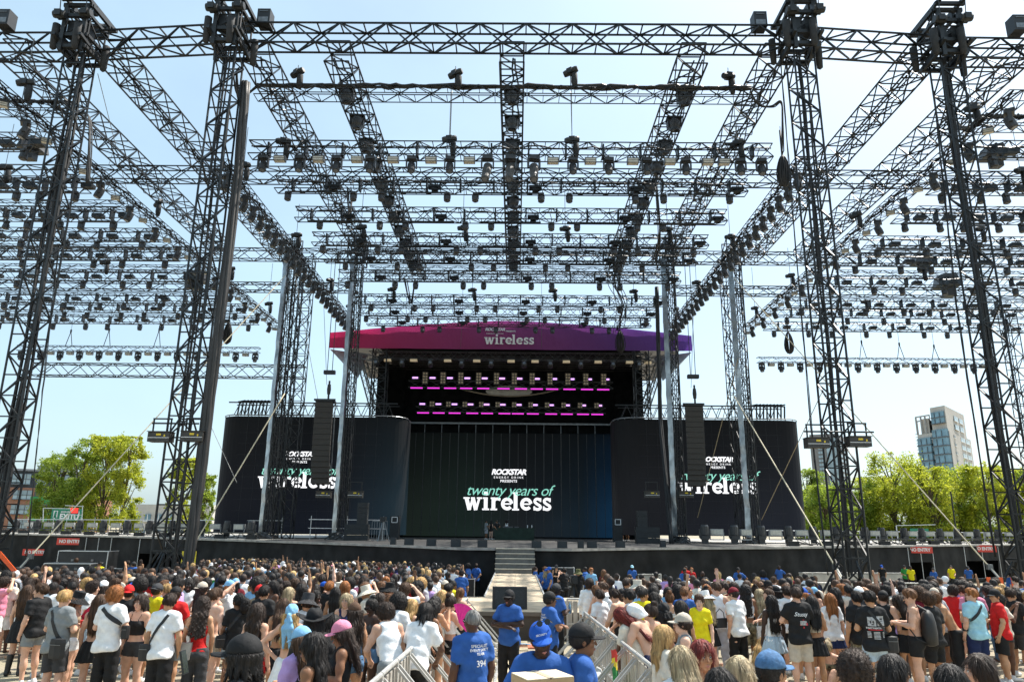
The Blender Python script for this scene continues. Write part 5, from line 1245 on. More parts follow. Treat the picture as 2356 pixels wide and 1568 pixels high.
# ================================================================ equipment on the field edges
def flight_case(p,sz,lab,n=3):
    e=empty('flight_case',p,0,lab,'flight case'); w,d,h=sz
    g=MB(); g.box((0,0,h/2+.1),(w,d,h)); g.build('box',M('case_black',(.02,.022,.025),.5,0,.2,3),e)
    g=MB()
    for sx_ in (-1,1):
        for sz_ in (0,1): g.bar((sx_*w/2,-d/2,.1+h*sz_),(sx_*w/2,d/2,.1+h*sz_),.04)
        g.bar((sx_*w/2,-d/2-.005,.1),(sx_*w/2,-d/2-.005,h+.1),.045)
    for k in range(n+1): g.bar((-w/2,-d/2-.005,.1+h*k/n),(w/2,-d/2-.005,.1+h*k/n),.035)
    g.build('metal_edging',ALU,e)
    g=MB()
    for k in range(n): g.box((-w*.2,-d/2-.01,.1+h*(k+.5)/n),(.15,.02,.12)); g.box((w*.2,-d/2-.01,.1+h*(k+.5)/n),(.15,.02,.12))
    g.build('latches',GREY,e)
    g=MB()
    for sx_ in (-1,1): g.lathe([(.05,-.03),(.06,0),(.05,.03)],(sx_*w*.4,-d*.4,.05),(1,0,0),n=8)
    g.build('castors',RUB,e); return e
def on_ground(px,Y,py=1330): x=at(px,py,Y).x; return Vector((x,Y,gz(Y)))
flight_case(on_ground(165,40),(2.4,1.2,1.5),'wide black flight case with metal edging at the back of the left crowd')
flight_case(on_ground(196,46),(3.0,1.2,2.1),'taller black flight case rack beside the wide case on the left',2)
flight_case(on_ground(277,42),(.9,.5,1.2),'small pale-edged case beside the blue shirted man on the left',1)
flight_case(on_ground(1050,41.0),(2.0,.6,.9),'low white-edged road case standing against the skirt left of the steps',1)
flight_case(Vector((at(1314,1300,41.5).x-.6,42.3,gz(42))),(1.6,.6,1.5),'silver-edged camera case stack against the skirt right of the steps',3)
# tarp covered equipment
def tarp(px0,px1,Y,h,lab,name='covered_equipment',orange=0):
    a=on_ground(px0,Y);b=on_ground(px1,Y); w=b.x-a.x; e=empty(name,((a.x+b.x)/2,Y,gz(Y)),0,lab,'equipment')
    g=MB(); nx,ny=16,6; vs=[]
    for j in range(ny+1):
        for i in range(nx+1):
            u=i/nx*2-1; v=j/ny*2-1; edge=max(abs(u),abs(v)); z=h*(1-.85*max(0,(edge-.72)/.28)**1.2)*(.85+.15*math.sin(i*1.3+j))+rnd.uniform(-.05,.05)
            vs.append((u*w/2,v*1.5,max(0,z)))
    g.add(vs,[(j*(nx+1)+i,j*(nx+1)+i+1,(j+1)*(nx+1)+i+1,(j+1)*(nx+1)+i) for j in range(ny) for i in range(nx)]); g.build('tarpaulin',M('glossy_black_sheet',(.015,.018,.022),.22,0,.3,2,bump=.8),e,smooth=True)
    g=MB(); g.bar((-w*.5,-1.4,h+.25),(w*.35,-1.4,h+.35),.1)
    for s_ in (-.45,-.1,.3): g.bar((w*s_,-1.4,0),(w*s_,-1.4,h+.28),.08)
    g.build('frame',BLK,e)
    for k in range(orange): g=MB(); g.box((w*(.05+.2*k),-1.5,h+.05),(.16,.05,.7)); g.build('orange_strap',M('orange_webbing',(.85,.12,.02),.6),e)
    return e
tarp(2150,2285,33,1.25,'glossy black-sheeted equipment with orange straps behind the right crowd',orange=3)
tarp(2262,2370,27,1.15,'crumpled glossy black sheet over equipment near the right edge')
tarp(-30,60,34,1.1,'low black-covered equipment with orange strap at the left edge',orange=2)
tarp(62,130,34,1.05,'second low black-covered equipment on the left beside the flight cases')
# orange sling at left edge
g=MB(); g.bar(at(-5,1268,20),at(33,1312,22),.14,.02); tag(g.build('sling',M('orange_webbing',(.85,.12,.02),.6)),'bright orange strap slanting in at the left edge','strap')
# DJ table & small stage props
def dk(px,py,Y): return Vector((at(px,py,Y).x,Y,DZ+.003))
p=dk(1176,1225,69); e=empty('dj_table',p,0,'dark draped DJ table at the centre of the stage','table')
g=MB(); g.box((.3,0,.55),(3.6,1.1,1.1)); g.build('draped_table',M('dark_green_cloth',(.014,.03,.022),.9,0,.2,2),e)
g=MB(); g.box((-.3,-.1,1.16),(.9,.5,.12)); g.box((.5,-.1,1.16),(.4,.4,.1)); g.box((-1.3,0,1.35),(.5,.3,.45)); g.build('players',M('player_black',(.06,.06,.07),.4),e)
g=MB(); g.lathe([(.04,0),(.04,.2),(.02,.25)],(1.5,0,1.11),n=8); g.lathe([(.04,0),(.04,.2),(.02,.25)],(1.9,.1,1.11),n=8); g.build('bottles',WHT,e)
for px,lab in ((908,'white-framed flight case standing at the left edge of the centre screen'),(1421,'white-framed flight case at the right edge of the centre screen')):
    q=dk(px,1225,66); e=empty('stage_case',q,0,lab,'case'); g=MB(); g.box((0,0,1.0),(.8,.7,2.0)); g.build('box',BLK2,e)
    g=MB(); 
    for s_ in (-.3,.3): g.bar((s_*.8,-.36,1.45),(s_*.8,-.36,1.9),.05)
    g.bar((-.24,-.36,1.9),(.24,-.36,1.9),.05); g.bar((-.24,-.36,1.45),(.24,-.36,1.45),.05); g.build('white_rim',WHT,e)
q=dk(880,1232,58); e=empty('tripod',q,0,'silver camera tripod standing left of the centre screen','tripod')
for a in (0,2.1,4.2): g=MB(); g.bar((.55*math.cos(a),.55*math.sin(a),0),(.05*math.cos(a),.05*math.sin(a),1.5),.07); g.build('leg',GREY,e)
g=MB(); g.box((0,0,1.65),(.4,.7,.35)); g.bar((0,.2,1.6),(-.4,.8,1.4),.04); g.build('camera',BLK2,e)
q=dk(855,1228,60); g=MB(); 
for i in range(7): g.bar((i*.2,0,0),(i*.2,0,1.5),.03)
g.bar((0,0,1.5),(1.2,0,1.5),.06); g.bar((0,0,.05),(1.2,0,.05),.06); tag(g.build('mesh_gate',GREY,loc=q),'grey mesh gate panel standing on the deck by the left speaker stack','gate')
q=dk(797,1228,62); g=MB(); 
for xx in (-3,0,3): g.bar((xx,0,0),(xx,0,1.9),.06,n=6)
g.bar((-3.2,0,1.6),(3.2,0,1.6),.06,n=6); g.bar((-3.2,0,.9),(3.2,0,.9),.06,n=6); tag(g.build('handrail',ALU,loc=q),'short scaffold handrail behind the left speaker stack','railing')
# camera operator's camera on the right of the steps
q=on_ground(1320,30); e=empty('video_camera',q,0,'black broadcast camera on a tripod right of the runway','camera')
for a in (.5,2.6,4.7): g=MB(); g.bar((.5*math.cos(a),.5*math.sin(a),0),(.04*math.cos(a),.04*math.sin(a),1.2),.06); g.build('leg',BLK2,e)
g=MB(); g.box((0,0,1.4),(.25,.7,.3)); g.lathe([(.1,0),(.12,.3)],(0,-.35,1.4),(0,-1,0),n=8); g.bar((0,.3,1.35),(.1,.8,1.2),.04); g.build('camera_body',BLK2,e)
# bag and bottle props by the barriers
g=MB(); g.lathe([(.12,0),(.3,.05),(.34,.3),(.2,.6),(.06,.72),(.1,.8)],(0,0,0),n=10); o=g.build('plastic_bag',M('white_plastic_bag',(.75,.74,.72),.4,0,.08,4,bump=.6),loc=(-.85,8.9,gz(9)+.03),smooth=True); tag(o,'white plastic bag hanging low at the left barrier struts','bag')
g=MB(); g.lathe([(.14,0),(.2,.3),(.21,.3),(.19,.29)],(0,0,0),n=12); o=g.build('bucket',M('orange_bucket',(.75,.33,.06),.4),loc=(-1.0,7.6,gz(8)+.03)); tag(o,'small orange bucket on the ground by the left barrier','bucket')
g=MB(); g.lathe([(.5,0),(.55,.1),(.4,.5),(.1,.7)],(0,0,0),n=9); o=g.build('clear_sack',M('clear_plastic',(.6,.62,.62),.25,0,.15,3,bump=.8),loc=(1.1,13.4,gz(13.4)+.02),smooth=True); tag(o,'clear rubbish sack against the right barrier','bag')
print('env',time.time()-T0)
# ================================================================ people: signed-distance bodies polygonised with surface nets
def axis(lo,hi,h,fine=()):
    pts=[lo]; 
    while pts[-1]<hi:
        x=pts[-1]; s=h
        for a,b,hf in fine:
            if a-h<=x<b: s=min(s,hf)
        pts.append(x+s)
    return np.array(pts)
class Grid:
    def __init__(s,lo,hi,h,fx=(),fy=(),fz=()):
        s.ax=[axis(lo[0],hi[0],h,fx),axis(lo[1],hi[1],h,fy),axis(lo[2],hi[2],h,fz)]
        s.v=np.full([len(a) for a in s.ax],.5)
    def sub(s,lo,hi):
        sl=[slice(max(0,np.searchsorted(a,l)-1),np.searchsorted(a,h)+1) for a,l,h in zip(s.ax,lo,hi)]
        X=s.ax[0][sl[0]][:,None,None]; Y=s.ax[1][sl[1]][None,:,None]; Z=s.ax[2][sl[2]][None,None,:]
        return tuple(sl),X,Y,Z
    def comb(s,sl,d,k,op):
        c=s.v[sl]
        if op=='u':
            if k>0: h=np.maximum(k-np.abs(c-d),0)/k; s.v[sl]=np.minimum(c,d)-h*h*k*.25
            else: s.v[sl]=np.minimum(c,d)
        else:
            d=-d; 
            if k>0: h=np.maximum(k-np.abs(c-d),0)/k; s.v[sl]=np.maximum(c,d)+h*h*k*.25
            else: s.v[sl]=np.maximum(c,d)
    def cone(s,a,b,r1,r2=None,k=.02,op='u'):
        r2=r1 if r2 is None else r2; a=np.array(a,float); b=np.array(b,float); m=max(r1,r2)+k+.05
        sl,X,Y,Z=s.sub(np.minimum(a,b)-m,np.maximum(a,b)+m)
        if 0 in s.v[sl].shape: return
        d=b-a; L2=max(1e-9,float(d@d)); t=np.clip(((X-a[0])*d[0]+(Y-a[1])*d[1]+(Z-a[2])*d[2])/L2,0,1)
        dd=np.sqrt((X-a[0]-t*d[0])**2+(Y-a[1]-t*d[1])**2+(Z-a[2]-t*d[2])**2)-(r1+(r2-r1)*t)
        s.comb(sl,dd,k,op)
    def ell(s,c,r,k=.02,op='u',M=None):
        c=np.array(c,float); m=max(r)+k+.05; sl,X,Y,Z=s.sub(c-m,c+m)
        if 0 in s.v[sl].shape: return
        x,y,z=X-c[0],Y-c[1],Z-c[2]
        if M is not None:
            M_=np.array(M).T; x,y,z=(M_[0,0]*x+M_[0,1]*y+M_[0,2]*z,M_[1,0]*x+M_[1,1]*y+M_[1,2]*z,M_[2,0]*x+M_[2,1]*y+M_[2,2]*z)
        k0=np.sqrt((x/r[0])**2+(y/r[1])**2+(z/r[2])**2); k1=np.sqrt((x/r[0]**2)**2+(y/r[1]**2)**2+(z/r[2]**2)**2)+1e-9
        s.comb(sl,k0*(k0-1)/k1,k,op)
    def full(s): return s.ax[0][:,None,None],s.ax[1][None,:,None],s.ax[2][None,None,:]
    def mesh(s,name='m'):
        v=s.v; ins=v<0; nx,ny,nz=v.shape
        if not ins.any(): return None
        cs=np.zeros((nx-1,ny-1,nz-1),int)
        for i in (0,1):
            for j in (0,1):
                for k in (0,1): cs+=ins[i:nx-1+i,j:ny-1+j,k:nz-1+k]
        act=(cs>0)&(cs<8); I,J,K=np.nonzero(act); n=len(I)
        idx=np.full(act.shape,-1); idx[I,J,K]=np.arange(n)
        acc=np.zeros((n,3)); cnt=np.zeros(n)
        A=s.ax
        C=[(i,j,k) for i in (0,1) for j in (0,1) for k in (0,1)]
        for a in range(8):
            for b in range(a+1,8):
                da=[C[b][q]-C[a][q] for q in range(3)]
                if sum(map(abs,da))!=1: continue
                va=v[I+C[a][0],J+C[a][1],K+C[a][2]]; vb=v[I+C[b][0],J+C[b][1],K+C[b][2]]
                m=(va<0)!=(vb<0); t=np.where(m,va/(va-vb+1e-12),0)
                for q,Q in enumerate((I,J,K)):
                    pa=A[q][Q+C[a][q]]; pb=A[q][Q+C[b][q]]; acc[:,q]+=np.where(m,pa+(pb-pa)*t,0)
                cnt+=m
        P=acc/np.maximum(cnt,1)[:,None]; F=[]
        for ax_ in range(3):
            sa=[slice(None)]*3; sb=[slice(None)]*3; sa[ax_]=slice(0,-1); sb[ax_]=slice(1,None)
            a=ins[tuple(sa)]; b=ins[tuple(sb)]; E=np.nonzero(a!=b)
            o1,o2=[q for q in range(3) if q!=ax_]
            m=(E[o1]>0)&(E[o1]<v.shape[o1]-1)&(E[o2]>0)&(E[o2]<v.shape[o2]-1)
            E=[e[m] for e in E]; fl=a[tuple(E)]
            def cell(d1,d2):
                q=[E[0].copy(),E[1].copy(),E[2].copy()]; q[o1]=q[o1]-d1; q[o2]=q[o2]-d2; return idx[q[0],q[1],q[2]]
            q=np.stack([cell(1,1),cell(0,1),cell(0,0),cell(1,0)],1)
            if ax_==1: fl=~fl
            q=np.where(fl[:,None],q,q[:,::-1]); F.append(q)
        F=np.concatenate(F); F=F[(F>=0).all(1)]
        me=bpy.data.meshes.new(name); me.vertices.add(n); me.vertices.foreach_set('co',P.astype(np.float32).ravel()); nf=len(F)
        me.loops.add(nf*4); me.loops.foreach_set('vertex_index',F.astype(np.int32).ravel()); me.polygons.add(nf)
        me.polygons.foreach_set('loop_start',np.arange(0,nf*4,4,dtype=np.int32)); me.polygons.foreach_set('loop_total',np.full(nf,4,dtype=np.int32))
        me.update(); me.validate(); me.shade_smooth(); me.materials.append(None); return me
def V3(*a): return np.array(a,float)
def rotx(p,c,a):
    p=np.array(p,float)-c; y=p[1]*math.cos(a)+p[2]*math.sin(a); z=p[2]*math.cos(a)-p[1]*math.sin(a); return V3(p[0],y,z)+c
PEL=V3(0,0,.95)
# pose: arms given as (elbow,wrist,hand curl) for L(-x) and R(+x) in the upright frame; lean degrees forward; head yaw,pitch
POSES={
 'stand':dict(L=((-.232,-.03,1.16),(-.235,.05,.92),.3),R=((.232,-.03,1.16),(.235,.05,.92),.3)),
 'standL':dict(L=((-.232,-.03,1.16),(-.225,.06,.92),.3),R=((.235,.0,1.17),(.10,.24,1.13),.7),head=(42,-4),roll=3),
 'standR':dict(L=((-.24,.0,1.17),(-.12,.23,1.08),.7),R=((.232,-.04,1.16),(.225,.03,.92),.3),head=(-40,-6),roll=-4,legs=.07),
 'tilt':dict(L=((-.235,-.06,1.17),(-.20,.05,.93),.4),R=((.235,.02,1.16),(.21,.12,.94),.4),head=(14,-16),roll=8,lean=5,legs=-.06),
 'phone':dict(L=((-.25,.02,1.17),(-.09,.24,1.2),.9),R=((.25,.02,1.17),(.09,.25,1.21),.9),head=(0,-14)),
 'cross':dict(L=((-.27,.07,1.2),(.08,.2,1.215),.5),R=((.27,.07,1.19),(-.10,.22,1.16),.5)),
 'hip':dict(L=((-.44,-.06,1.22),(-.21,.0,1.02),.8),R=((.25,-.03,1.16),(.25,.07,.93),.3)),
 'raise':dict(L=((-.25,-.03,1.16),(-.26,.05,.92),.3),R=((.26,.08,1.62),(.22,.1,1.88),.2)),
 'film':dict(L=((-.24,.1,1.22),(-.08,.3,1.5),.9),R=((.25,.1,1.22),(.08,.3,1.52),.9)),
 'shade':dict(L=((-.25,-.03,1.16),(-.26,.05,.92),.3),R=((.36,.12,1.5),(.12,.17,1.68),.3)),
 'lean':dict(L=((-.27,.16,1.2),(-.14,.38,1.1),.7),R=((.27,.16,1.2),(.12,.4,1.1),.7),lean=22,head=(0,-12)),
 'leanL':dict(L=((-.28,.14,1.2),(-.16,.37,1.14),.7),R=((.27,.1,1.17),(.1,.34,1.08),.7),lean=26,head=(35,-10)),
 'bent':dict(L=((-.22,.2,1.18),(-.1,.3,.98),.8),R=((.22,.2,1.18),(.1,.3,.98),.8),lean=24,head=(0,-38)),
 'sit':dict(L=((-.26,.12,1.17),(-.08,.34,1.1),.7),R=((.26,.12,1.17),(.08,.36,1.08),.7),lean=22,head=(15,-30),sit=1),
 'strap':dict(L=((-.3,-.06,1.18),(-.18,.12,1.3),.8),R=((.25,-.03,1.16),(.26,.07,.93),.3)),
 'carry':dict(L=((-.3,.12,1.17),(-.25,.34,1.30),.5),R=((.3,.12,1.17),(.25,.34,1.30),.5),lean=4,head=(8,-12),roll=12),
 'walk':dict(L=((-.25,-.1,1.17),(-.24,-.05,.93),.4),R=((.25,.06,1.17),(.24,.2,.97),.4),legs=.16),
 'back':dict(L=((-.27,-.12,1.18),(-.1,-.17,.98),.6),R=((.27,-.12,1.18),(.1,-.17,.98),.6)),
}
class Sk: pass
def skel(pose,g):
    P=POSES[pose]; s=Sk(); lean=R(P.get('lean',0)); s.pose=pose; s.g=g; s.lean=lean; s.sit=P.get('sit',0)
    s.up=lambda p: rotx(p,PEL,lean)
    s.sh=.145 if g else .163; s.hp=.09
    s.hx=P.get('head',(0,0)); s.roll=P.get('roll',0)
    s.arms=[]
    for side,k in ((-1,'L'),(1,'R')):
        e,w,c=P[k]; e=V3(*e); w=V3(*w)
        if g: e[0]*=.9; w[0]*=.93
        s.arms.append((s.up((side*s.sh,-.005,1.425)),s.up(e),s.up(w),c,side))
    lg=P.get('legs',0)
    if s.sit: s.legs=[(V3(sd*.09,0,.93),V3(sd*.15,.36,1.16),V3(sd*.10,.58,.90),V3(sd*.12,.71,.865),sd) for sd in (-1,1)]
    else: s.legs=[(V3(sd*s.hp,0,.92),V3(sd*.105,.02+sd*lg*.5,.5),V3(sd*.12,-.02+sd*lg,.09),V3(sd*.15,.13+sd*lg,.035),sd) for sd in (-1,1)]
    s.hc=s.up((0,.012,1.632))
    # head matrix
    yaw,pit=s.hx
    s.HM=Matrix.Translation(Vector(s.hc))@Matrix.Rotation(R(s.roll),4,'Y')@Matrix.Rotation(R(yaw),4,'Z')@Matrix.Rotation(R(pit)-lean*.35,4,'X')
    return s
def torso(G,s,inf=0.,k=.05,f=1.):
    g=s.g; up=s.up; M_=Matrix.Rotation(-s.lean,3,'X')
    G.ell(up((0,0,.955)),(.158+inf if not g else .168+inf,.108+inf,.12+inf),k,M=M_)
    G.ell(up((0,0,1.10)),((.14 if not g else .118)+inf*f,.095+inf*f,.15),k,M=M_)
    G.ell(up((0,-.005,1.29)),((.160 if not g else .138)+inf,.108+inf,.17+inf),k,M=M_)
    G.cone(up((-s.sh+.03,-.01,1.425)),up((s.sh-.03,-.01,1.425)),.052+inf,k=k)
    G.cone(up((-.05,-.015,1.44)),up((.05,-.015,1.44)),.062+inf,k=.06)
    if g:
        for sd in (-1,1): G.ell(up((sd*.062,.085,1.285)),(.058+inf*.7,.05+inf*.7,.058+inf*.7),.03,M=M_)
    for sd in (-1,1): G.ell(up((sd*.075,-.055,.90)),(.085+inf*.8,.085+inf*.8,.09),.04)
def hand(G,w,d,side,curl,n=None):
    d=d/np.linalg.norm(d); u=V3(0,0,1) if abs(d[2])<.8 else V3(0,1,0)
    lat=np.cross(d,u); lat/=np.linalg.norm(lat); nrm=np.cross(lat,d)
    if abs(d[2])>.8: # hanging: palm faces the thigh
        nrm=V3(-side,0,0); nrm=nrm-d*(nrm@d); nrm/=np.linalg.norm(nrm); lat=np.cross(nrm,d)*side
        if lat[1]<0: lat=-lat
    else: nrm=-nrm if nrm[2]>0 else nrm; lat=-lat if lat[0]*side>0 else lat
    pc=w+d*.05
    G.cone(w,w+d*.02,.026,.028,k=.02)
    for q in (-.022,0,.022): G.cone(w+d*.02+lat*q*.6,w+d*.085+lat*q,.016,.014,k=.012)
    for q,L,dl in ((-.031,.058,.0),(-.0105,.07,.004),(.0105,.075,.005),(.031,.068,.0)):
        b=w+d*(.088+dl)+lat*q; c=curl*1.2
        a1=d*math.cos(c*.6)+nrm*math.sin(c*.6); a2=d*math.cos(c*1.5)+nrm*math.sin(c*1.5)
        m=b+a1*L*.5; G.cone(b,m,.0095,.009,k=.004); G.cone(m,m+a2*L*.5,.009,.0075,k=.003)
    t0=w+d*.03+lat*.026; a=(d*.65+lat*.62+nrm*.45); a/=np.linalg.norm(a)
    G.cone(t0,t0+a*.035,.014,.012,k=.01); G.cone(t0+a*.035,t0+a*.04+(d*.9+nrm*.4)*.028,.011,.009,k=.004)
def body_mesh(pose,g):
    s=skel(pose,g); hz=s.hc[2]; fx=[(-.1,.1,.0095)]; fz=[(hz-.15,hz+.14,.0075)]; fy=[(s.hc[1]-.12,s.hc[1]+.13,.0085)]
    for (a,e,w,c,sd) in s.arms:
        d=w-e; d/=np.linalg.norm(d); t=w+d*.17; lo=np.minimum(w,t)-.05; hi=np.maximum(w,t)+.05
        fx.append((lo[0],hi[0],.0105)); fy.append((lo[1],hi[1],.0105)); fz.append((lo[2],hi[2],.0105))
    pts=[s.hc,V3(0,-.2,.9)]+[q for a in s.arms for q in a[:3]]+[q for l in s.legs for q in l[:4]]
    lo=np.min(pts,0)-.17; hi=np.max(pts,0)+.19
    G=Grid(lo,hi,.018,fx,fy,fz)
    torso(G,s)
    up=s.up
    G.cone(up((0,-.012,1.43)),up((0,.0,1.56)),.056 if not g else .047,.05 if not g else .043,k=.04)
    for (a,e,w,c,sd) in s.arms:
        m=.9 if g else 1.08
        G.cone(a,e,.052*m,.038*m,k=.045); G.ell(a,(.054*m,.056*m,.06*m),.03)
        mid=a+(e-a)*.5; G.ell(mid,(.047*m,.05*m,.06),.04)
        G.cone(e,e+(w-e)*.35,.039*m,.041*m,k=.02); G.cone(e+(w-e)*.3,w,.041*m,.026,k=.02)
        hand(G,w,w-e,sd,c)
    for (h,kn,an,to,sd) in s.legs:
        G.cone(h,kn,.088,.055,k=.05); G.ell(h+(kn-h)*.35,(.088,.09,.14),.05); G.cone(kn,kn+(an-kn)*.35,.054,.056,k=.03); G.ell(kn+(an-kn)*.3+V3(0,-.022,0),(.05,.052,.1),.03); G.cone(kn+(an-kn)*.3,an,.05,.034,k=.03)
        G.cone(an+V3(0,-.02,-.04),to,.034,.03,k=.03)
    # head in its own frame
    H=s.HM; H3=H.to_3x3(); T=lambda *p:np.array(H@Vector(p))
    G.ell(T(0,-.012,.018),(.077,.096,.098),.02,M=H3); G.ell(T(0,.022,-.045),(.060,.072,.088),.03,M=H3)
    G.ell(T(0,.062,-.100),(.027,.026,.024),.025,M=H3); G.cone(T(-.034,.078,.022),T(.034,.078,.022),.013,k=.02)
    for sd in (-1,1):
        G.ell(T(sd*.031,.101,.001),(.017,.014,.011),.012,'s',M=H3); G.ell(T(sd*.040,.072,-.032),(.02,.02,.018),.025,M=H3)
        G.ell(T(sd*.078,-.002,-.012),(.011,.021,.032),.008,M=H3)
        G.ell(T(sd*.031,.083,.001),(.0155,.0125,.012),.004,M=H3)
    G.cone(T(0,.092,.008),T(0,.113,-.034),.0085,.0125,k=.010); G.ell(T(0,.094,-.068),(.022,.010,.006),.006,M=H3); G.ell(T(0,.092,-.079),(.019,.010,.006),.005,M=H3)
    me=G.mesh('body'); return me,s
_cl={}
def folds(G,amp=.006,fr=1.):
    X,Y,Z=G.full(); G.v+=amp*(np.sin(X*23*fr+Z*17*fr+1.3)*np.sin(Z*31*fr-X*9*fr+Y*12)+.6*np.sin(Y*27*fr+Z*11*fr))-amp*1.1*((1-np.abs(np.sin(Z*19+np.abs(X)*26+Y*7)))**3*(.5+.5*np.sin(Z*5+2)))
def gridfor(s,lo,hi,h=.0165): return Grid(V3(*lo),V3(*hi),h)
def cloth(kind,pose,g,s):
    up=s.up; pts=[q for a in s.arms for q in a[:2]]; ly=max(.25,max(p[1] for p in pts)+.14,s.hc[1]+.1)
    lo=(-.48,-.30,.5); hi=(.48,ly,1.72)
    if kind in('tee','polo','long','jersey','hood'):
        G=gridfor(s,lo,hi); inf=.026 if not g else .02; torso(G,s,inf,.05,1.6)
        G.ell(up((0,-.005,.93)),(.19,.145,.16),.05); G.cone(up((0,-.01,.92)),up((0,-.01,1.2)),.12+inf,.11+inf,k=.06)
        for sd in (-1,1): G.ell(up((sd*.075,-.06,.89)),(.115,.118,.12),.04)
        for (a,e,w,c,sd) in s.arms:
            t=.62 if kind!='long' else 1.; b=a+(e-a)*t; G.cone(a,b,.076 if not g else .068,.071 if not g else .062,k=.035)
            if kind in('long','hood'): G.cone(a,e,.075,.06,k=.03); G.cone(e,e+(w-e)*.93,.058,.042,k=.03)
            else: 
                d=(e-a)/np.linalg.norm(e-a); c0=b+d*.03; 
                # flat cuff
                sl,X,Y,Z=G.sub(b-.1,b+.12); dd=-((X-c0[0])*d[0]+(Y-c0[1])*d[1]+(Z-c0[2])*d[2]); near=np.sqrt((X-b[0])**2+(Y-b[1])**2+(Z-b[2])**2)-.085
                G.v[sl]=np.maximum(G.v[sl],-np.maximum(dd,near))
        folds(G,.0065)
        X,Y,Z=G.full(); c=math.cos(s.lean); sn=math.sin(s.lean); Zu=(Z-.95)*c+(Y)*sn+.95
        hem=.845 if kind!='jersey' else .8
        if s.sit: hem=.93
        G.v=np.maximum(G.v,hem-Zu+.012*np.sin(X*14))
        nk=up((0,-.005,1.43)); n2=up((0,.03,1.62)); G.cone(nk,n2,.058,.085,k=.005,op='s')
        if kind=='polo':
            for i in range(12):
                a0,a1=2*PI*i/12,2*PI*(i+1)/12; q=lambda a:up((.066*math.sin(a),-.0+.066*math.cos(a),1.492-.02*math.cos(a)))
                G.cone(q(a0),q(a1),.016,k=.008)
        if kind=='hood': G.ell(up((0,-.07,1.48)),(.12,.08,.07),.03)
    elif kind in('tank','vest'):
        G=gridfor(s,lo,hi); inf=.02 if not g else .013; torso(G,s,inf,.05,1.3); folds(G,.005)
        X,Y,Z=G.full(); c=math.cos(s.lean); sn=math.sin(s.lean); Zu=(Z-.95)*c+Y*sn+.95; Yu=Y*c-(Z-.95)*sn
        G.v=np.maximum(G.v,.86-Zu)
        for sd in (-1,1): 
            G.cone(up((sd*(s.sh+.05),-.15,1.40)),up((sd*(s.sh+.05),.2,1.40)),.10,k=.01,op='s'); G.cone(up((sd*(s.sh+.06),-.15,1.52)),up((sd*(s.sh+.06),.2,1.52)),.10,k=.01,op='s')
        G.cone(up((0,-.0,1.44)),up((0,.03,1.65)),.075,.10,k=.005,op='s'); G.cone(up((0,.12,1.42)),up((0,.12,1.55)),.07,.09,k=.005,op='s')
    elif kind in('crop','bikini','strap'):
        G=gridfor(s,lo,hi,.0145); inf=.012; torso(G,s,inf,.04,1.1)
        X,Y,Z=G.full(); c=math.cos(s.lean); sn=math.sin(s.lean); Zu=(Z-.95)*c+Y*sn+.95; 
        b,t=(1.11,1.345) if kind!='bikini' else (1.215,1.30)
        if kind=='strap': b=.94
        G.v=np.maximum(np.maximum(G.v,b-Zu),Zu-t)
        for sd in (-1,1): G.cone(up((sd*(s.sh+.045),-.2,1.36)),up((sd*(s.sh+.045),.2,1.36)),.06,k=.008,op='s')
        if kind!='bikini':
            for sd in (-1,1): G.cone(up((sd*.085,-.115,1.33)),up((sd*.085,-.065,1.475)),.0085,k=.004); G.cone(up((sd*.085,-.065,1.475)),up((sd*.085,.05,1.46)),.0085,k=.004); G.cone(up((sd*.085,.05,1.46)),up((sd*.075,.125,1.33)),.0085,k=.004)
    elif kind=='wrapdress':
        G=gridfor(s,(-.4,-.34,.5),(.4,.36,1.6)); torso(G,s,.014,.04,1.2)
        X,Y,Z=G.full(); G.v=np.maximum(G.v,Z-1.345)
        for sd in (-1,1): G.cone(up((sd*(s.sh+.045),-.2,1.36)),up((sd*(s.sh+.045),.2,1.36)),.06,k=.008,op='s'); G.cone(up((sd*.085,-.115,1.33)),up((sd*.085,-.065,1.475)),.0085,k=.004); G.cone(up((sd*.085,-.065,1.475)),up((sd*.085,.05,1.46)),.0085,k=.004)
        ph=np.arctan2(Y,X); r0=.165+(1.0-Z)*.26; q=np.sqrt(X*X+(Y*1.22)**2)-(r0+.010*np.sin(ph*13+Z*7)); q=np.maximum(np.maximum(q,Z-1.03),.645-Z); 
        h=np.maximum(.04-np.abs(G.v-q),0)/.04; G.v=np.minimum(G.v,q)-h*h*.01; folds(G,.004)
    elif kind in('shorts','mini','trousers','wide','midshorts'):
        z0=-.02 if kind in('trousers','wide') else .4; mY=.3 if not s.sit else .8
        G=gridfor(s,(-.36,-.27,z0),(.36,mY,1.2)); inf=.022 if kind!='mini' else .012
        i2=.013; G.ell((0,0,.955),(.160+i2,.109+i2,.12+i2),.04)
        if s.lean>.1:
            for sd in (-1,1): G.ell(s.up((sd*.075,-.055,.90)),(.088+i2,.088+i2,.094+i2),.04)
        for sd in (-1,1): G.ell((sd*.075,-.055,.90),(.086+i2,.086+i2,.09+i2),.04)
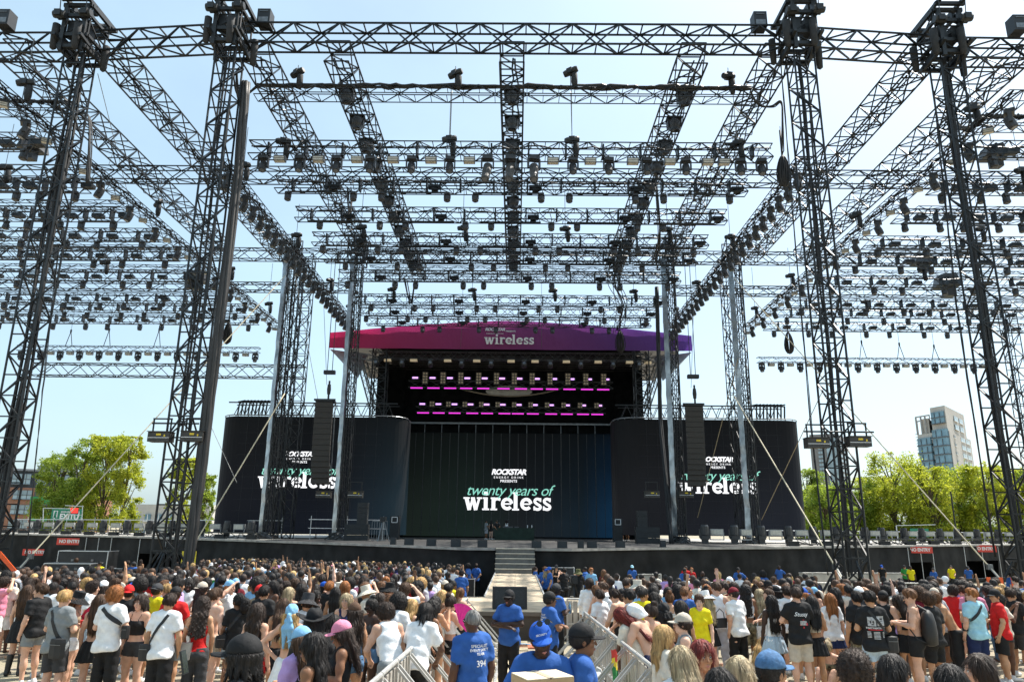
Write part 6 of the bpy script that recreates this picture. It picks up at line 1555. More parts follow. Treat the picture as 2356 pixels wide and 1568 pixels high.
        for (h,kn,an,to,sd) in s.legs:
            t={'shorts':.86,'midshorts':.55,'mini':.34,'trousers':1,'wide':1}[kind]; b=h+(kn-h)*t
            G.cone(h,b,.098+inf*.5,{'shorts':.090,'midshorts':.095,'mini':.095,'trousers':.078,'wide':.095}[kind]+inf*.5,k=.035)
            if kind in('trousers','wide'): G.cone(kn,an,.088 if kind=='trousers' else .10,.068 if kind=='trousers' else .10,k=.03)
            d=(kn-h)/np.linalg.norm(kn-h)
            if kind in('shorts','midshorts','mini'):
                sl,X,Y,Z=G.sub(b-.16,b+.16); dd=-((X-b[0])*d[0]+(Y-b[1])*d[1]+(Z-b[2])*d[2]); near=np.sqrt((X-b[0])**2+(Y-b[1])**2+(Z-b[2])**2)-.15
                G.v[sl]=np.maximum(G.v[sl],-np.maximum(dd,near))
        folds(G,.006)
        X,Y,Z=G.full(); G.v=np.maximum(G.v,Z-1.015)
        if kind=='wide' or kind=='trousers': G.v=np.maximum(G.v,.035-Z)
    elif kind=='skirt':
        G=gridfor(s,(-.36,-.34,.55),(.36,.36,1.15)); G.ell((0,0,.97),(.165+.012,.12,.1),.04)
        for sd in (-1,1): G.ell((sd*.075,-.055,.90),(.095,.095,.09),.04)
        X,Y,Z=G.full(); ph=np.arctan2(Y,X); r0=.168+(1.0-Z)*.30; q=np.sqrt(X*X+(Y*1.2)**2)-(r0+.012*np.sin(ph*15)); q=np.maximum(np.maximum(q,Z-1.0),.70-Z)
        G.v=np.maximum(np.minimum(G.v,q),Z-1.03); folds(G,.003)
    elif kind[:-1] in('shoes','boots'):
        only=-1 if kind[-1]=='L' else 1; kind=kind[:-1]
        G=gridfor(s,(-.3,-.2,-.03),(.3,.42,.46) if not s.sit else (.3,.9,1.0),.0145)
        for (h,kn,an,to,sd) in s.legs:
            if sd!=only: continue
            z=0 if not s.sit else an[2]-.09
            G.cone((an[0],an[1]-.028,z+.038),(to[0],to[1]-.005,z+.034),.042,.038,k=.03); G.cone((an[0],an[1]-.01,z+.07),(an[0],an[1],z+.10),.046,.043,k=.03)
            if kind=='boots': G.cone((an[0],an[1]-.01,.08),tuple(kn+(an-kn)*.2+V3(0,-.02,0)),.05,.07,k=.03)
        X,Y,Z=G.full(); 
        if not s.sit: G.v=np.maximum(G.v,.003-Z)
        if kind=='boots': G.v=np.maximum(G.v,Z-.42)
    return G.mesh(kind)
# ---- fine strands laid over the hair volume so it reads as hair
def strands(me,k,hat):
    if me is None: return None
    r=np.random.default_rng(3); nv=len(me.vertices); V=np.empty(nv*3,np.float32); me.vertices.foreach_get('co',V); V=V.reshape(-1,3).astype(float)
    Nn=np.empty(nv*3,np.float32); me.vertices.foreach_get('normal',Nn); Nn=Nn.reshape(-1,3).astype(float)
    long_=k in('long','wavy','curlylong','braids','halfup'); curl=k in('curly','afro','curlypony','curlylong'); n=3600 if long_ else 2600
    if k in('buzz','fade'): n=1500
    i=r.integers(0,nv,n); P=V[i]+Nn[i]*.001; N_=Nn[i]
    back=P-np.array([0,.02,.06]); d=np.stack([back[:,0]*.8,back[:,1]-.03,-np.abs(back[:,2])*0-.09+0*back[:,0]],1)
    if long_: d=np.stack([P[:,0]*.25,-.02-0*P[:,0],-.30+0*P[:,0]],1)
    if curl: d=r.normal(size=(n,3))
    if k in('short','quiff'): d=d+r.normal(size=(n,3))*.05
    d/=np.linalg.norm(d,axis=1)[:,None]+1e-9; d=d-N_*(d*N_).sum(1)[:,None]*.92; d/=np.linalg.norm(d,axis=1)[:,None]+1e-9
    L={'buzz':.006,'fade':.010,'undercap':.008}.get(k,.03 if not long_ else .085)*(.5+r.random(n))
    if curl: L=.022*(.5+r.random(n))
    w=np.cross(d,N_); w/=np.linalg.norm(w,axis=1)[:,None]+1e-9; w*=(.0011+.0012*r.random(n))[:,None]
    lift=(.003+.006*r.random(n)*(r.random(n)<.35))[:,None]*(2.2 if curl else 1)
    A=P-w; B=P+w; M1=P+d*L[:,None]*.5+N_*lift; C1=M1+w*.8; D1=M1-w*.8; E=P+d*L[:,None]+N_*(lift*(.6 if not curl else -.4)); 
    X=np.stack([A,B,C1,D1,E],1).reshape(-1,3); b=nv+5*np.arange(n)
    q1=np.stack([b,b+1,b+2,b+3],1); t1=np.stack([b+3,b+2,b+4],1)
    nf=len(me.polygons); F=np.empty(nf*4,np.int32); me.loops.foreach_get('vertex_index',F)
    m2=bpy.data.meshes.new('hair'); VV=np.concatenate([V,X]); m2.vertices.add(len(VV)); m2.vertices.foreach_set('co',VV.astype(np.float32).ravel())
    lp=np.concatenate([F,q1.ravel(),t1.ravel()]).astype(np.int32); m2.loops.add(len(lp)); m2.loops.foreach_set('vertex_index',lp)
    tot=np.concatenate([np.full(nf+n,4),np.full(n,3)]).astype(np.int32); m2.polygons.add(len(tot)); m2.polygons.foreach_set('loop_start',np.concatenate([[0],np.cumsum(tot)[:-1]]).astype(np.int32)); m2.polygons.foreach_set('loop_total',tot)
    m2.update(); m2.shade_smooth(); m2.materials.append(None); bpy.data.meshes.remove(me); return m2
# ---- hair and hats in the head frame
def hairmesh(k,hat=None):
    if k in('bald',): return None
    long_=k in('long','wavy','curlylong','braids','halfup'); lo=(-.26,-.34,-.62 if long_ else -.3); hi=(.26,.2,.32)
    G=Grid(V3(*lo),V3(*hi),.011 if not long_ else .012); X,Y,Z=G.full()
    base={'buzz':.006,'short':.018,'quiff':.02,'fade':.014,'curly':.034,'afro':.062,'long':.02,'wavy':.026,'curlylong':.04,'braids':.02,'halfup':.02,'bun':.016,'pony':.016,'curlypony':.016,'dreads':.025,'undercap':.012,'beret':.02}.get(k,.018)
    G.ell((0,-.018,.024),(.079+base,.097+base,.098+base),0)
    if k in('short','quiff','curly','fade'): G.ell((0,.02,.085),(.066+base*.6,.075,.04+base),.03)
    # carve the face, keep neck clear
    G.ell((0,.115,-.045),(.075,.075,.115 if k!='afro' else .10),.015,'s')
    if k in('buzz','short','fade','quiff'): G.v+=.22*np.maximum(0,.015-Z); G.v=np.maximum(G.v,-.052+.35*(Y+.03)*(Y>-.03)-Z)
    elif k in('curly','afro'): G.v=np.maximum(G.v,-.085-Z)
    elif k in('bun','pony','curlypony'): G.v=np.maximum(G.v,-.06-Z+.5*np.maximum(Y,-.02))
    if k=='undercap': G.v=np.maximum(G.v,-.075-Z)
    if k=='bun': G.ell((0,-.07,.14),(.046,.046,.04),.01)
    if k in('pony',): G.cone((0,-.11,.05),(0,-.17,.03),.03,.04,.02); G.cone((0,-.17,.03),(.0,-.16,-.16),.042,.032,.02); G.cone((0,-.16,-.16),(0.01,-.13,-.33),.03,.010,.02)
    if k=='curlypony': G.cone((0,-.10,.03),(.02,-.17,-.02),.05,.075,.02); G.ell((.02,-.17,-.09),(.09,.08,.11),.03)
    if long_:
        L={'long':-.47,'wavy':-.43,'curlylong':-.52,'braids':-.56,'halfup':-.4}[k]; w={'long':.075,'wavy':.09,'curlylong':.115,'braids':.08,'halfup':.07}[k]
        for q in (-1,-.5,0,.5,1):
            G.cone((q*.06,-.055,.0),(q*.075,-.10,-.17),.05,.042,.04); G.cone((q*.075,-.10,-.17),(q*w,-.115,L+.05*abs(q)),.040,.022,.03)
        for sd in (-1,1): G.cone((sd*.075,.0,.0),(sd*.088,-.02,-.16),.026,.024,.02); G.cone((sd*.088,-.02,-.16),(sd*.095,-.075,L*.75),.026,.012,.03)
    ph=np.arctan2(X,Y+.03)
    if k in('long','halfup'): G.v+=.0042*np.sin(ph*24+np.sin(Z*9)*1.6)+.003*np.sin(ph*55+Z*6)
    elif k=='wavy': G.v+=.006*np.sin(ph*19+2.4*np.sin(Z*26))+.005*np.sin(Z*44+ph*5)
    elif k=='curlylong': G.v+=.010*np.sin(X*70+1)*np.sin(Y*64+2)*np.sin(Z*66)+.006*np.sin(X*130)*np.sin(Z*120+Y*60)
    elif k=='braids': G.v+=.008*np.sin(ph*26)+.003*np.sin(Z*150+ph*26)
    elif k in('curly','afro','curlypony'): G.v+=.010*np.sin(X*105+1)*np.sin(Y*98+2)*np.sin(Z*101)+.006*np.sin(X*190+Z*60)*np.sin(Y*170+2)
    elif k in('short','quiff','fade'): G.v+=.005*np.sin(X*90+Z*40)*np.sin(Y*60+X*30)+.003*np.sin(X*160+Y*50)
    elif k in('pony','bun'): G.v+=.0025*np.sin(ph*34+Z*5)
    if hat: G.v=np.maximum(G.v,Z-(.034 if hat!='scarf' else .0))
    if k=='dreads':
        G.v=np.maximum(G.v,-.03-Z); q=random.Random(5)
        for i in range(30):
            a=R(-150+300*i/29)+PI; x,y=.092*math.sin(a),-.02+.1*math.cos(a)
            if y>.055: continue
            l=q.uniform(.10,.2); G.cone((x*.9,y*.9,.02),(x*1.15+q.uniform(-.02,.02),y*1.12+q.uniform(-.02,.02),-l),.014,.009,.004)
    return strands(G.mesh('hair'),k,hat)
def hatmesh(k):
    G=Grid(V3(-.32,-.32,-.12),V3(.32,.36,.26),.0105); X,Y,Z=G.full()
    if k in('cap','backcap'):
        sg=1 if k=='cap' else -1
        G.ell((0,-.014,.035),(.096,.117,.112),0)
        G.v=np.maximum(G.v,.028-Z-.12*np.maximum(0,-Y-.05)*0)
        G2=Grid(V3(-.32,-.32,-.12),V3(.32,.36,.26),.0105)
        rr=np.sqrt((X/.085)**2+((Y*sg-.075)/.125)**2)-1; dz=np.abs(Z-(.034-.5*np.abs(X)**1.6*2-.10*np.maximum(Y*sg-.08,0)))-.0065
        q=np.maximum(np.maximum(rr*.08,dz),.05-Y*sg); G.v=np.minimum(G.v,q); G.ell((0,-.014,.148),(.012,.012,.008),.002)
    elif k=='bucket':
        r=np.sqrt(X**2+((Y+.01)*.92)**2); d=np.maximum(r-(.092+.10*np.clip(.14-Z,0,.2)*.25),np.abs(Z-.075)-.07)
        br=np.abs(r-(.10+np.clip(.03-Z,0,.1)*1.25))-.008; br=np.maximum(br,np.abs(Z+.012)-.045); G.v=np.minimum(d,br)
        G.ell((0,-.01,-.02),(.084,.104,.11),.004,'s')
    elif k in('cowboy','sunhat'):
        G.ell((0,-.01,.07),(.094,.112,.10),0); G.v=np.maximum(G.v,.03-Z); G.ell((0,-.01,.19),(.02,.10,.04),.03,'s')
        r=np.sqrt(X**2+(Y*.92)**2); q=np.maximum(r-.215,np.abs(Z-.03-(1.6 if k=='cowboy' else .3)*X**2)-.007); G.v=np.minimum(G.v,q)
        G.ell((0,-.01,-.02),(.084,.104,.09),.0,'s')
    elif k=='scarf':
        G.ell((0,-.016,.03),(.092,.112,.108),0); G.ell((0,.115,-.055),(.075,.08,.12),.01,'s'); G.v=np.maximum(G.v,-.05-Z)
        G.ell((0,-.125,-.01),(.03,.03,.03),.02)
        for sd in (-.35,.3): G.cone((0,-.125,-.01),(sd*.10,-.165,-.10),.022,.03,.02)
    elif k=='shirt':
        G.ell((0,-.01,.02),(.097,.118,.118),0); G.cone((0,-.07,-.02),(0,-.09,-.10),.10,.11,.03); G.ell((0,.12,-.05),(.07,.07,.085),.01,'s'); G.v+=.005*np.sin(X*40+Z*50)*np.sin(Y*45)
        G.v=np.maximum(G.v,-.10-Z)
    if k in('scarf',): G.v+=.003*np.sin(X*80+Z*60)
    return G.mesh(k)
def scarftail():
    G=Grid(V3(-.2,-.3,-.55),V3(.2,.1,.05),.012)
    for sd in (-.5,.4): G.cone((0,-.14,-.02),(sd*.09,-.16,-.2),.03,.045,.02); G.cone((sd*.09,-.16,-.2),(sd*.1,-.13,-.46),.045,.018,.02)
    X,Y,Z=G.full(); G.v+=.006*np.sin(X*70+Z*8); return G.mesh('tail')
def glassesmesh():
    g=MB()
    for s_ in (-1,1):
        g.lathe([(.024,-.003),(.026,0),(.024,.003)],(s_*.033,.108,.0),(0,1,0),n=10); g.bar((s_*.057,.10,.006),(s_*.082,.01,.004),.006)
    g.bar((-.012,.111,.004),(.012,.111,.004),.005); return g.mesh('sunglasses')
def facemesh(skin_dark):
    g=MB(); g.mat(M('eye_white',(.7,.68,.65),.3,0,0))
    for s_ in (-1,1): g.lathe([(.002,.013),(.008,.0115),(.0125,.006),(.0135,0)],(s_*.031,.0835,.001),(0,1,0),n=8)
    g.mat(M('iris_dark',(.015,.01,.008),.2,0,0))
    for s_ in (-1,1): g.lathe([(.0065,0),(.006,.002),(.001,.0025)],(s_*.031,.0955,.001),(0,1,0),n=8)
    g.mat(M('brow_dark',(.03,.02,.015),.8,0,0))
    for s_ in (-1,1): g.tube([(s_*.016,.097,.021),(s_*.031,.095,.027),(s_*.047,.083,.021)],[.0028,.0035,.002],5); g.tube([(s_*.018,.0965,.008),(s_*.031,.0985,.0125),(s_*.046,.088,.006)],.0017,4)
    g.mat(M('lips',(.30,.10,.08) if skin_dark else (.50,.20,.17),.4,0,0))
    g.tube([(-.022,.0935,-.0735),(-.008,.1035,-.068),(0,.1035,-.070),(.008,.1035,-.068),(.022,.0935,-.0735)],[.001,.0045,.004,.0045,.001],6); g.tube([(-.02,.093,-.075),(0,.1025,-.080),(.02,.093,-.075)],[.001,.0052,.001],6)
    m=g.mesh('face'); m.shade_smooth(); return m
# ---- palettes
def skinm(name,c): return M('skin_'+name,c,.55,0,.10,9,spec=.3)
SKIN={'pale':skinm('pale',(.68,.42,.31)),'fair':skinm('fair',(.62,.36,.25)),'tan':skinm('tan',(.50,.27,.155)),'olive':skinm('olive',(.42,.22,.12)),'brown':skinm('brown',(.24,.115,.062)),'dark':skinm('dark',(.11,.053,.032)),'deep':skinm('deep',(.05,.026,.018))}
HC={'black':(.013,.010,.009),'dark':(.032,.018,.012),'brown':(.065,.032,.016),'chestnut':(.14,.062,.026),'ginger':(.30,.11,.03),'blond':(.48,.30,.12),'ash':(.38,.30,.18),'red':(.16,.02,.015),'grey':(.2,.19,.18),'pink':(.5,.12,.3)}
def hairm(n): return M('hair_'+n,HC[n],.62,0,.5,30,bump=1.,stretch=(1,1,.12),spec=.35)
CC={'white':(.78,.78,.78),'cream':(.66,.60,.50),'black':(.013,.013,.014),'charcoal':(.045,.045,.048),'grey':(.22,.235,.24),'lightgrey':(.42,.43,.46),'navy':(.015,.025,.08),'blue':(.012,.085,.42),'royal':(.03,.105,.35),'denim':(.07,.15,.27),'lightdenim':(.38,.48,.57),'lightblue':(.34,.60,.70),'skyblue':(.22,.45,.68),'teal':(.02,.30,.42),'red':(.55,.015,.015),'maroon':(.16,.01,.02),'pink':(.72,.25,.36),'hotpink':(.75,.02,.16),'yellow':(.75,.62,.01),'green':(.03,.25,.05),'lime':(.35,.55,.02),'olive':(.12,.12,.05),'beige':(.50,.44,.36),'tan':(.36,.26,.17),'brown':(.10,.055,.035),'purple':(.16,.06,.30),'orange':(.7,.2,.03),'lilac':(.45,.30,.60),'camo':(.10,.085,.05)}
def clothm(n):
    if n=='camo':
        if 'cloth_camo' in MATS: return MATS['cloth_camo']
        m=M('cloth_camo',(.14,.12,.07),.85,0,.9,14); return m
    return M('cloth_'+n,CC[n],.82 if n!='black' else .75,0,.10,11,bump=.7,spec=.25)
_body={};_part={};_hair={};_hat={}
GLASSES=M('sunglass_black',(.01,.01,.012),.12,0,0,5); SHOEW=M('shoe_white',(.7,.7,.69),.5,0,.1,8); SHOEB=M('shoe_black',(.015,.015,.016),.45,0,.1,8)
def cached(d,k,f):
    if k not in d: d[k]=f()
    return d[k]
def setmat(o,m,i=0):
    o.material_slots[i].link='OBJECT'; o.material_slots[i].material=m
PEOPLE=[]
WORDS={'blond':'blond','ash':'ash blond','dark':'dark','black':'black','brown':'brown','chestnut':'chestnut','ginger':'ginger','red':'dark red','grey':'grey','pink':'pink'}
HW={'buzz':'cropped','short':'short','quiff':'short swept','fade':'short faded','curly':'curly','afro':'afro','long':'long straight','wavy':'long wavy','curlylong':'long curly','braids':'long braided','halfup':'long half-up','bun':'bun','pony':'ponytail','curlypony':'curly ponytail','dreads':'short twisted','bald':'shaved','undercap':'tucked'}
TW={'tee':'t-shirt','polo':'polo shirt','long':'long-sleeved top','jersey':'sports jersey','hood':'hoodie','tank':'tank top','vest':'vest','crop':'crop top','bikini':'bandeau top','strap':'camisole','wrapdress':'strappy dress','none':'bare back'}
BW={'shorts':'shorts','midshorts':'shorts','mini':'mini shorts','trousers':'trousers','wide':'wide trousers','skirt':'mini skirt'}
CW={'lightgrey':'pale grey','lightdenim':'light denim','lightblue':'light blue','skyblue':'sky blue','royal':'blue','hotpink':'hot pink','camo':'camouflage'}
def person(loc,rz,sc,pose='stand',g=0,skin='fair',hair='short',hc='brown',top='tee',tc='black',bot='shorts',bc='black',shoes='shoes',shc='w',hat=None,hatc=None,face=0,glasses=0,label=None,group=None,lod=0,yaw=None):
    me,s=cached(_body,(pose,g),lambda:body_mesh(pose,g))
    o=bpy.data.objects.new('person',me); COL.objects.link(o); setmat(o,SKIN[skin]); o.location=loc; o.rotation_euler=(0,0,rz); o.scale=(sc,)*3
    def part(name,m_,mat,M4=None):
        if m_ is None: return None
        c=bpy.data.objects.new(name,m_); COL.objects.link(c); c.parent=o
        if mat is not None: setmat(c,mat)
        if M4 is not None: c.matrix_local=M4
        return c
    if top!='none':
        key={'vest':'tank'}.get(top,top)
        t=part('dress' if top=='wrapdress' else 'top',cached(_part,(key,pose,g),lambda:cloth(key,pose,g,s)),clothm(tc))
    if top!='wrapdress' and bot!='none': part('skirt' if bot=='skirt' else ('shorts' if bot in('shorts','mini','midshorts') else 'trousers'),cached(_part,(bot,pose,g),lambda:cloth(bot,pose,g,s)),clothm(bc))
    for sd_ in 'LR':
        if not lod: part('shoe' if shoes=='shoes' else 'boot',cached(_part,(shoes+sd_,pose,g),lambda:cloth(shoes+sd_,pose,g,s)),SHOEW if shc=='w' else SHOEB)
    hk=hair
    if hat in('cap','backcap','bucket','cowboy','sunhat') and hair in('short','curly','fade','quiff','buzz','afro'): hk='undercap'
    H=s.HM.copy()
    if hair!='bald': part('hair',cached(_hair,(hk,bool(hat),hat=='scarf'),lambda:hairmesh(hk,hat)),hairm(hc),H)
    if hat: part({'scarf':'headscarf','shirt':'head_wrap','backcap':'cap'}.get(hat,'cap' if hat=='cap' else 'hat'),cached(_hat,hat,lambda:hatmesh(hat)),clothm(hatc or 'black'),H)
    if glasses: part('sunglasses',cached(_hat,'glasses',glassesmesh),None,H).data.materials.clear() if 0 else part('sunglasses',cached(_hat,'gl',lambda:(lambda m:(m.materials.append(GLASSES),m)[1])(glassesmesh())),None,H)
    if face: 
        dk=skin in('brown','dark','deep'); part('facial_features',cached(_hat,('face',dk),lambda:facemesh(dk)),None,H)
    PEOPLE.append(o); o['_s']=0; del o['_s']
    if label: tag(o,label,'person',group)
    return o
# position a person from the pixel of the top of the head
def ground_spot(px,py,H=1.76):
    lo,hi=3.,70.
    d=ray(px,py); k=d.z/d.y
    Y=(CAMZ-(.564+H))/(-k-.03) if (-k-.03)>1e-4 else 60
    # z_head=gz(Y)+H = CAMZ+k*Y
    return Vector((CO.x+d.x/d.y*Y,Y,gz(Y)))
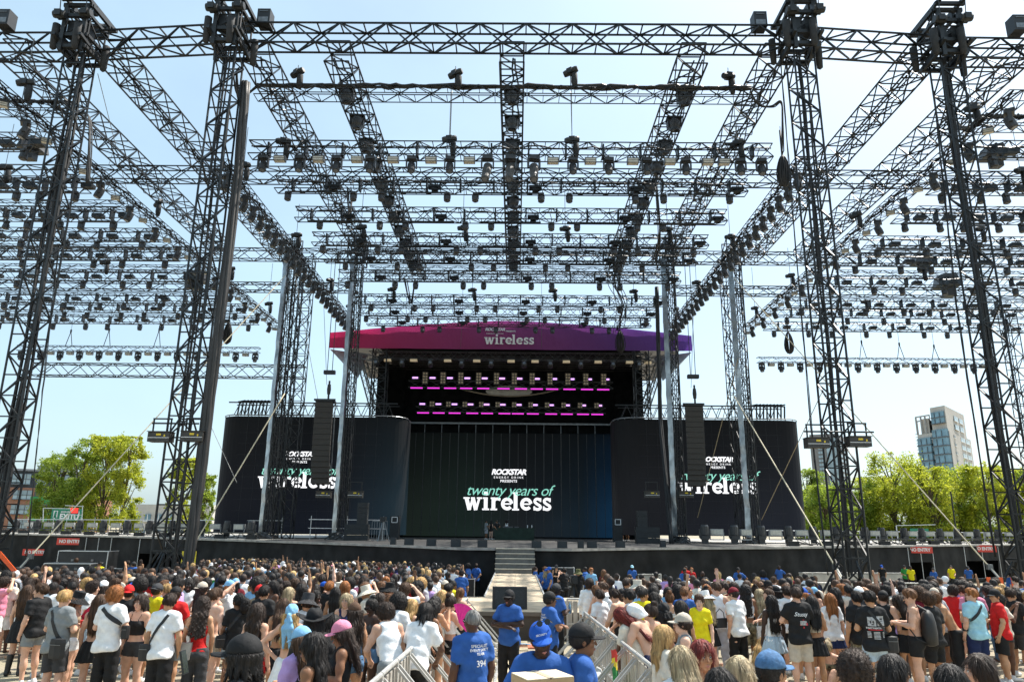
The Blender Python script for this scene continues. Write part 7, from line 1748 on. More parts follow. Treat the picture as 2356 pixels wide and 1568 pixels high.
# px py g pose rz skin hair hc top tc bot bc opts | where
T='''
65 1346 1 stand 5 fair long brown wrapdress black none - boots shb | at the far left bottom
97 1343 0 stand 70 fair short brown tee black midshorts grey shw | behind woman in black dress
125 1338 0 stand -10 deep buzz black tee white shorts black | left of the blond man
150 1358 0 phone -12 fair short blond tee grey shorts charcoal | holding red cup, strap across back
181 1359 1 phone -75 fair long chestnut strap tan mini white hat=bucket:black face | facing right by red fan
232 1368 1 stand 10 fair long brown crop tan skirt black | just behind big white t-shirt man
266 1347 0 phone -8 fair curly ginger tee white trousers black sc=1.03 | black strap over his back
298 1344 0 stand 10 olive fade dark tee black shorts black hat=beret0:red | red cap behind white t-shirts
326 1368 1 stand 172 fair wavy dark crop black mini charcoal face | facing camera between two white t-shirts
386 1366 0 stand -6 tan short dark tee white wide black | small black bag on left hip
363 1341 0 phone -20 tan fade dark tee yellow shorts black hat=backcap:charcoal | yellow shirt left of the tower foot
406 1348 0 phone 5 tan buzz dark tee red shorts black hat=cap:black | red shirt below the left tower
436 1332 0 stand 200 deep braids black tee white trousers black face | turned to camera by cable post
478 1331 1 stand 15 dark curlylong black tank white trousers black | strap over white tank top
465 1376 1 stand 12 tan curlylong dark strap red trousers charcoal | with grey shoulder bag
494 1354 0 strap -22 pale short brown none - midshorts beige glasses | white bag hanging at his hip
550 1366 1 stand 18 brown curlypony black tee black midshorts lightdenim | beside bare-backed man
594 1388 1 stand -12 fair wavy dark strap black mini red | red shorts beside blue headscarf woman
565 1457 0 strap 88 brown dreads black tee charcoal trousers black hat=cap:black face sc=1.06 | nearest, phone to his ear
650 1378 1 stand 8 olive long brown crop tan skirt black | behind blue headscarf woman
673 1386 1 hip 2 fair wavy blond bikini teal skirt white hat=scarf:skyblue tail | hand on hip
580 1341 1 stand -25 fair pony blond crop black mini denim | left of black lettered t-shirt
609 1347 0 stand -8 tan short black tee black shorts black | white letters across shoulders
667 1351 1 stand 5 fair braids ash strap black mini denim | pale braids near the left barrier
707 1365 0 stand 5 tan short dark tee white shorts black hat=bucket:charcoal | wide grey sun hat
725 1400 0 stand 12 dark long black tee black shorts black hat=cowboy:black | black wide-brimmed hat
697 1439 1 phone 55 tan long brown tee lilac mini white hat=cap:skyblue | pale blue cap, bottom centre left
723 1458 1 stand 84 brown wavy black strap black mini black glasses face sc=1.0 | very near, gold sunglasses
789 1425 1 phone 105 brown wavy dark vest black mini black hat=cap:pink face | pink cap, looking down left
765 1417 1 stand 5 olive long black strap black mini black | dark hair behind pink cap
817 1384 1 stand 40 tan wavy dark strap black mini denim hat=cap:brown | brown cap
797 1365 1 stand 176 fair long ash vest navy mini denim face | facing the camera
773 1351 1 stand 5 olive long black crop white mini black | very long black hair
841 1342 0 stand -5 fair short chestnut tank black shorts black | black vest with broad shoulders
881 1398 0 leanL 32 fair curly dark vest white shorts grey | leaning on the left barrier
912 1376 0 lean -18 deep afro black jersey white trousers denim | white jersey with black number
943 1389 1 lean -25 fair wavy blond strap white mini denim | long golden waves at left barrier
975 1401 0 lean -20 dark dreads black tee white shorts black | white t-shirt behind golden hair
992 1394 1 lean -32 brown curlylong black crop cream mini black | arm dangling over barrier
899 1368 1 stand 8 dark braids chestnut tee white mini black | long brown dreadlocks
875 1364 1 stand -4 brown braids olive strap black mini black | greenish braids
856 1377 1 phone 150 deep bun black strap charcoal mini denim glasses face | dark glasses, face to camera
1041 1341 0 lean -30 dark buzz black tee yellow shorts black | bright yellow shirt at platform corner
1030 1349 0 lean -35 olive short black tee charcoal shorts black | bending beside yellow shirt
1022 1334 0 stand -5 fair short blond tee cream shorts black hat=backcap:beige | beige cap near platform
962 1352 1 stand -10 brown bun dark strap black mini black | patterned hair wrap
1002 1372 1 film -35 tan braids black crop white mini black face | filming at the barrier
1016 1365 1 lean -40 brown braids blond strap black mini black | blond braids at the barrier
1038 1370 1 film -55 fair bun dark crop white mini black face | hair up, at the barrier
1055 1352 1 stand -30 fair pony chestnut strap black mini black | ponytail right of yellow shirt
839 1320 0 stand 5 tan short brown tee orange shorts black hat=cowboy:brown | brown cowboy hat
1088 1402 0 stand 32 dark buzz grey polo royal trousers black glasses sc=1.02 | lettered back, standing in the aisle
1172 1355 0 cross 158 deep buzz black polo royal trousers black hat=cap:black glasses face | arms crossed before the platform
1264 1359 0 cross -72 brown buzz black polo royal trousers black hat=cap:black face | arms crossed, right of the aisle
1279 1341 0 phone -52 deep buzz black polo royal trousers black hat=cap:charcoal | holding water bottle beside colleague
1246 1432 0 carry 176 deep afro black polo royal trousers black hat=cap:blue face sc=1.04 | blue lettered cap, carrying a carton
1338 1431 0 stand -88 brown buzz black polo royal trousers black hat=cap:black face sc=1.03 | profile, nearest right of the box
1356 1330 0 stand -15 tan curly dark long white shorts black | loose white shirt left end right pen
1388 1334 1 stand 5 tan bun chestnut strap black mini black | high brown bun
1394 1347 0 lean 42 fair fade brown tee white shorts black | white t-shirt leaning at right barrier
1372 1352 1 lean 40 fair long chestnut crop tan mini black | long brown hair at right barrier
1380 1357 1 stand 30 pale short dark tee white mini black face | pale face turned left
1417 1363 0 lean 48 fair short dark none - shorts black glasses | bare shoulders at right barrier
1447 1356 0 stand 68 olive quiff black vest white shorts black glasses face | beard and round sunglasses
1463 1396 0 leanL 50 fair bald dark none - shorts navy hat=shirt:white | white shirt wrapped over his head
1430 1413 1 bent 60 dark braids red tee cream mini white | red braids, bending over barrier
1495 1389 1 stand 30 fair bun dark strap cream mini black | gold hoop earring
1527 1383 1 stand 5 brown long black strap black mini black hat=scarf:black | glossy black headscarf
1479 1353 0 stand -20 olive fade black tee yellow shorts black | yellow collar in right pen
1508 1363 1 stand 20 brown braids black strap black mini black | braided head tilted right
1540 1362 1 stand -10 fair bun chestnut strap white mini black | short brown bob
1564 1382 1 stand 0 olive long black strap black mini purple | smooth black hair under beige cap
1574 1350 0 stand -20 fair fade chestnut tee royal shorts purple | vivid blue and pink shirt
1571 1408 1 stand 82 pale bun dark vest grey trousers grey hat=cap:beige glasses face | beige cap, profile to left
1527 1439 1 stand -85 brown halfup blond tee cream mini white face | blond hair with black bow
1566 1489 1 phone 15 fair long ash tee white mini white | pale blond hair, bottom right of barrier
1614 1475 1 stand 192 olive wavy red vest red mini red face | long red hair, looking right
1656 1541 1 phone 20 olive long black vest red mini black | centre parting, bottom edge
1703 1512 1 stand 5 pale long ash strap black mini black | platinum hair with pink strands
1626 1359 1 stand 25 fair long ash vest black skirt black hat=bucket:white | white bucket hat
1608 1368 1 stand 165 pale short brown tee yellow mini black face | face beside white bucket hat
1647 1339 0 stand -12 fair fade brown tank white trousers lightgrey sc=1.04 | white tank top and pale joggers
1655 1332 0 stand -15 brown buzz black tee lightgrey trousers charcoal | checked shirt behind white tank
1716 1347 1 stand 5 brown curlylong black crop white shorts camo sc=1.05 | long curls and camouflage shorts
1692 1350 0 stand 30 fair fade dark tee white trousers black hat=cap:maroon | maroon cap
1616 1313 0 stand 0 deep bald black hood black trousers black | dark hood near pale barrier
1747 1356 1 phone -8 tan wavy ash strap tan shorts denim | wavy fair hair and jeans shorts
1773 1369 1 stand 8 deep braids black tank white skirt lightdenim | very long braids, denim skirt
1750 1338 1 stand 5 fair long chestnut tee lightgrey mini black | brown hair above wavy fair hair
1771 1333 0 stand 40 deep buzz black tee black shorts black hat=cap:black | black cap turned left
1810 1349 0 stand 5 fair short dark tee white shorts black | white t-shirt with backpack strap
1831 1351 0 cross 0 fair fade dark tee black shorts beige sc=1.05 | black t-shirt with scrawled white print
1866 1372 1 phone -5 olive long black crop cream skirt black | low-backed cream top
1860 1351 1 stand 5 fair long chestnut strap charcoal mini black | straight brown hair, second row right
1908 1365 1 stand 0 fair long ginger tee white skirt navy | long auburn hair, navy pleated skirt
1929 1349 1 stand 140 fair long brown tee black mini black face | fair face turned left
1944 1341 0 stand -5 tan fade black jersey white shorts black | white jersey with purple number
1970 1361 0 stand 5 tan quiff black tee black trousers camo | black t-shirt, camouflage trousers
2000 1360 0 phone -5 tan short black tee black midshorts lightdenim sc=1.04 | black t-shirt with photo print
2028 1357 0 stand -35 fair buzz dark tank black shorts black hat=cap:black | black and white cap
1895 1475 1 sit 130 fair pony ash crop camo mini tan | sitting on the ground
1760 1473 1 sit -60 fair long blond tee cream mini black | sitting behind denim cap
1770 1494 0 stand -62 olive fade black tee white shorts black hat=cap:denimcap sc=1.0 | denim cap, bottom right
1966 1496 0 stand 8 tan curly dark tee white shorts black | big dark curls, bottom right
2053 1507 1 stand -78 olive long black vest white mini black face | braided parting, bottom right
2182 1531 1 stand 20 fair long black vest black mini black | dark hair, bottom edge right
2250 1506 1 stand 78 fair long dark vest black mini black face | profile to left, bottom right
2093 1355 0 phone 62 fair fade chestnut none - midshorts black glasses face sc=1.05 | black drawstring backpack
2072 1370 1 phone 12 tan long dark crop black skirt black | sunglasses on head, sequin shorts
2155 1370 0 bent 72 tan curly chestnut none - wide black | bare-chested, head bowed
2214 1338 0 phone 40 fair fade ginger tee white shorts grey | white printed t-shirt
2234 1353 0 stand 12 fair fade ginger tee lightblue shorts navy glasses sc=1.03 | pale blue t-shirt
2285 1350 1 stand 150 deep buzz black vest charcoal mini denim face | dark top, facing camera
2339 1354 1 stand 18 dark curlypony black strap black mini denim | black camisole, denim shorts
2153 1341 0 stand 30 tan short black tee white shorts black | white t-shirt behind bare-chested man
2335 1326 0 stand 40 pale short dark none - shorts black | bare shoulders, right edge
2290 1331 0 stand 5 fair short brown tank white shorts black | white vest by black sheet
2134 1360 0 stand 20 tan curly brown tee black shorts black | curls beside backpack man
1049 1293 0 stand 40 fair buzz dark polo royal trousers black hat=cap:black | far side of the runway, leftmost staff
1062 1310 0 stand 10 tan buzz dark polo royal trousers black hat=cap:black | staff nearest left of the runway
1077 1295 0 stand 75 brown afro black polo royal trousers black | curly-haired staff left of runway
1084 1293 1 stand 80 brown curly dark polo royal trousers black | staff behind curly-haired staff
1096 1296 0 back -10 tan short dark polo royal trousers black | staff closest to the steps, left
1232 1303 1 stand -75 fair pony dark polo royal trousers black glasses | staff closest to the steps, right
1251 1303 0 stand -30 fair short chestnut polo royal trousers black | fair-haired staff right of runway
1257 1307 1 stand -40 fair long ash polo royal trousers black hat=cap:blue | blond staff in blue cap
1264 1303 0 stand 100 tan buzz black polo royal trousers black hat=cap:blue | staff facing left in blue cap
1280 1298 0 phone 170 tan short brown tank black trousers black hat=cap:charcoal | bearded man by the camera
1298 1306 0 film 30 fair short black tee black trousers black | camera operator's helper
1330 1308 0 film 10 tan short black long black trousers black hat=bucket:olive | camera operator in olive hat
1346 1303 0 stand 60 dark buzz black polo royal trousers black | staff behind the camera case
1360 1306 0 stand 170 fair fade ginger polo skyblue trousers black glasses | sunglasses, pale blue shirt
1454 1299 0 stand 178 deep buzz black polo royal trousers black hat=cap:lightblue | staff alone at the stage front
1577 1301 0 stand 175 tan buzz dark tee red trousers black | red shirt at the stage front
1574 1306 0 stand 178 dark buzz black polo royal trousers black | staff before the red shirts
1591 1305 1 stand 160 fair pony ginger tee red trousers black | red shirt and red hair
1698 1304 0 hip 180 brown buzz black polo royal trousers black hat=cap:black | staff right of the red shirts
1754 1312 0 stand 10 brown afro black polo royal trousers black | staff back turned in right pen
1792 1300 0 hip 178 deep buzz black polo royal trousers black | staff under the right screen mast
2028 1298 0 stand 150 tan buzz black tee black trousers black hat=cap:blue | blue cap near right tower foot
2094 1301 0 stand 170 dark buzz black tee yellow trousers black | yellow shirt in the wide doorway
2080 1299 0 stand 160 tan short black tee green trousers black hat=cap:charcoal | green shirt in the doorway
2146 1305 1 stand 150 tan pony dark polo royal trousers black hat=cap:black | staff right of the doorway
2187 1300 0 stand 170 tan buzz black tee yellow trousers black | yellow shirt under right no-entry sign
2226 1301 0 stand 150 brown buzz black polo royal trousers black hat=cap:charcoal | staff under rightmost no-entry sign
2319 1314 0 stand 60 fair buzz dark polo royal trousers black hat=cap:black | staff by black sheet at right
1838 1325 0 stand -10 fair fade brown tee black trousers black glasses | tall man left of right tower
1868 1325 0 stand 5 brown buzz black polo navy trousers black | staff with lettered back by right tower
1926 1334 0 stand 5 fair buzz black tee white shorts black hat=cap:black | black cap at right tower
1985 1338 0 stand 20 fair quiff brown tee black shorts black | quiff right of right tower
2010 1344 0 stand -10 fair curly brown tee grey shorts black glasses | curly man with sunglasses
308 1291 0 stand 20 tan buzz dark polo royal trousers black hat=cap:charcoal | staff left of left tower
295 1289 0 stand 60 tan short dark tee black trousers black | dark figure left of left tower
325 1287 1 stand 10 tan wavy dark wrapdress black none - | black dress left of left tower
230 1291 0 stand 30 brown buzz black tee yellow trousers black | yellow shirt by flight cases
228 1310 0 stand 10 tan buzz dark tee grey trousers black hat=cap:charcoal | grey shirt before flight cases
176 1283 0 stand -30 tan curly brown none - shorts black | bare shoulders above flight cases
500 1315 0 stand 0 fair short brown tee green shorts black | green shirt by the cable post
'''
DECK='''
722 1197 0 bent 100 tan short dark tee black shorts black hat=cap:black vest | crew in lime harness stooping on the deck
761 1198 0 stand 80 tan short dark tee black shorts black vest | crew in lime harness behind silver mast
1119 1198 0 phone -60 brown buzz black tee grey shorts lightgrey | grey shirt on stage
1130 1202 1 stand -20 pale long black strap black mini black | black dress on stage
1143 1196 0 back 20 brown buzz black tee black shorts black | dark clothes by the DJ table
1166 1197 0 phone 175 deep afro black vest white trousers white | all in white behind the DJ table
1430 1202 0 raise 20 tan short black tee black shorts black | crew with raised arm on stage right
1443 1206 0 stand 30 tan short black tee black shorts black | second crew on stage right
'''
CC['denimcap']=(.06,.15,.30); MATS['cloth_denimcap']=M('cloth_denimcap',(.06,.15,.30),.85,0,.25,30,bump=.3)
LIMEM=M('hi_vis_lime',(.25,.9,.03),.5,0,.05,5,emit=(.3,1,.05),es=.0)
MAN=[]   # positions taken
BYLAB={}
def mk(line,deck=False):
    a,where=line.split('|'); where=where.strip(); f=a.split()
    px,py,g,pose,rz,skin,hair,hc,top,tc,bot,bc=f[:12]; px=float(px);py=float(py);g=int(g)
    kw={}; sc=1.0 if not g else .955; opts=f[12:]
    for o in opts:
        if o.startswith('sc='): sc*=float(o[3:])
        elif o.startswith('hat='): h,c_=o[4:].split(':'); kw['hat']={'beret0':'backcap'}.get(h,h); kw['hatc']=c_
        elif o=='face': kw['face']=1
        elif o=='glasses': kw['glasses']=1
        elif o=='boots': kw['shoes']='boots'
        elif o=='shb': kw['shc']='b'
    P=POSES[pose]; drop={'lean':.10,'leanL':.12,'bent':.14,'carry':.02,'sit':.95}.get(pose,0)
    H=(1.755-drop*(1 if pose!='sit' else 1))*sc+(.02 if 'hat' in kw else 0)+(.03 if hair in('curly','afro') and 'hat' not in kw else 0)
    if pose=='sit': H=(1.70-.83)*sc
    if deck:
        Y=66; d=ray(px,py)
        for Y in [Y]:
            z=DZ+H; Y=(z-CAMZ)/(d.z/d.y) if abs(d.z)>1e-5 else 66
            Y=max(60,min(71,Y)); loc=Vector((CO.x+d.x/d.y*Y,Y,DZ+.005))
    else: loc=ground_spot(px,py,H)
    if pose=='sit': loc.z-=.80*sc
    # head offset for leaning poses: keep the head at px
    r=R(float(rz))
    leanv={'lean':.26,'leanL':.3,'bent':.3,'sit':.25}.get(pose,.0)
    loc.x-=-math.sin(r)*leanv*sc; loc.y-=math.cos(r)*leanv*sc*.0
    if hc not in HC: hc='dark'
    skn=skin
    hw=WORDS[hc]+' '+HW.get(hair,'short')+' hair'
    tcw=CW.get(tc,tc); lab='person'
    if top!='none': lab+=' in %s %s'%(tcw,TW[top])
    elif g==0: lab='bare-chested person'
    if bot!='none' and len(where.split())<7: lab+=(' and' if top!='none' else ' in')+' %s %s'%(CW.get(bc,bc),BW[bot])
    lab+=', '+where
    w=lab.split(); 
    if len(w)>16: lab='person in %s %s, %s'%(tcw,TW[top],where) if top!='none' else 'bare-chested person, '+where
    if pose=='stand' and 'face' not in opts and where not in('lettered back, standing in the aisle','long auburn hair, navy pleated skirt','profile, nearest right of the box'): pose=['stand','standL','stand','standR','tilt'][len(MAN)%5]
    o=person(loc,r,sc,pose,g,skn,hair,hc if hc in HC else 'dark',top,tc if tc!='-' else 'black',bot,bc if bc!='-' else 'black',label=lab,**kw)
    MAN.append((loc.x,loc.y)); BYLAB[where]=o
    return o,opts,sc
for ln in T.strip().splitlines():
    o,opts,sc=mk(ln)
    if 'tail' in opts:
        m_=cached(_hat,'tail',scarftail); c=bpy.data.objects.new('scarf_tail',m_); COL.objects.link(c); c.parent=[q for q in o.children if 'scarf' in q.name][0]; setmat(c,clothm('skyblue'))
for ln in DECK.strip().splitlines():
    o,opts,sc=mk(ln,True)
    if 'vest' in opts:
        g=MB()
        g.box((0,-.155,1.30),(.30,.02,.08)); g.box((-.1,-.15,1.25),(.06,.03,.4)); g.box((.1,-.15,1.25),(.06,.03,.4)); g.box((0,.15,1.28),(.28,.02,.35)); g.build('harness',LIMEM,o)
print('manual people',len(MAN),time.time()-T0)
# ---------------------------------------------------------------- decals on clothes (printed on the cloth surface)
INK=M('print_white',(.72,.72,.72),.7,0,.05,10); INKB=M('print_black',(.02,.02,.02),.7,0,.05,10); INKR=M('print_red',(.5,.02,.03),.7,0,.05,10); INKP=M('print_purple',(.12,.04,.35),.7,0,.05,10); INKH=M('print_pink',(.7,.03,.25),.7,0,.05,10); INKG=M('print_grey',(.38,.38,.38),.8,0,.3,30)
def decal(p,me,mat,cx,cz,side=-1,part='top',cut=3,name='print'):
    tops=[c for c in p.children if c.name.split('.')[0]==part]
    if not tops: return
    t=tops[0]; bm=__import__('bmesh').new(); bm.from_mesh(me)
    B=__import__('bmesh')
    B.ops.triangulate(bm,faces=bm.faces[:])
    for _ in range(cut):
        ed=[e for e in bm.edges if e.calc_length()>.03]
        if not ed: break
        B.ops.subdivide_edges(bm,edges=ed,cuts=1); B.ops.triangulate(bm,faces=[f for f in bm.faces if len(f.verts)>3])
    tree_=BVHTree.FromPolygons([v.co for v in t.data.vertices],[tuple(q.vertices) for q in t.data.polygons])
    for v in bm.verts:
        x=cx+v.co.x*(1 if side<0 else -1); z=cz+v.co.y
        h=tree_.ray_cast(Vector((x,side*1.0,z)),Vector((0,-side,0)))
        y=h[0].y if h[0] else side*.12
        v.co=Vector((x,y+side*.004,z))
    m2=bpy.data.meshes.new(name); bm.to_mesh(m2); bm.free(); m2.materials.clear(); m2.materials.append(mat)
    o=bpy.data.objects.new(name,m2); COL.objects.link(o); o.parent=t; return o
def tm(s,w,**k):
    me=text_mesh(s,**k); xs=[v.co.x for v in me.vertices]; f=w/(max(xs)-min(xs))
    for v in me.vertices: v.co*=f
    return me
def rects(L_):
    g=MB()
    for (x,y,w,h) in L_:
        n=max(1,int(w/.05)); 
        for i in range(n):
            a=x-w/2+w*i/n; b=a+w/n; g.quad((a,y-h/2,0),(b,y-h/2,0),(b,y+h/2,0),(a,y+h/2,0))
    return g.mesh('r')
p=BYLAB['lettered back, standing in the aisle']
for i,(s_,w) in enumerate((('SPECIALIST',.21),('EVENT SAFETY',.24),('TEAM',.10))): decal(p,tm(s_,w,offset=.02),INK,.03,1.38-.038*i)
decal(p,tm('394',.13,offset=.02),INK,.04,1.19)
for key in ('arms crossed, right of the aisle','staff with lettered back by right tower'):
    p=BYLAB[key]
    for i,(s_,w) in enumerate((('SPECIALIST',.21),('EVENT SAFETY',.24),('TEAM',.10))): decal(p,tm(s_,w,offset=.02),INK,.0,1.38-.038*i)
    decal(p,tm('344' if 'tower' in key else '412',.11,offset=.02),INK,0,1.2) if 'tower' in key else None
p=BYLAB['black t-shirt with scrawled white print']; decal(p,tm('Stussy',.24,shear=.4,offset=.012),INK,.0,1.30); decal(p,rects([(.0,1.18-1.18,.12,.07)]),INKG,.03,1.19); decal(p,rects([(.06,-.02,.04,.04),(-.05,-.03,.03,.02),(0,-.07,.02,.03),(0,.05,.03,.01)]),INKR,.03,1.19)
p=BYLAB['black t-shirt with photo print']; decal(p,rects([(-.06,0,.12,.14),(.08,.01,.12,.15)]),INKG,.0,1.30); decal(p,rects([(-.06,-.01,.06,.09),(.09,0,.05,.1)]),INKB,.0,1.302); decal(p,tm('PARTYNEXTDOOR',.29,offset=.03),INK,0,1.19); decal(p,rects([(0,0,.24,.014)]),INKR,0,1.175)
decal(p,rects([(-.11,-.02*i,.05,.007) for i in range(5)]+[(0,-.02*i,.10,.007) for i in range(6)]+[(.11,-.02*i,.03,.007) for i in range(5)]),INK,0,1.14)
p=BYLAB['white jersey with purple number']; decal(p,tm('CARTER',.22,offset=.02),INKP,0,1.33); decal(p,tm('15',.16,offset=.03),INKP,0,1.16)
p=BYLAB['white jersey with black number']; decal(p,tm('Los Angeles',.2,shear=.2,offset=.012),INKB,0,1.3); decal(p,tm('42',.16,offset=.03),INKB,0,1.13)
p=BYLAB['white letters across shoulders']; decal(p,tm('AAPED',.16,offset=.02),INK,0,1.36)
p=BYLAB['vivid blue and pink shirt']; decal(p,rects([(.05+.03*math.sin(i*2.3),-.045*i,.05+.02*math.sin(i*1.7),.032) for i in range(9)]),INKH,.02,1.36)
p=BYLAB['white printed t-shirt']; decal(p,rects([(0,0,.1,.01),(.02,.03,.01,.06),(-.03,-.02,.06,.01)]),INKR,0,1.3)
# cap lettering
p=BYLAB['blue lettered cap, carrying a carton']; cp=[c for c in p.children if c.name.startswith('cap')][0]
t_=text_obj('cap_lettering','SECURITY',INK,cp,Matrix.Translation((0,.106,.070))@Matrix.Rotation(PI,4,'Z')@UPR@Matrix.Rotation(R(-22),4,'X'),width=.095,offset=.03,extrude=.004)
gg=bpy.data.objects.new('sunglasses',_hat['gl']); COL.objects.link(gg); gg.parent=cp; gg.matrix_local=Matrix.Translation((-.035,.005,.115))@Matrix.Rotation(R(30),4,'X')
# belongings: things of their own ------------------------------------------------
def at_person(key,dx,dy,dz):
    p=BYLAB[key]; bpy.context.view_layer.update(); return p.matrix_world@Vector((dx,dy,dz)),p
def crossbody(key,bagx,bagy,bagz,mat,lab,sz=(.18,.09,.2),sh=-1,wide=.022):
    """strap lies on the back from one shoulder to the opposite hip; the bag hangs at its end"""
    p=BYLAB[key]; tops=[c for c in p.children if c.name.split('.')[0]=='top'] or [p]; t=tops[0]
    tr=BVHTree.FromPolygons([v.co for v in t.data.vertices],[tuple(q.vertices) for q in t.data.polygons])
    e=bpy.data.objects.new('crossbody_bag',None); COL.objects.link(e); e.empty_display_size=.1; bpy.context.view_layer.update(); e.matrix_world=p.matrix_world.copy()
    g=MB(); a=Vector((sh*.09,0,1.47)); b=Vector((bagx*.92,0,bagz+.1)); n=16; L_=[];Rr=[]
    dv=(b-a).normalized(); sd=Vector((-dv.z,0,dv.x))*wide
    for i in range(n+1):
        q=a.lerp(b,i/n)
        for lst,s_ in ((L_,1),(Rr,-1)):
            r_=q+sd*s_; h=tr.ray_cast(Vector((r_.x,-1,r_.z)),Vector((0,1,0))); y=h[0].y-.007 if h[0] else -.1; lst.append(Vector((r_.x,y,r_.z)))
    vs=[]; 
    for l,r_ in zip(L_,Rr): vs+=[l,r_,l+Vector((0,-.005,0)),r_+Vector((0,-.005,0))]
    g.add(vs,[(4*i+2,4*i+3,4*i+7,4*i+6) for i in range(n)]+[(4*i,4*i+2,4*i+6,4*i+4) for i in range(n)]+[(4*i+3,4*i+1,4*i+5,4*i+7) for i in range(n)]); g.build('strap',mat,e)
    g=MB(); x,y,z=sz[0]/2,sz[1]/2,sz[2]/2; 
    g.lathe([(.3,-1),(.92,-.92),(1.0,-.6),(1,.6),(.92,.92),(.3,1)],(0,0,0),n=8)
    vs=[Vector((v[0]*x*1.05,v[1]*y*1.1,v[2]*z)) for v in g.v]; g.v=[tuple(v+Vector((bagx,bagy,bagz))) for v in vs]; g.build('bag',mat,e,smooth=False)
    g=MB(); g.bar((bagx-x*.7,bagy-y-.008,bagz+z*.4),(bagx+x*.7,bagy-y-.008,bagz+z*.4),.008); g.build('zip',GREY,e)
    tag(e,lab,'bag'); return e
BN=M('black_nylon',(.014,.014,.015),.6,0,.1,10)
crossbody('holding red cup, strap across back',.16,-.16,.92,BN,'large black bag slung behind the man in the grey t-shirt',(.28,.1,.3))
crossbody('black strap over his back',.27,-.0,1.12,BN,'black bag strap over the big white t-shirt with ginger hair above',(.12,.1,.2),wide=.028)
crossbody('small black bag on left hip',-.17,-.15,.95,BN,'small black pouch on the hip of the dark-haired man in white t-shirt',(.17,.09,.24),sh=1)
crossbody('black t-shirt with photo print',.24,-.08,.95,BN,'black sling bag on the man with the photo print t-shirt',(.2,.12,.26))
crossbody('pale blue t-shirt',-.22,.04,1.05,BN,'dark strap across the pale blue t-shirt',(.1,.1,.16),sh=1)
crossbody('strap over white tank top',.22,.02,1.1,BN,'thin dark strap over the white tank top by the cable post',(.1,.08,.14))
crossbody('beside bare-backed man',-.22,-.1,.98,BN,'black triangular bag beside the woman in black t-shirt and light jeans',(.18,.1,.22),sh=1)
def simple_bag(key,off,mat,lab,sz=(.24,.1,.2),name='handbag',rz=0):
    c,p=at_person(key,*off); e=empty(name,c,p.rotation_euler.z+rz,lab,'bag'); g=MB(); x,y,z=sz
    g.add([(-x*.42,-y/2,-z/2),(x*.42,-y/2,-z/2),(x*.42,y/2,-z/2),(-x*.42,y/2,-z/2),(-x/2,-y*.35,z/2),(x/2,-y*.35,z/2),(x/2,y*.35,z/2),(-x/2,y*.35,z/2)],[(3,2,1,0),(0,1,5,4),(1,2,6,5),(2,3,7,6),(3,0,4,7),(4,5,6,7)]); g.build('bag_body',mat,e)
    g=MB(); g.tube([(-x*.35,0,z/2),(-x*.3,0,z*1.1),(0,0,z*1.5),(x*.3,0,z*1.1),(x*.35,0,z/2)],.009,5); g.build('handle',mat,e); return e
simple_bag('white bag hanging at his hip',(-.20,-.16,.93),M('white_leather',(.7,.69,.66),.35,0,.05,8),'white boxy handbag at the hip of the bare-backed man',(.26,.12,.2))
simple_bag('with grey shoulder bag',(-.18,-.15,.98),M('grey_suede',(.32,.30,.27),.7,0,.15,8),'soft grey shoulder bag beside the white handbag',(.26,.14,.24))
simple_bag('long curls and camouflage shorts',(.26,-.12,.82),M('white_leather',(.7,.69,.66),.35),'white tote bag beside the camouflage shorts',(.3,.12,.26))
simple_bag('white bucket hat',(.2,-.14,1.15),BN,'black shoulder bag behind the woman in white bucket hat',(.3,.1,.18))
# drawstring backpack
c,p=at_person('black drawstring backpack',0,-.22,1.15); e=empty('backpack',c,p.rotation_euler.z,'large black drawstring backpack on the bare-backed man facing left','bag')
g=MB(); g.lathe([(.10,-.30),(.20,-.27),(.22,-.1),(.20,.1),(.15,.24),(.06,.30)],(0,0,0),n=12); g.v=[(v[0],v[1]*.6,v[2]) for v in g.v]; g.build('pack',BN,e,smooth=True)
g=MB(); 
for s_ in (-1,1): g.tube([(s_*.06,.0,.28),(s_*.12,.14,.36),(s_*.15,.30,.25),(s_*.17,.33,.02),(s_*.19,.2,-.18),(s_*.15,.02,-.26)],.012,5)
g.build('cords',BN,e)
# carton carried by the guard
c,p=at_person('blue lettered cap, carrying a carton',-.02,.40,1.41); e=empty('carton',c,p.rotation_euler.z+R(28),'open brown cardboard carton carried by the guard at the bottom','box')
CARD=M('cardboard',(.50,.34,.18),.8,0,.12,3); CARDL=M('cardboard_light',(.66,.54,.38),.8,0,.06,3)
g=MB(); w,d,h=.42,.32,.28; g.box((0,0,-h/2),(w,d,h)); g.build('box',CARD,e)
g=MB(); g.box((-w/4-.003,0,.006),(w/2-.01,d,.008)); g.box((w/4+.003,0,.006),(w/2-.01,d,.008)); g.build('flap',CARDL,e); g=MB(); g.box((0,0,.0125),(.05,d,.003)); g.build('tape',M('clear_tape',(.6,.5,.35),.2,0,0),e)
g=MB(); g.box((-.08,d/2+.002,-.1),(.1,.003,.012)); g.box((-.13,d/2+.002,-.07),(.012,.003,.06)); g.box((-.03,d/2+.002,-.07),(.012,.003,.06)); g.build('box_print',INKB,e)
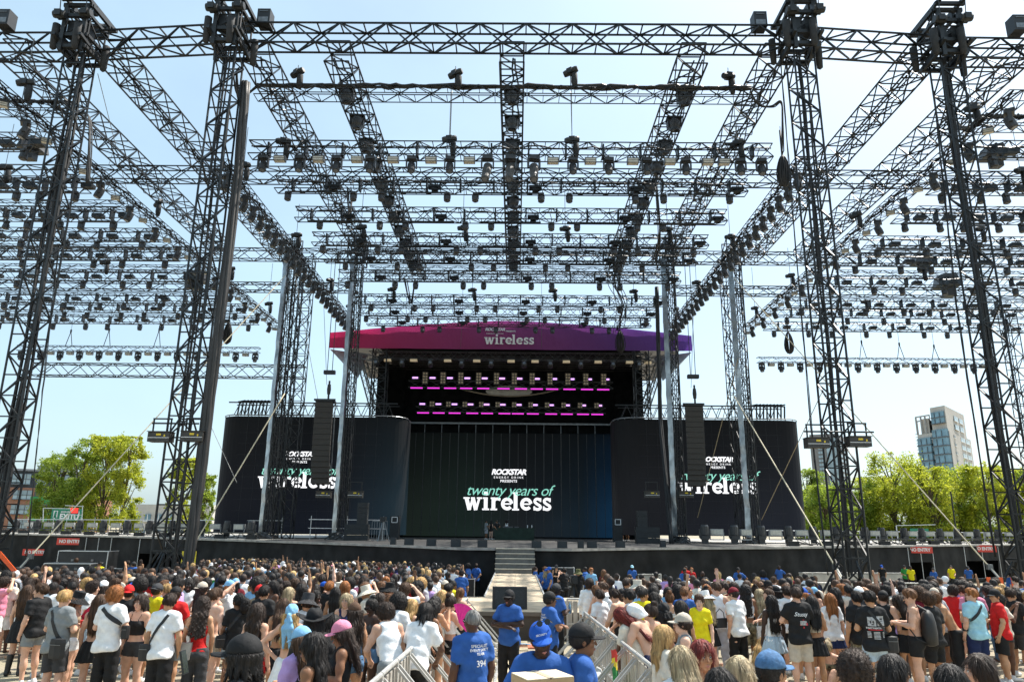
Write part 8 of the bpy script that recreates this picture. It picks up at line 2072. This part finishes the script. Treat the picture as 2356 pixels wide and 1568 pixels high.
# red cup, bottle, fans, phones
c,p=at_person('holding red cup, strap across back',.05,.42,1.22); g=MB(); g.lathe([(.032,-.06),(.046,.05),(.048,.05),(.044,.048)],(0,0,0),n=12); tag(g.build('plastic_cup',M('red_cup',(.6,.02,.02),.35),loc=c,smooth=True),'red plastic cup held by the man in the grey t-shirt','cup')
def fan(key,off,mat,lab,rz=0,r=.26,pitch=70):
    c,p=at_person(key,*off); g=MB(); n=18
    vs=[(0,0,0)]+[(r*math.cos(R(12+156*i/n)),.012*(i%2),r*math.sin(R(12+156*i/n))) for i in range(n+1)]; g.add(vs,[(0,i+1,i+2) for i in range(n)]); g.add([(v[0],v[1]+.004,v[2]) for v in vs],[(0,i+2,i+1) for i in range(n)])
    o=g.build('hand_fan',mat,loc=c); o.rotation_euler=(0,R(pitch),rz); tag(o,lab,'fan'); return o
fan('facing right by red fan',(.1,.42,1.22),M('red_fan',(.6,.01,.05),.6,0,.15,12),'wide red hand fan held by the woman in the black bucket hat',0,.34,-25)
fan('hair up, at the barrier',(.15,.42,1.25),M('pink_fan',(.8,.02,.28),.6,0,.12,12),'bright pink hand fan held over the left barrier',0,.3,60).location=at(1056,1432,12.6)
def phone(key,off,lab):
    c,p=at_person(key,*off); e=empty('phone',c,p.rotation_euler.z,lab,'phone'); g=MB(); g.box((0,0,0),(.075,.01,.15)); g.build('case',BLK2,e); g=MB(); g.box((0,-.0065,0),(.068,.002,.14)); g.build('screen',M('phone_glass',(.02,.025,.03),.1,0,0),e); e.rotation_euler[0]=R(-15)
phone('nearest, phone to his ear',(-.0,.38,1.6),'black phone held up by the man in the black cap at the bottom')
phone('filming at the barrier',(0,.42,1.6),'black phone held out over the left barrier')
phone('red shirt below the left tower',(0,.36,1.24),'phone held by the man in the red shirt')
c,p=at_person('holding water bottle beside colleague',.02,.38,1.24); g=MB(); g.lathe([(.03,-.1),(.032,0),(.03,.07),(.012,.1),(.012,.125)],(0,0,0),n=10); o=g.build('water_bottle',M('clear_blue_bottle',(.3,.5,.65),.1,0,0,trans=.6),loc=c,smooth=True); tag(o,'small water bottle held by the staff member in the dark cap','bottle')
# small smoke puff? the photo shows faint vapour only; flag over the right barrier instead
g=MB(); x0=1.45; vs=[]
for j in range(7):
    for i in range(7): vs.append((x0-.05-.03*math.sin(i*1.4+j*.6),10.6+.09*i,1.35-.11*j+.02*math.sin(i*2)))
g.add(vs,[(j*7+i,j*7+i+1,(j+1)*7+i+1,(j+1)*7+i) for j in range(6) for i in range(6)])
fl=M('flag_green',(.02,.22,.06),.8,0,.1,5); g2=MB()
o=g.build('flag',fl); o.data.materials.append(M('flag_red',(.5,.03,.02),.8)); o.data.materials.append(M('flag_yellow',(.65,.5,.03),.8))
for k,pl_ in enumerate(o.data.polygons): pl_.material_index=1 if k//6 in(0,5) else (2 if k//6==1 else 0)
tag(o,'green, yellow and red flag draped over the right barrier','flag')
# ---------------------------------------------------------------- filling the pens
bpy.context.view_layer.update()
q=random.Random(11)
cells={}
def free(x,y,d):
    for i in (-1,0,1):
        for j in (-1,0,1):
            for (a,b) in cells.get((int(x//1)+i,int(y//1)+j),()):
                if (a-x)**2+(b-y)**2<d*d: return False
    return True
def take(x,y): cells.setdefault((int(x//1),int(y//1)),[]).append((x,y))
for x,y in MAN: take(x,y)
def skirt_gap(x,y): return y<edgeY(x)-1.2
BARY=lambda x: float(np.interp(x,[4.3,9,at(1500,1326,50).x,at(1750,1322,54).x,at(2068,1322,58).x],[45,47,50,53.5,57]))
cand=[]
for _ in range(26000):
    y=q.uniform(15.3,56); x=q.uniform(-.62*y-1,.66*y+1)
    if -2.1<x<2.3: continue
    if x<0:
        if y<22 and x>-1.9: continue
        if y<43 and x>-2.2-(y-24)*.02 and y>22: 
            if x>-3.2: continue
        if not skirt_gap(x,y): continue
        if x<-17-(y-30)*.1 and y>31: continue
        if y<17.5 and x<-9.5: continue
        if y>27.5 and CX+F*x/y<430: continue
        dm=.52 if y<30 else .60
        if y>34 and q.random()<.25: continue
    else:
        if y<24 and x<2.2: continue
        if y>21.5 and not (y<30 and q.random()<.06): continue
        if y>24 and x<3.4: continue
        if x>11 and y>27: continue
        if y>25 and CX+F*x/y>2120: continue
        if y<18 and q.random()<.75: continue
        dm=.55 if y<25 else .75
    if free(x,y,dm): take(x,y); cand.append((x,y))
def vis(c):
    p=proj((c[0],c[1],gz(c[1])+1.6)); return -60<p[0]<2420
cand=[c for c in cand if vis(c)]
cand.sort(key=lambda c:c[1])
NIND=300-len(MAN)
ind=cand[:NIND]; rest=cand[NIND:]
print('crowd',len(MAN),len(ind),len(rest))
mh=['short','curly','buzz','fade','quiff','short','afro']; fh_=['long','wavy','long','curlylong','braids','bun','pony','long','wavy']
mc=['brown','dark','black','dark','chestnut','blond','brown']; 
tops_m=['tee']*7+['tank','tee','polo']; tops_f=['crop','strap','strap','tank','tee','crop','wrapdress']
tcol=['black','white','black','white','charcoal','white','cream','grey','navy','cream','red','lightblue','pink','black','lightgrey','white','skyblue','tan','maroon','lilac']
used_l={}
mc=['brown','dark','chestnut','black','dark','blond','brown','dark','brown','ginger']
for (x,y) in ind:
    g_=1 if q.random()<.56 else 0; sk=q.choice(['pale','fair','fair','tan','tan','olive','brown','brown','dark','dark','deep'])
    drk=sk in('brown','dark','deep')
    hair=q.choice(fh_ if g_ else mh); hc=q.choice(mc) if not drk else q.choice(['black','black','black','dark'])
    if drk and g_: hair=q.choice(['braids','curlylong','bun','curlypony','long','braids'])
    if drk and not g_: hair=q.choice(['buzz','afro','fade','dreads','curly'])
    top=q.choice(tops_f if g_ else tops_m); tc=q.choice(tcol); hat=None;hcol=None
    r_=q.random()
    if r_<.13: hat='cap' if q.random()<.7 else 'backcap'; hcol=q.choice(['black','navy','charcoal','white','beige','blue','red','skyblue','white'])
    elif r_<.18: hat=q.choice(['bucket','bucket','sunhat']); hcol=q.choice(['black','beige','cream','white'])
    pose=q.choice(['stand','stand','standL','standL','standR','standR','tilt','tilt','phone','phone','film','film','strap','cross','shade','hip','raise'] ) if y<26 else q.choice(['stand','standL','standR','tilt']*3+['film','raise','shade'])
    rz=q.gauss(0,38) if q.random()<.72 else q.uniform(0,360)
    fac=1 if 100<(rz%360)<260 and y<28 else 0
    o=person((x,y,gz(y)),R(rz),(.93+q.random()*.07) if g_ else (.97+q.random()*.07),pose,g_,sk,hair,hc,top,tc,'shorts' if not g_ else q.choice(['mini','skirt','mini','trousers']),q.choice(['black','black','denim','charcoal','beige','lightdenim','white']),hat=hat,hatc=hcol,face=fac,lod=0 if y<17 else 1)
    side='left' if x<0 else 'right'
    zone='near' if y<19 else ('middle' if y<25 else 'back')
    lb='person with %s %s hair in %s %s%s, %s of %s crowd'%(WORDS[hc],HW[hair],CW.get(tc,tc),TW[top],' and %s %s'%(CW.get(hcol,hcol),'cap' if 'cap' in hat else 'hat') if hat else '',zone,side)
    lb=lb.replace('long-sleeved top','top')
    used_l.setdefault(lb,[]).append(o)
for lb,os_ in used_l.items():
    if len(os_)==1: tag(os_[0],' '.join(lb.split()[:16]),'person','people standing in the crowd')
    else:
        os_.sort(key=lambda o:proj(o.location+Vector((0,0,1.7)))[0])
        for i,o in enumerate(os_): tag(o,lb.replace('person with','%s person with'%('leftmost' if i==0 else 'rightmost' if i==len(os_)-1 else 'middle')),'person','people standing in the crowd')
for o in PEOPLE:
    if 'group' not in o.keys(): o['group']='people standing in the crowd' if 'staff' not in o['label'] else 'staff in blue polo shirts'
# far crowd as one mass
VAR=[]
def lowperson(g_,skin,hc,tc,hat,arm):
    G=Grid(V3(-.35,-.25,.55),V3(.35,.35,1.95),.042); ss=skel('raise' if arm else 'stand',g_)
    torso(G,ss,.02,.05)
    for (a,e,w,c,sd) in ss.arms: G.cone(a,a+(e-a)*.5,.06,k=.03)
    m1=G.mesh('a')
    AR=ss.arms
    G=Grid(V3(-.2,-.25,1.2),V3(.2,.25,1.95),.026); H=Vector(ss.hc)
    G=Grid(V3(-.4,-.25,.75),V3(.4,.3,2.1),.036); G.cone((0,0,1.45),(0,0,1.56),.05,k=.02); G.ell((H.x,H.y+.02,H.z-.03),(.07,.085,.11),.02)
    for (a,e,w,c,sd) in AR: G.cone(a+(e-a)*.4,e,.045,k=0); G.cone(e,w+(w-e)*.3,.042,.032,k=.0)
    m2=G.mesh('b')
    G=Grid(V3(-.25,-.3,1.05),V3(.25,.2,1.95),.026); G.ell((H.x,H.y-.02,H.z+.03),(.092,.11,.105),0)
    if g_: G.cone((H.x,H.y-.07,H.z-.02),(H.x,H.y-.1,H.z-.36),.075,.05,.04)
    G.ell((H.x,H.y+.13,H.z-.05),(.07,.08,.1),.01,'s'); m3=G.mesh('c')
    m3.name=''; out=[(m1,clothm(tc)),(m2,SKIN[skin]),(m3,clothm(hat) if hat else hairm(hc))]
    res=[]
    for me,mt in out:
        v=np.empty(len(me.vertices)*3,np.float32); me.vertices.foreach_get('co',v); f=np.empty(len(me.loops),np.int32); me.loops.foreach_get('vertex_index',f); res.append((v.reshape(-1,3),f.reshape(-1,4),mt)); bpy.data.meshes.remove(me)
    return res
if rest:
    for i in range(40):
        sk=q.choice(list(SKIN)); drk=sk in('brown','dark','deep')
        VAR.append(lowperson(i%2,sk,q.choice(['black','black','dark']) if drk else q.choice(['brown','dark','dark','brown','chestnut','blond','black']),q.choice(tcol+['white','white','lightgrey','pink','skyblue','white']),q.choice(['white','black','white','navy','beige']) if q.random()<.13 else None,i==7))
    VV=[];FF=[];MI=[];mats=[];n=0
    for (x,y) in rest:
        a=q.gauss(0,.5) if q.random()<.8 else q.uniform(0,6.28); s_=q.uniform(.93,1.04); ca,sa=math.cos(a)*s_,math.sin(a)*s_; z=gz(y)
        for v,f,mt in VAR[q.randrange(len(VAR))]:
            w=np.empty_like(v); w[:,0]=v[:,0]*ca-v[:,1]*sa+x; w[:,1]=v[:,0]*sa+v[:,1]*ca+y; w[:,2]=v[:,2]*s_+z
            VV.append(w); FF.append(f+n); n+=len(v)
            if mt not in mats: mats.append(mt)
            MI.append(np.full(len(f),mats.index(mt),np.int32))
    VV=np.concatenate(VV);FF=np.concatenate(FF);MI=np.concatenate(MI); me=bpy.data.meshes.new('distant_crowd'); me.vertices.add(len(VV)); me.vertices.foreach_set('co',VV.ravel()); me.loops.add(len(FF)*4); me.loops.foreach_set('vertex_index',FF.ravel()); me.polygons.add(len(FF)); me.polygons.foreach_set('loop_start',np.arange(0,len(FF)*4,4,dtype=np.int32)); me.polygons.foreach_set('loop_total',np.full(len(FF),4,np.int32))
    for m_ in mats: me.materials.append(m_)
    me.polygons.foreach_set('material_index',MI); me.update(); me.shade_smooth()
    tag(inst('distant_crowd',me),'dense mass of people far back against the stage skirt','crowd',kind='stuff')
for me in [m_ for m_ in bpy.data.meshes if m_.users==0]: bpy.data.meshes.remove(me)
print('done',time.time()-T0)
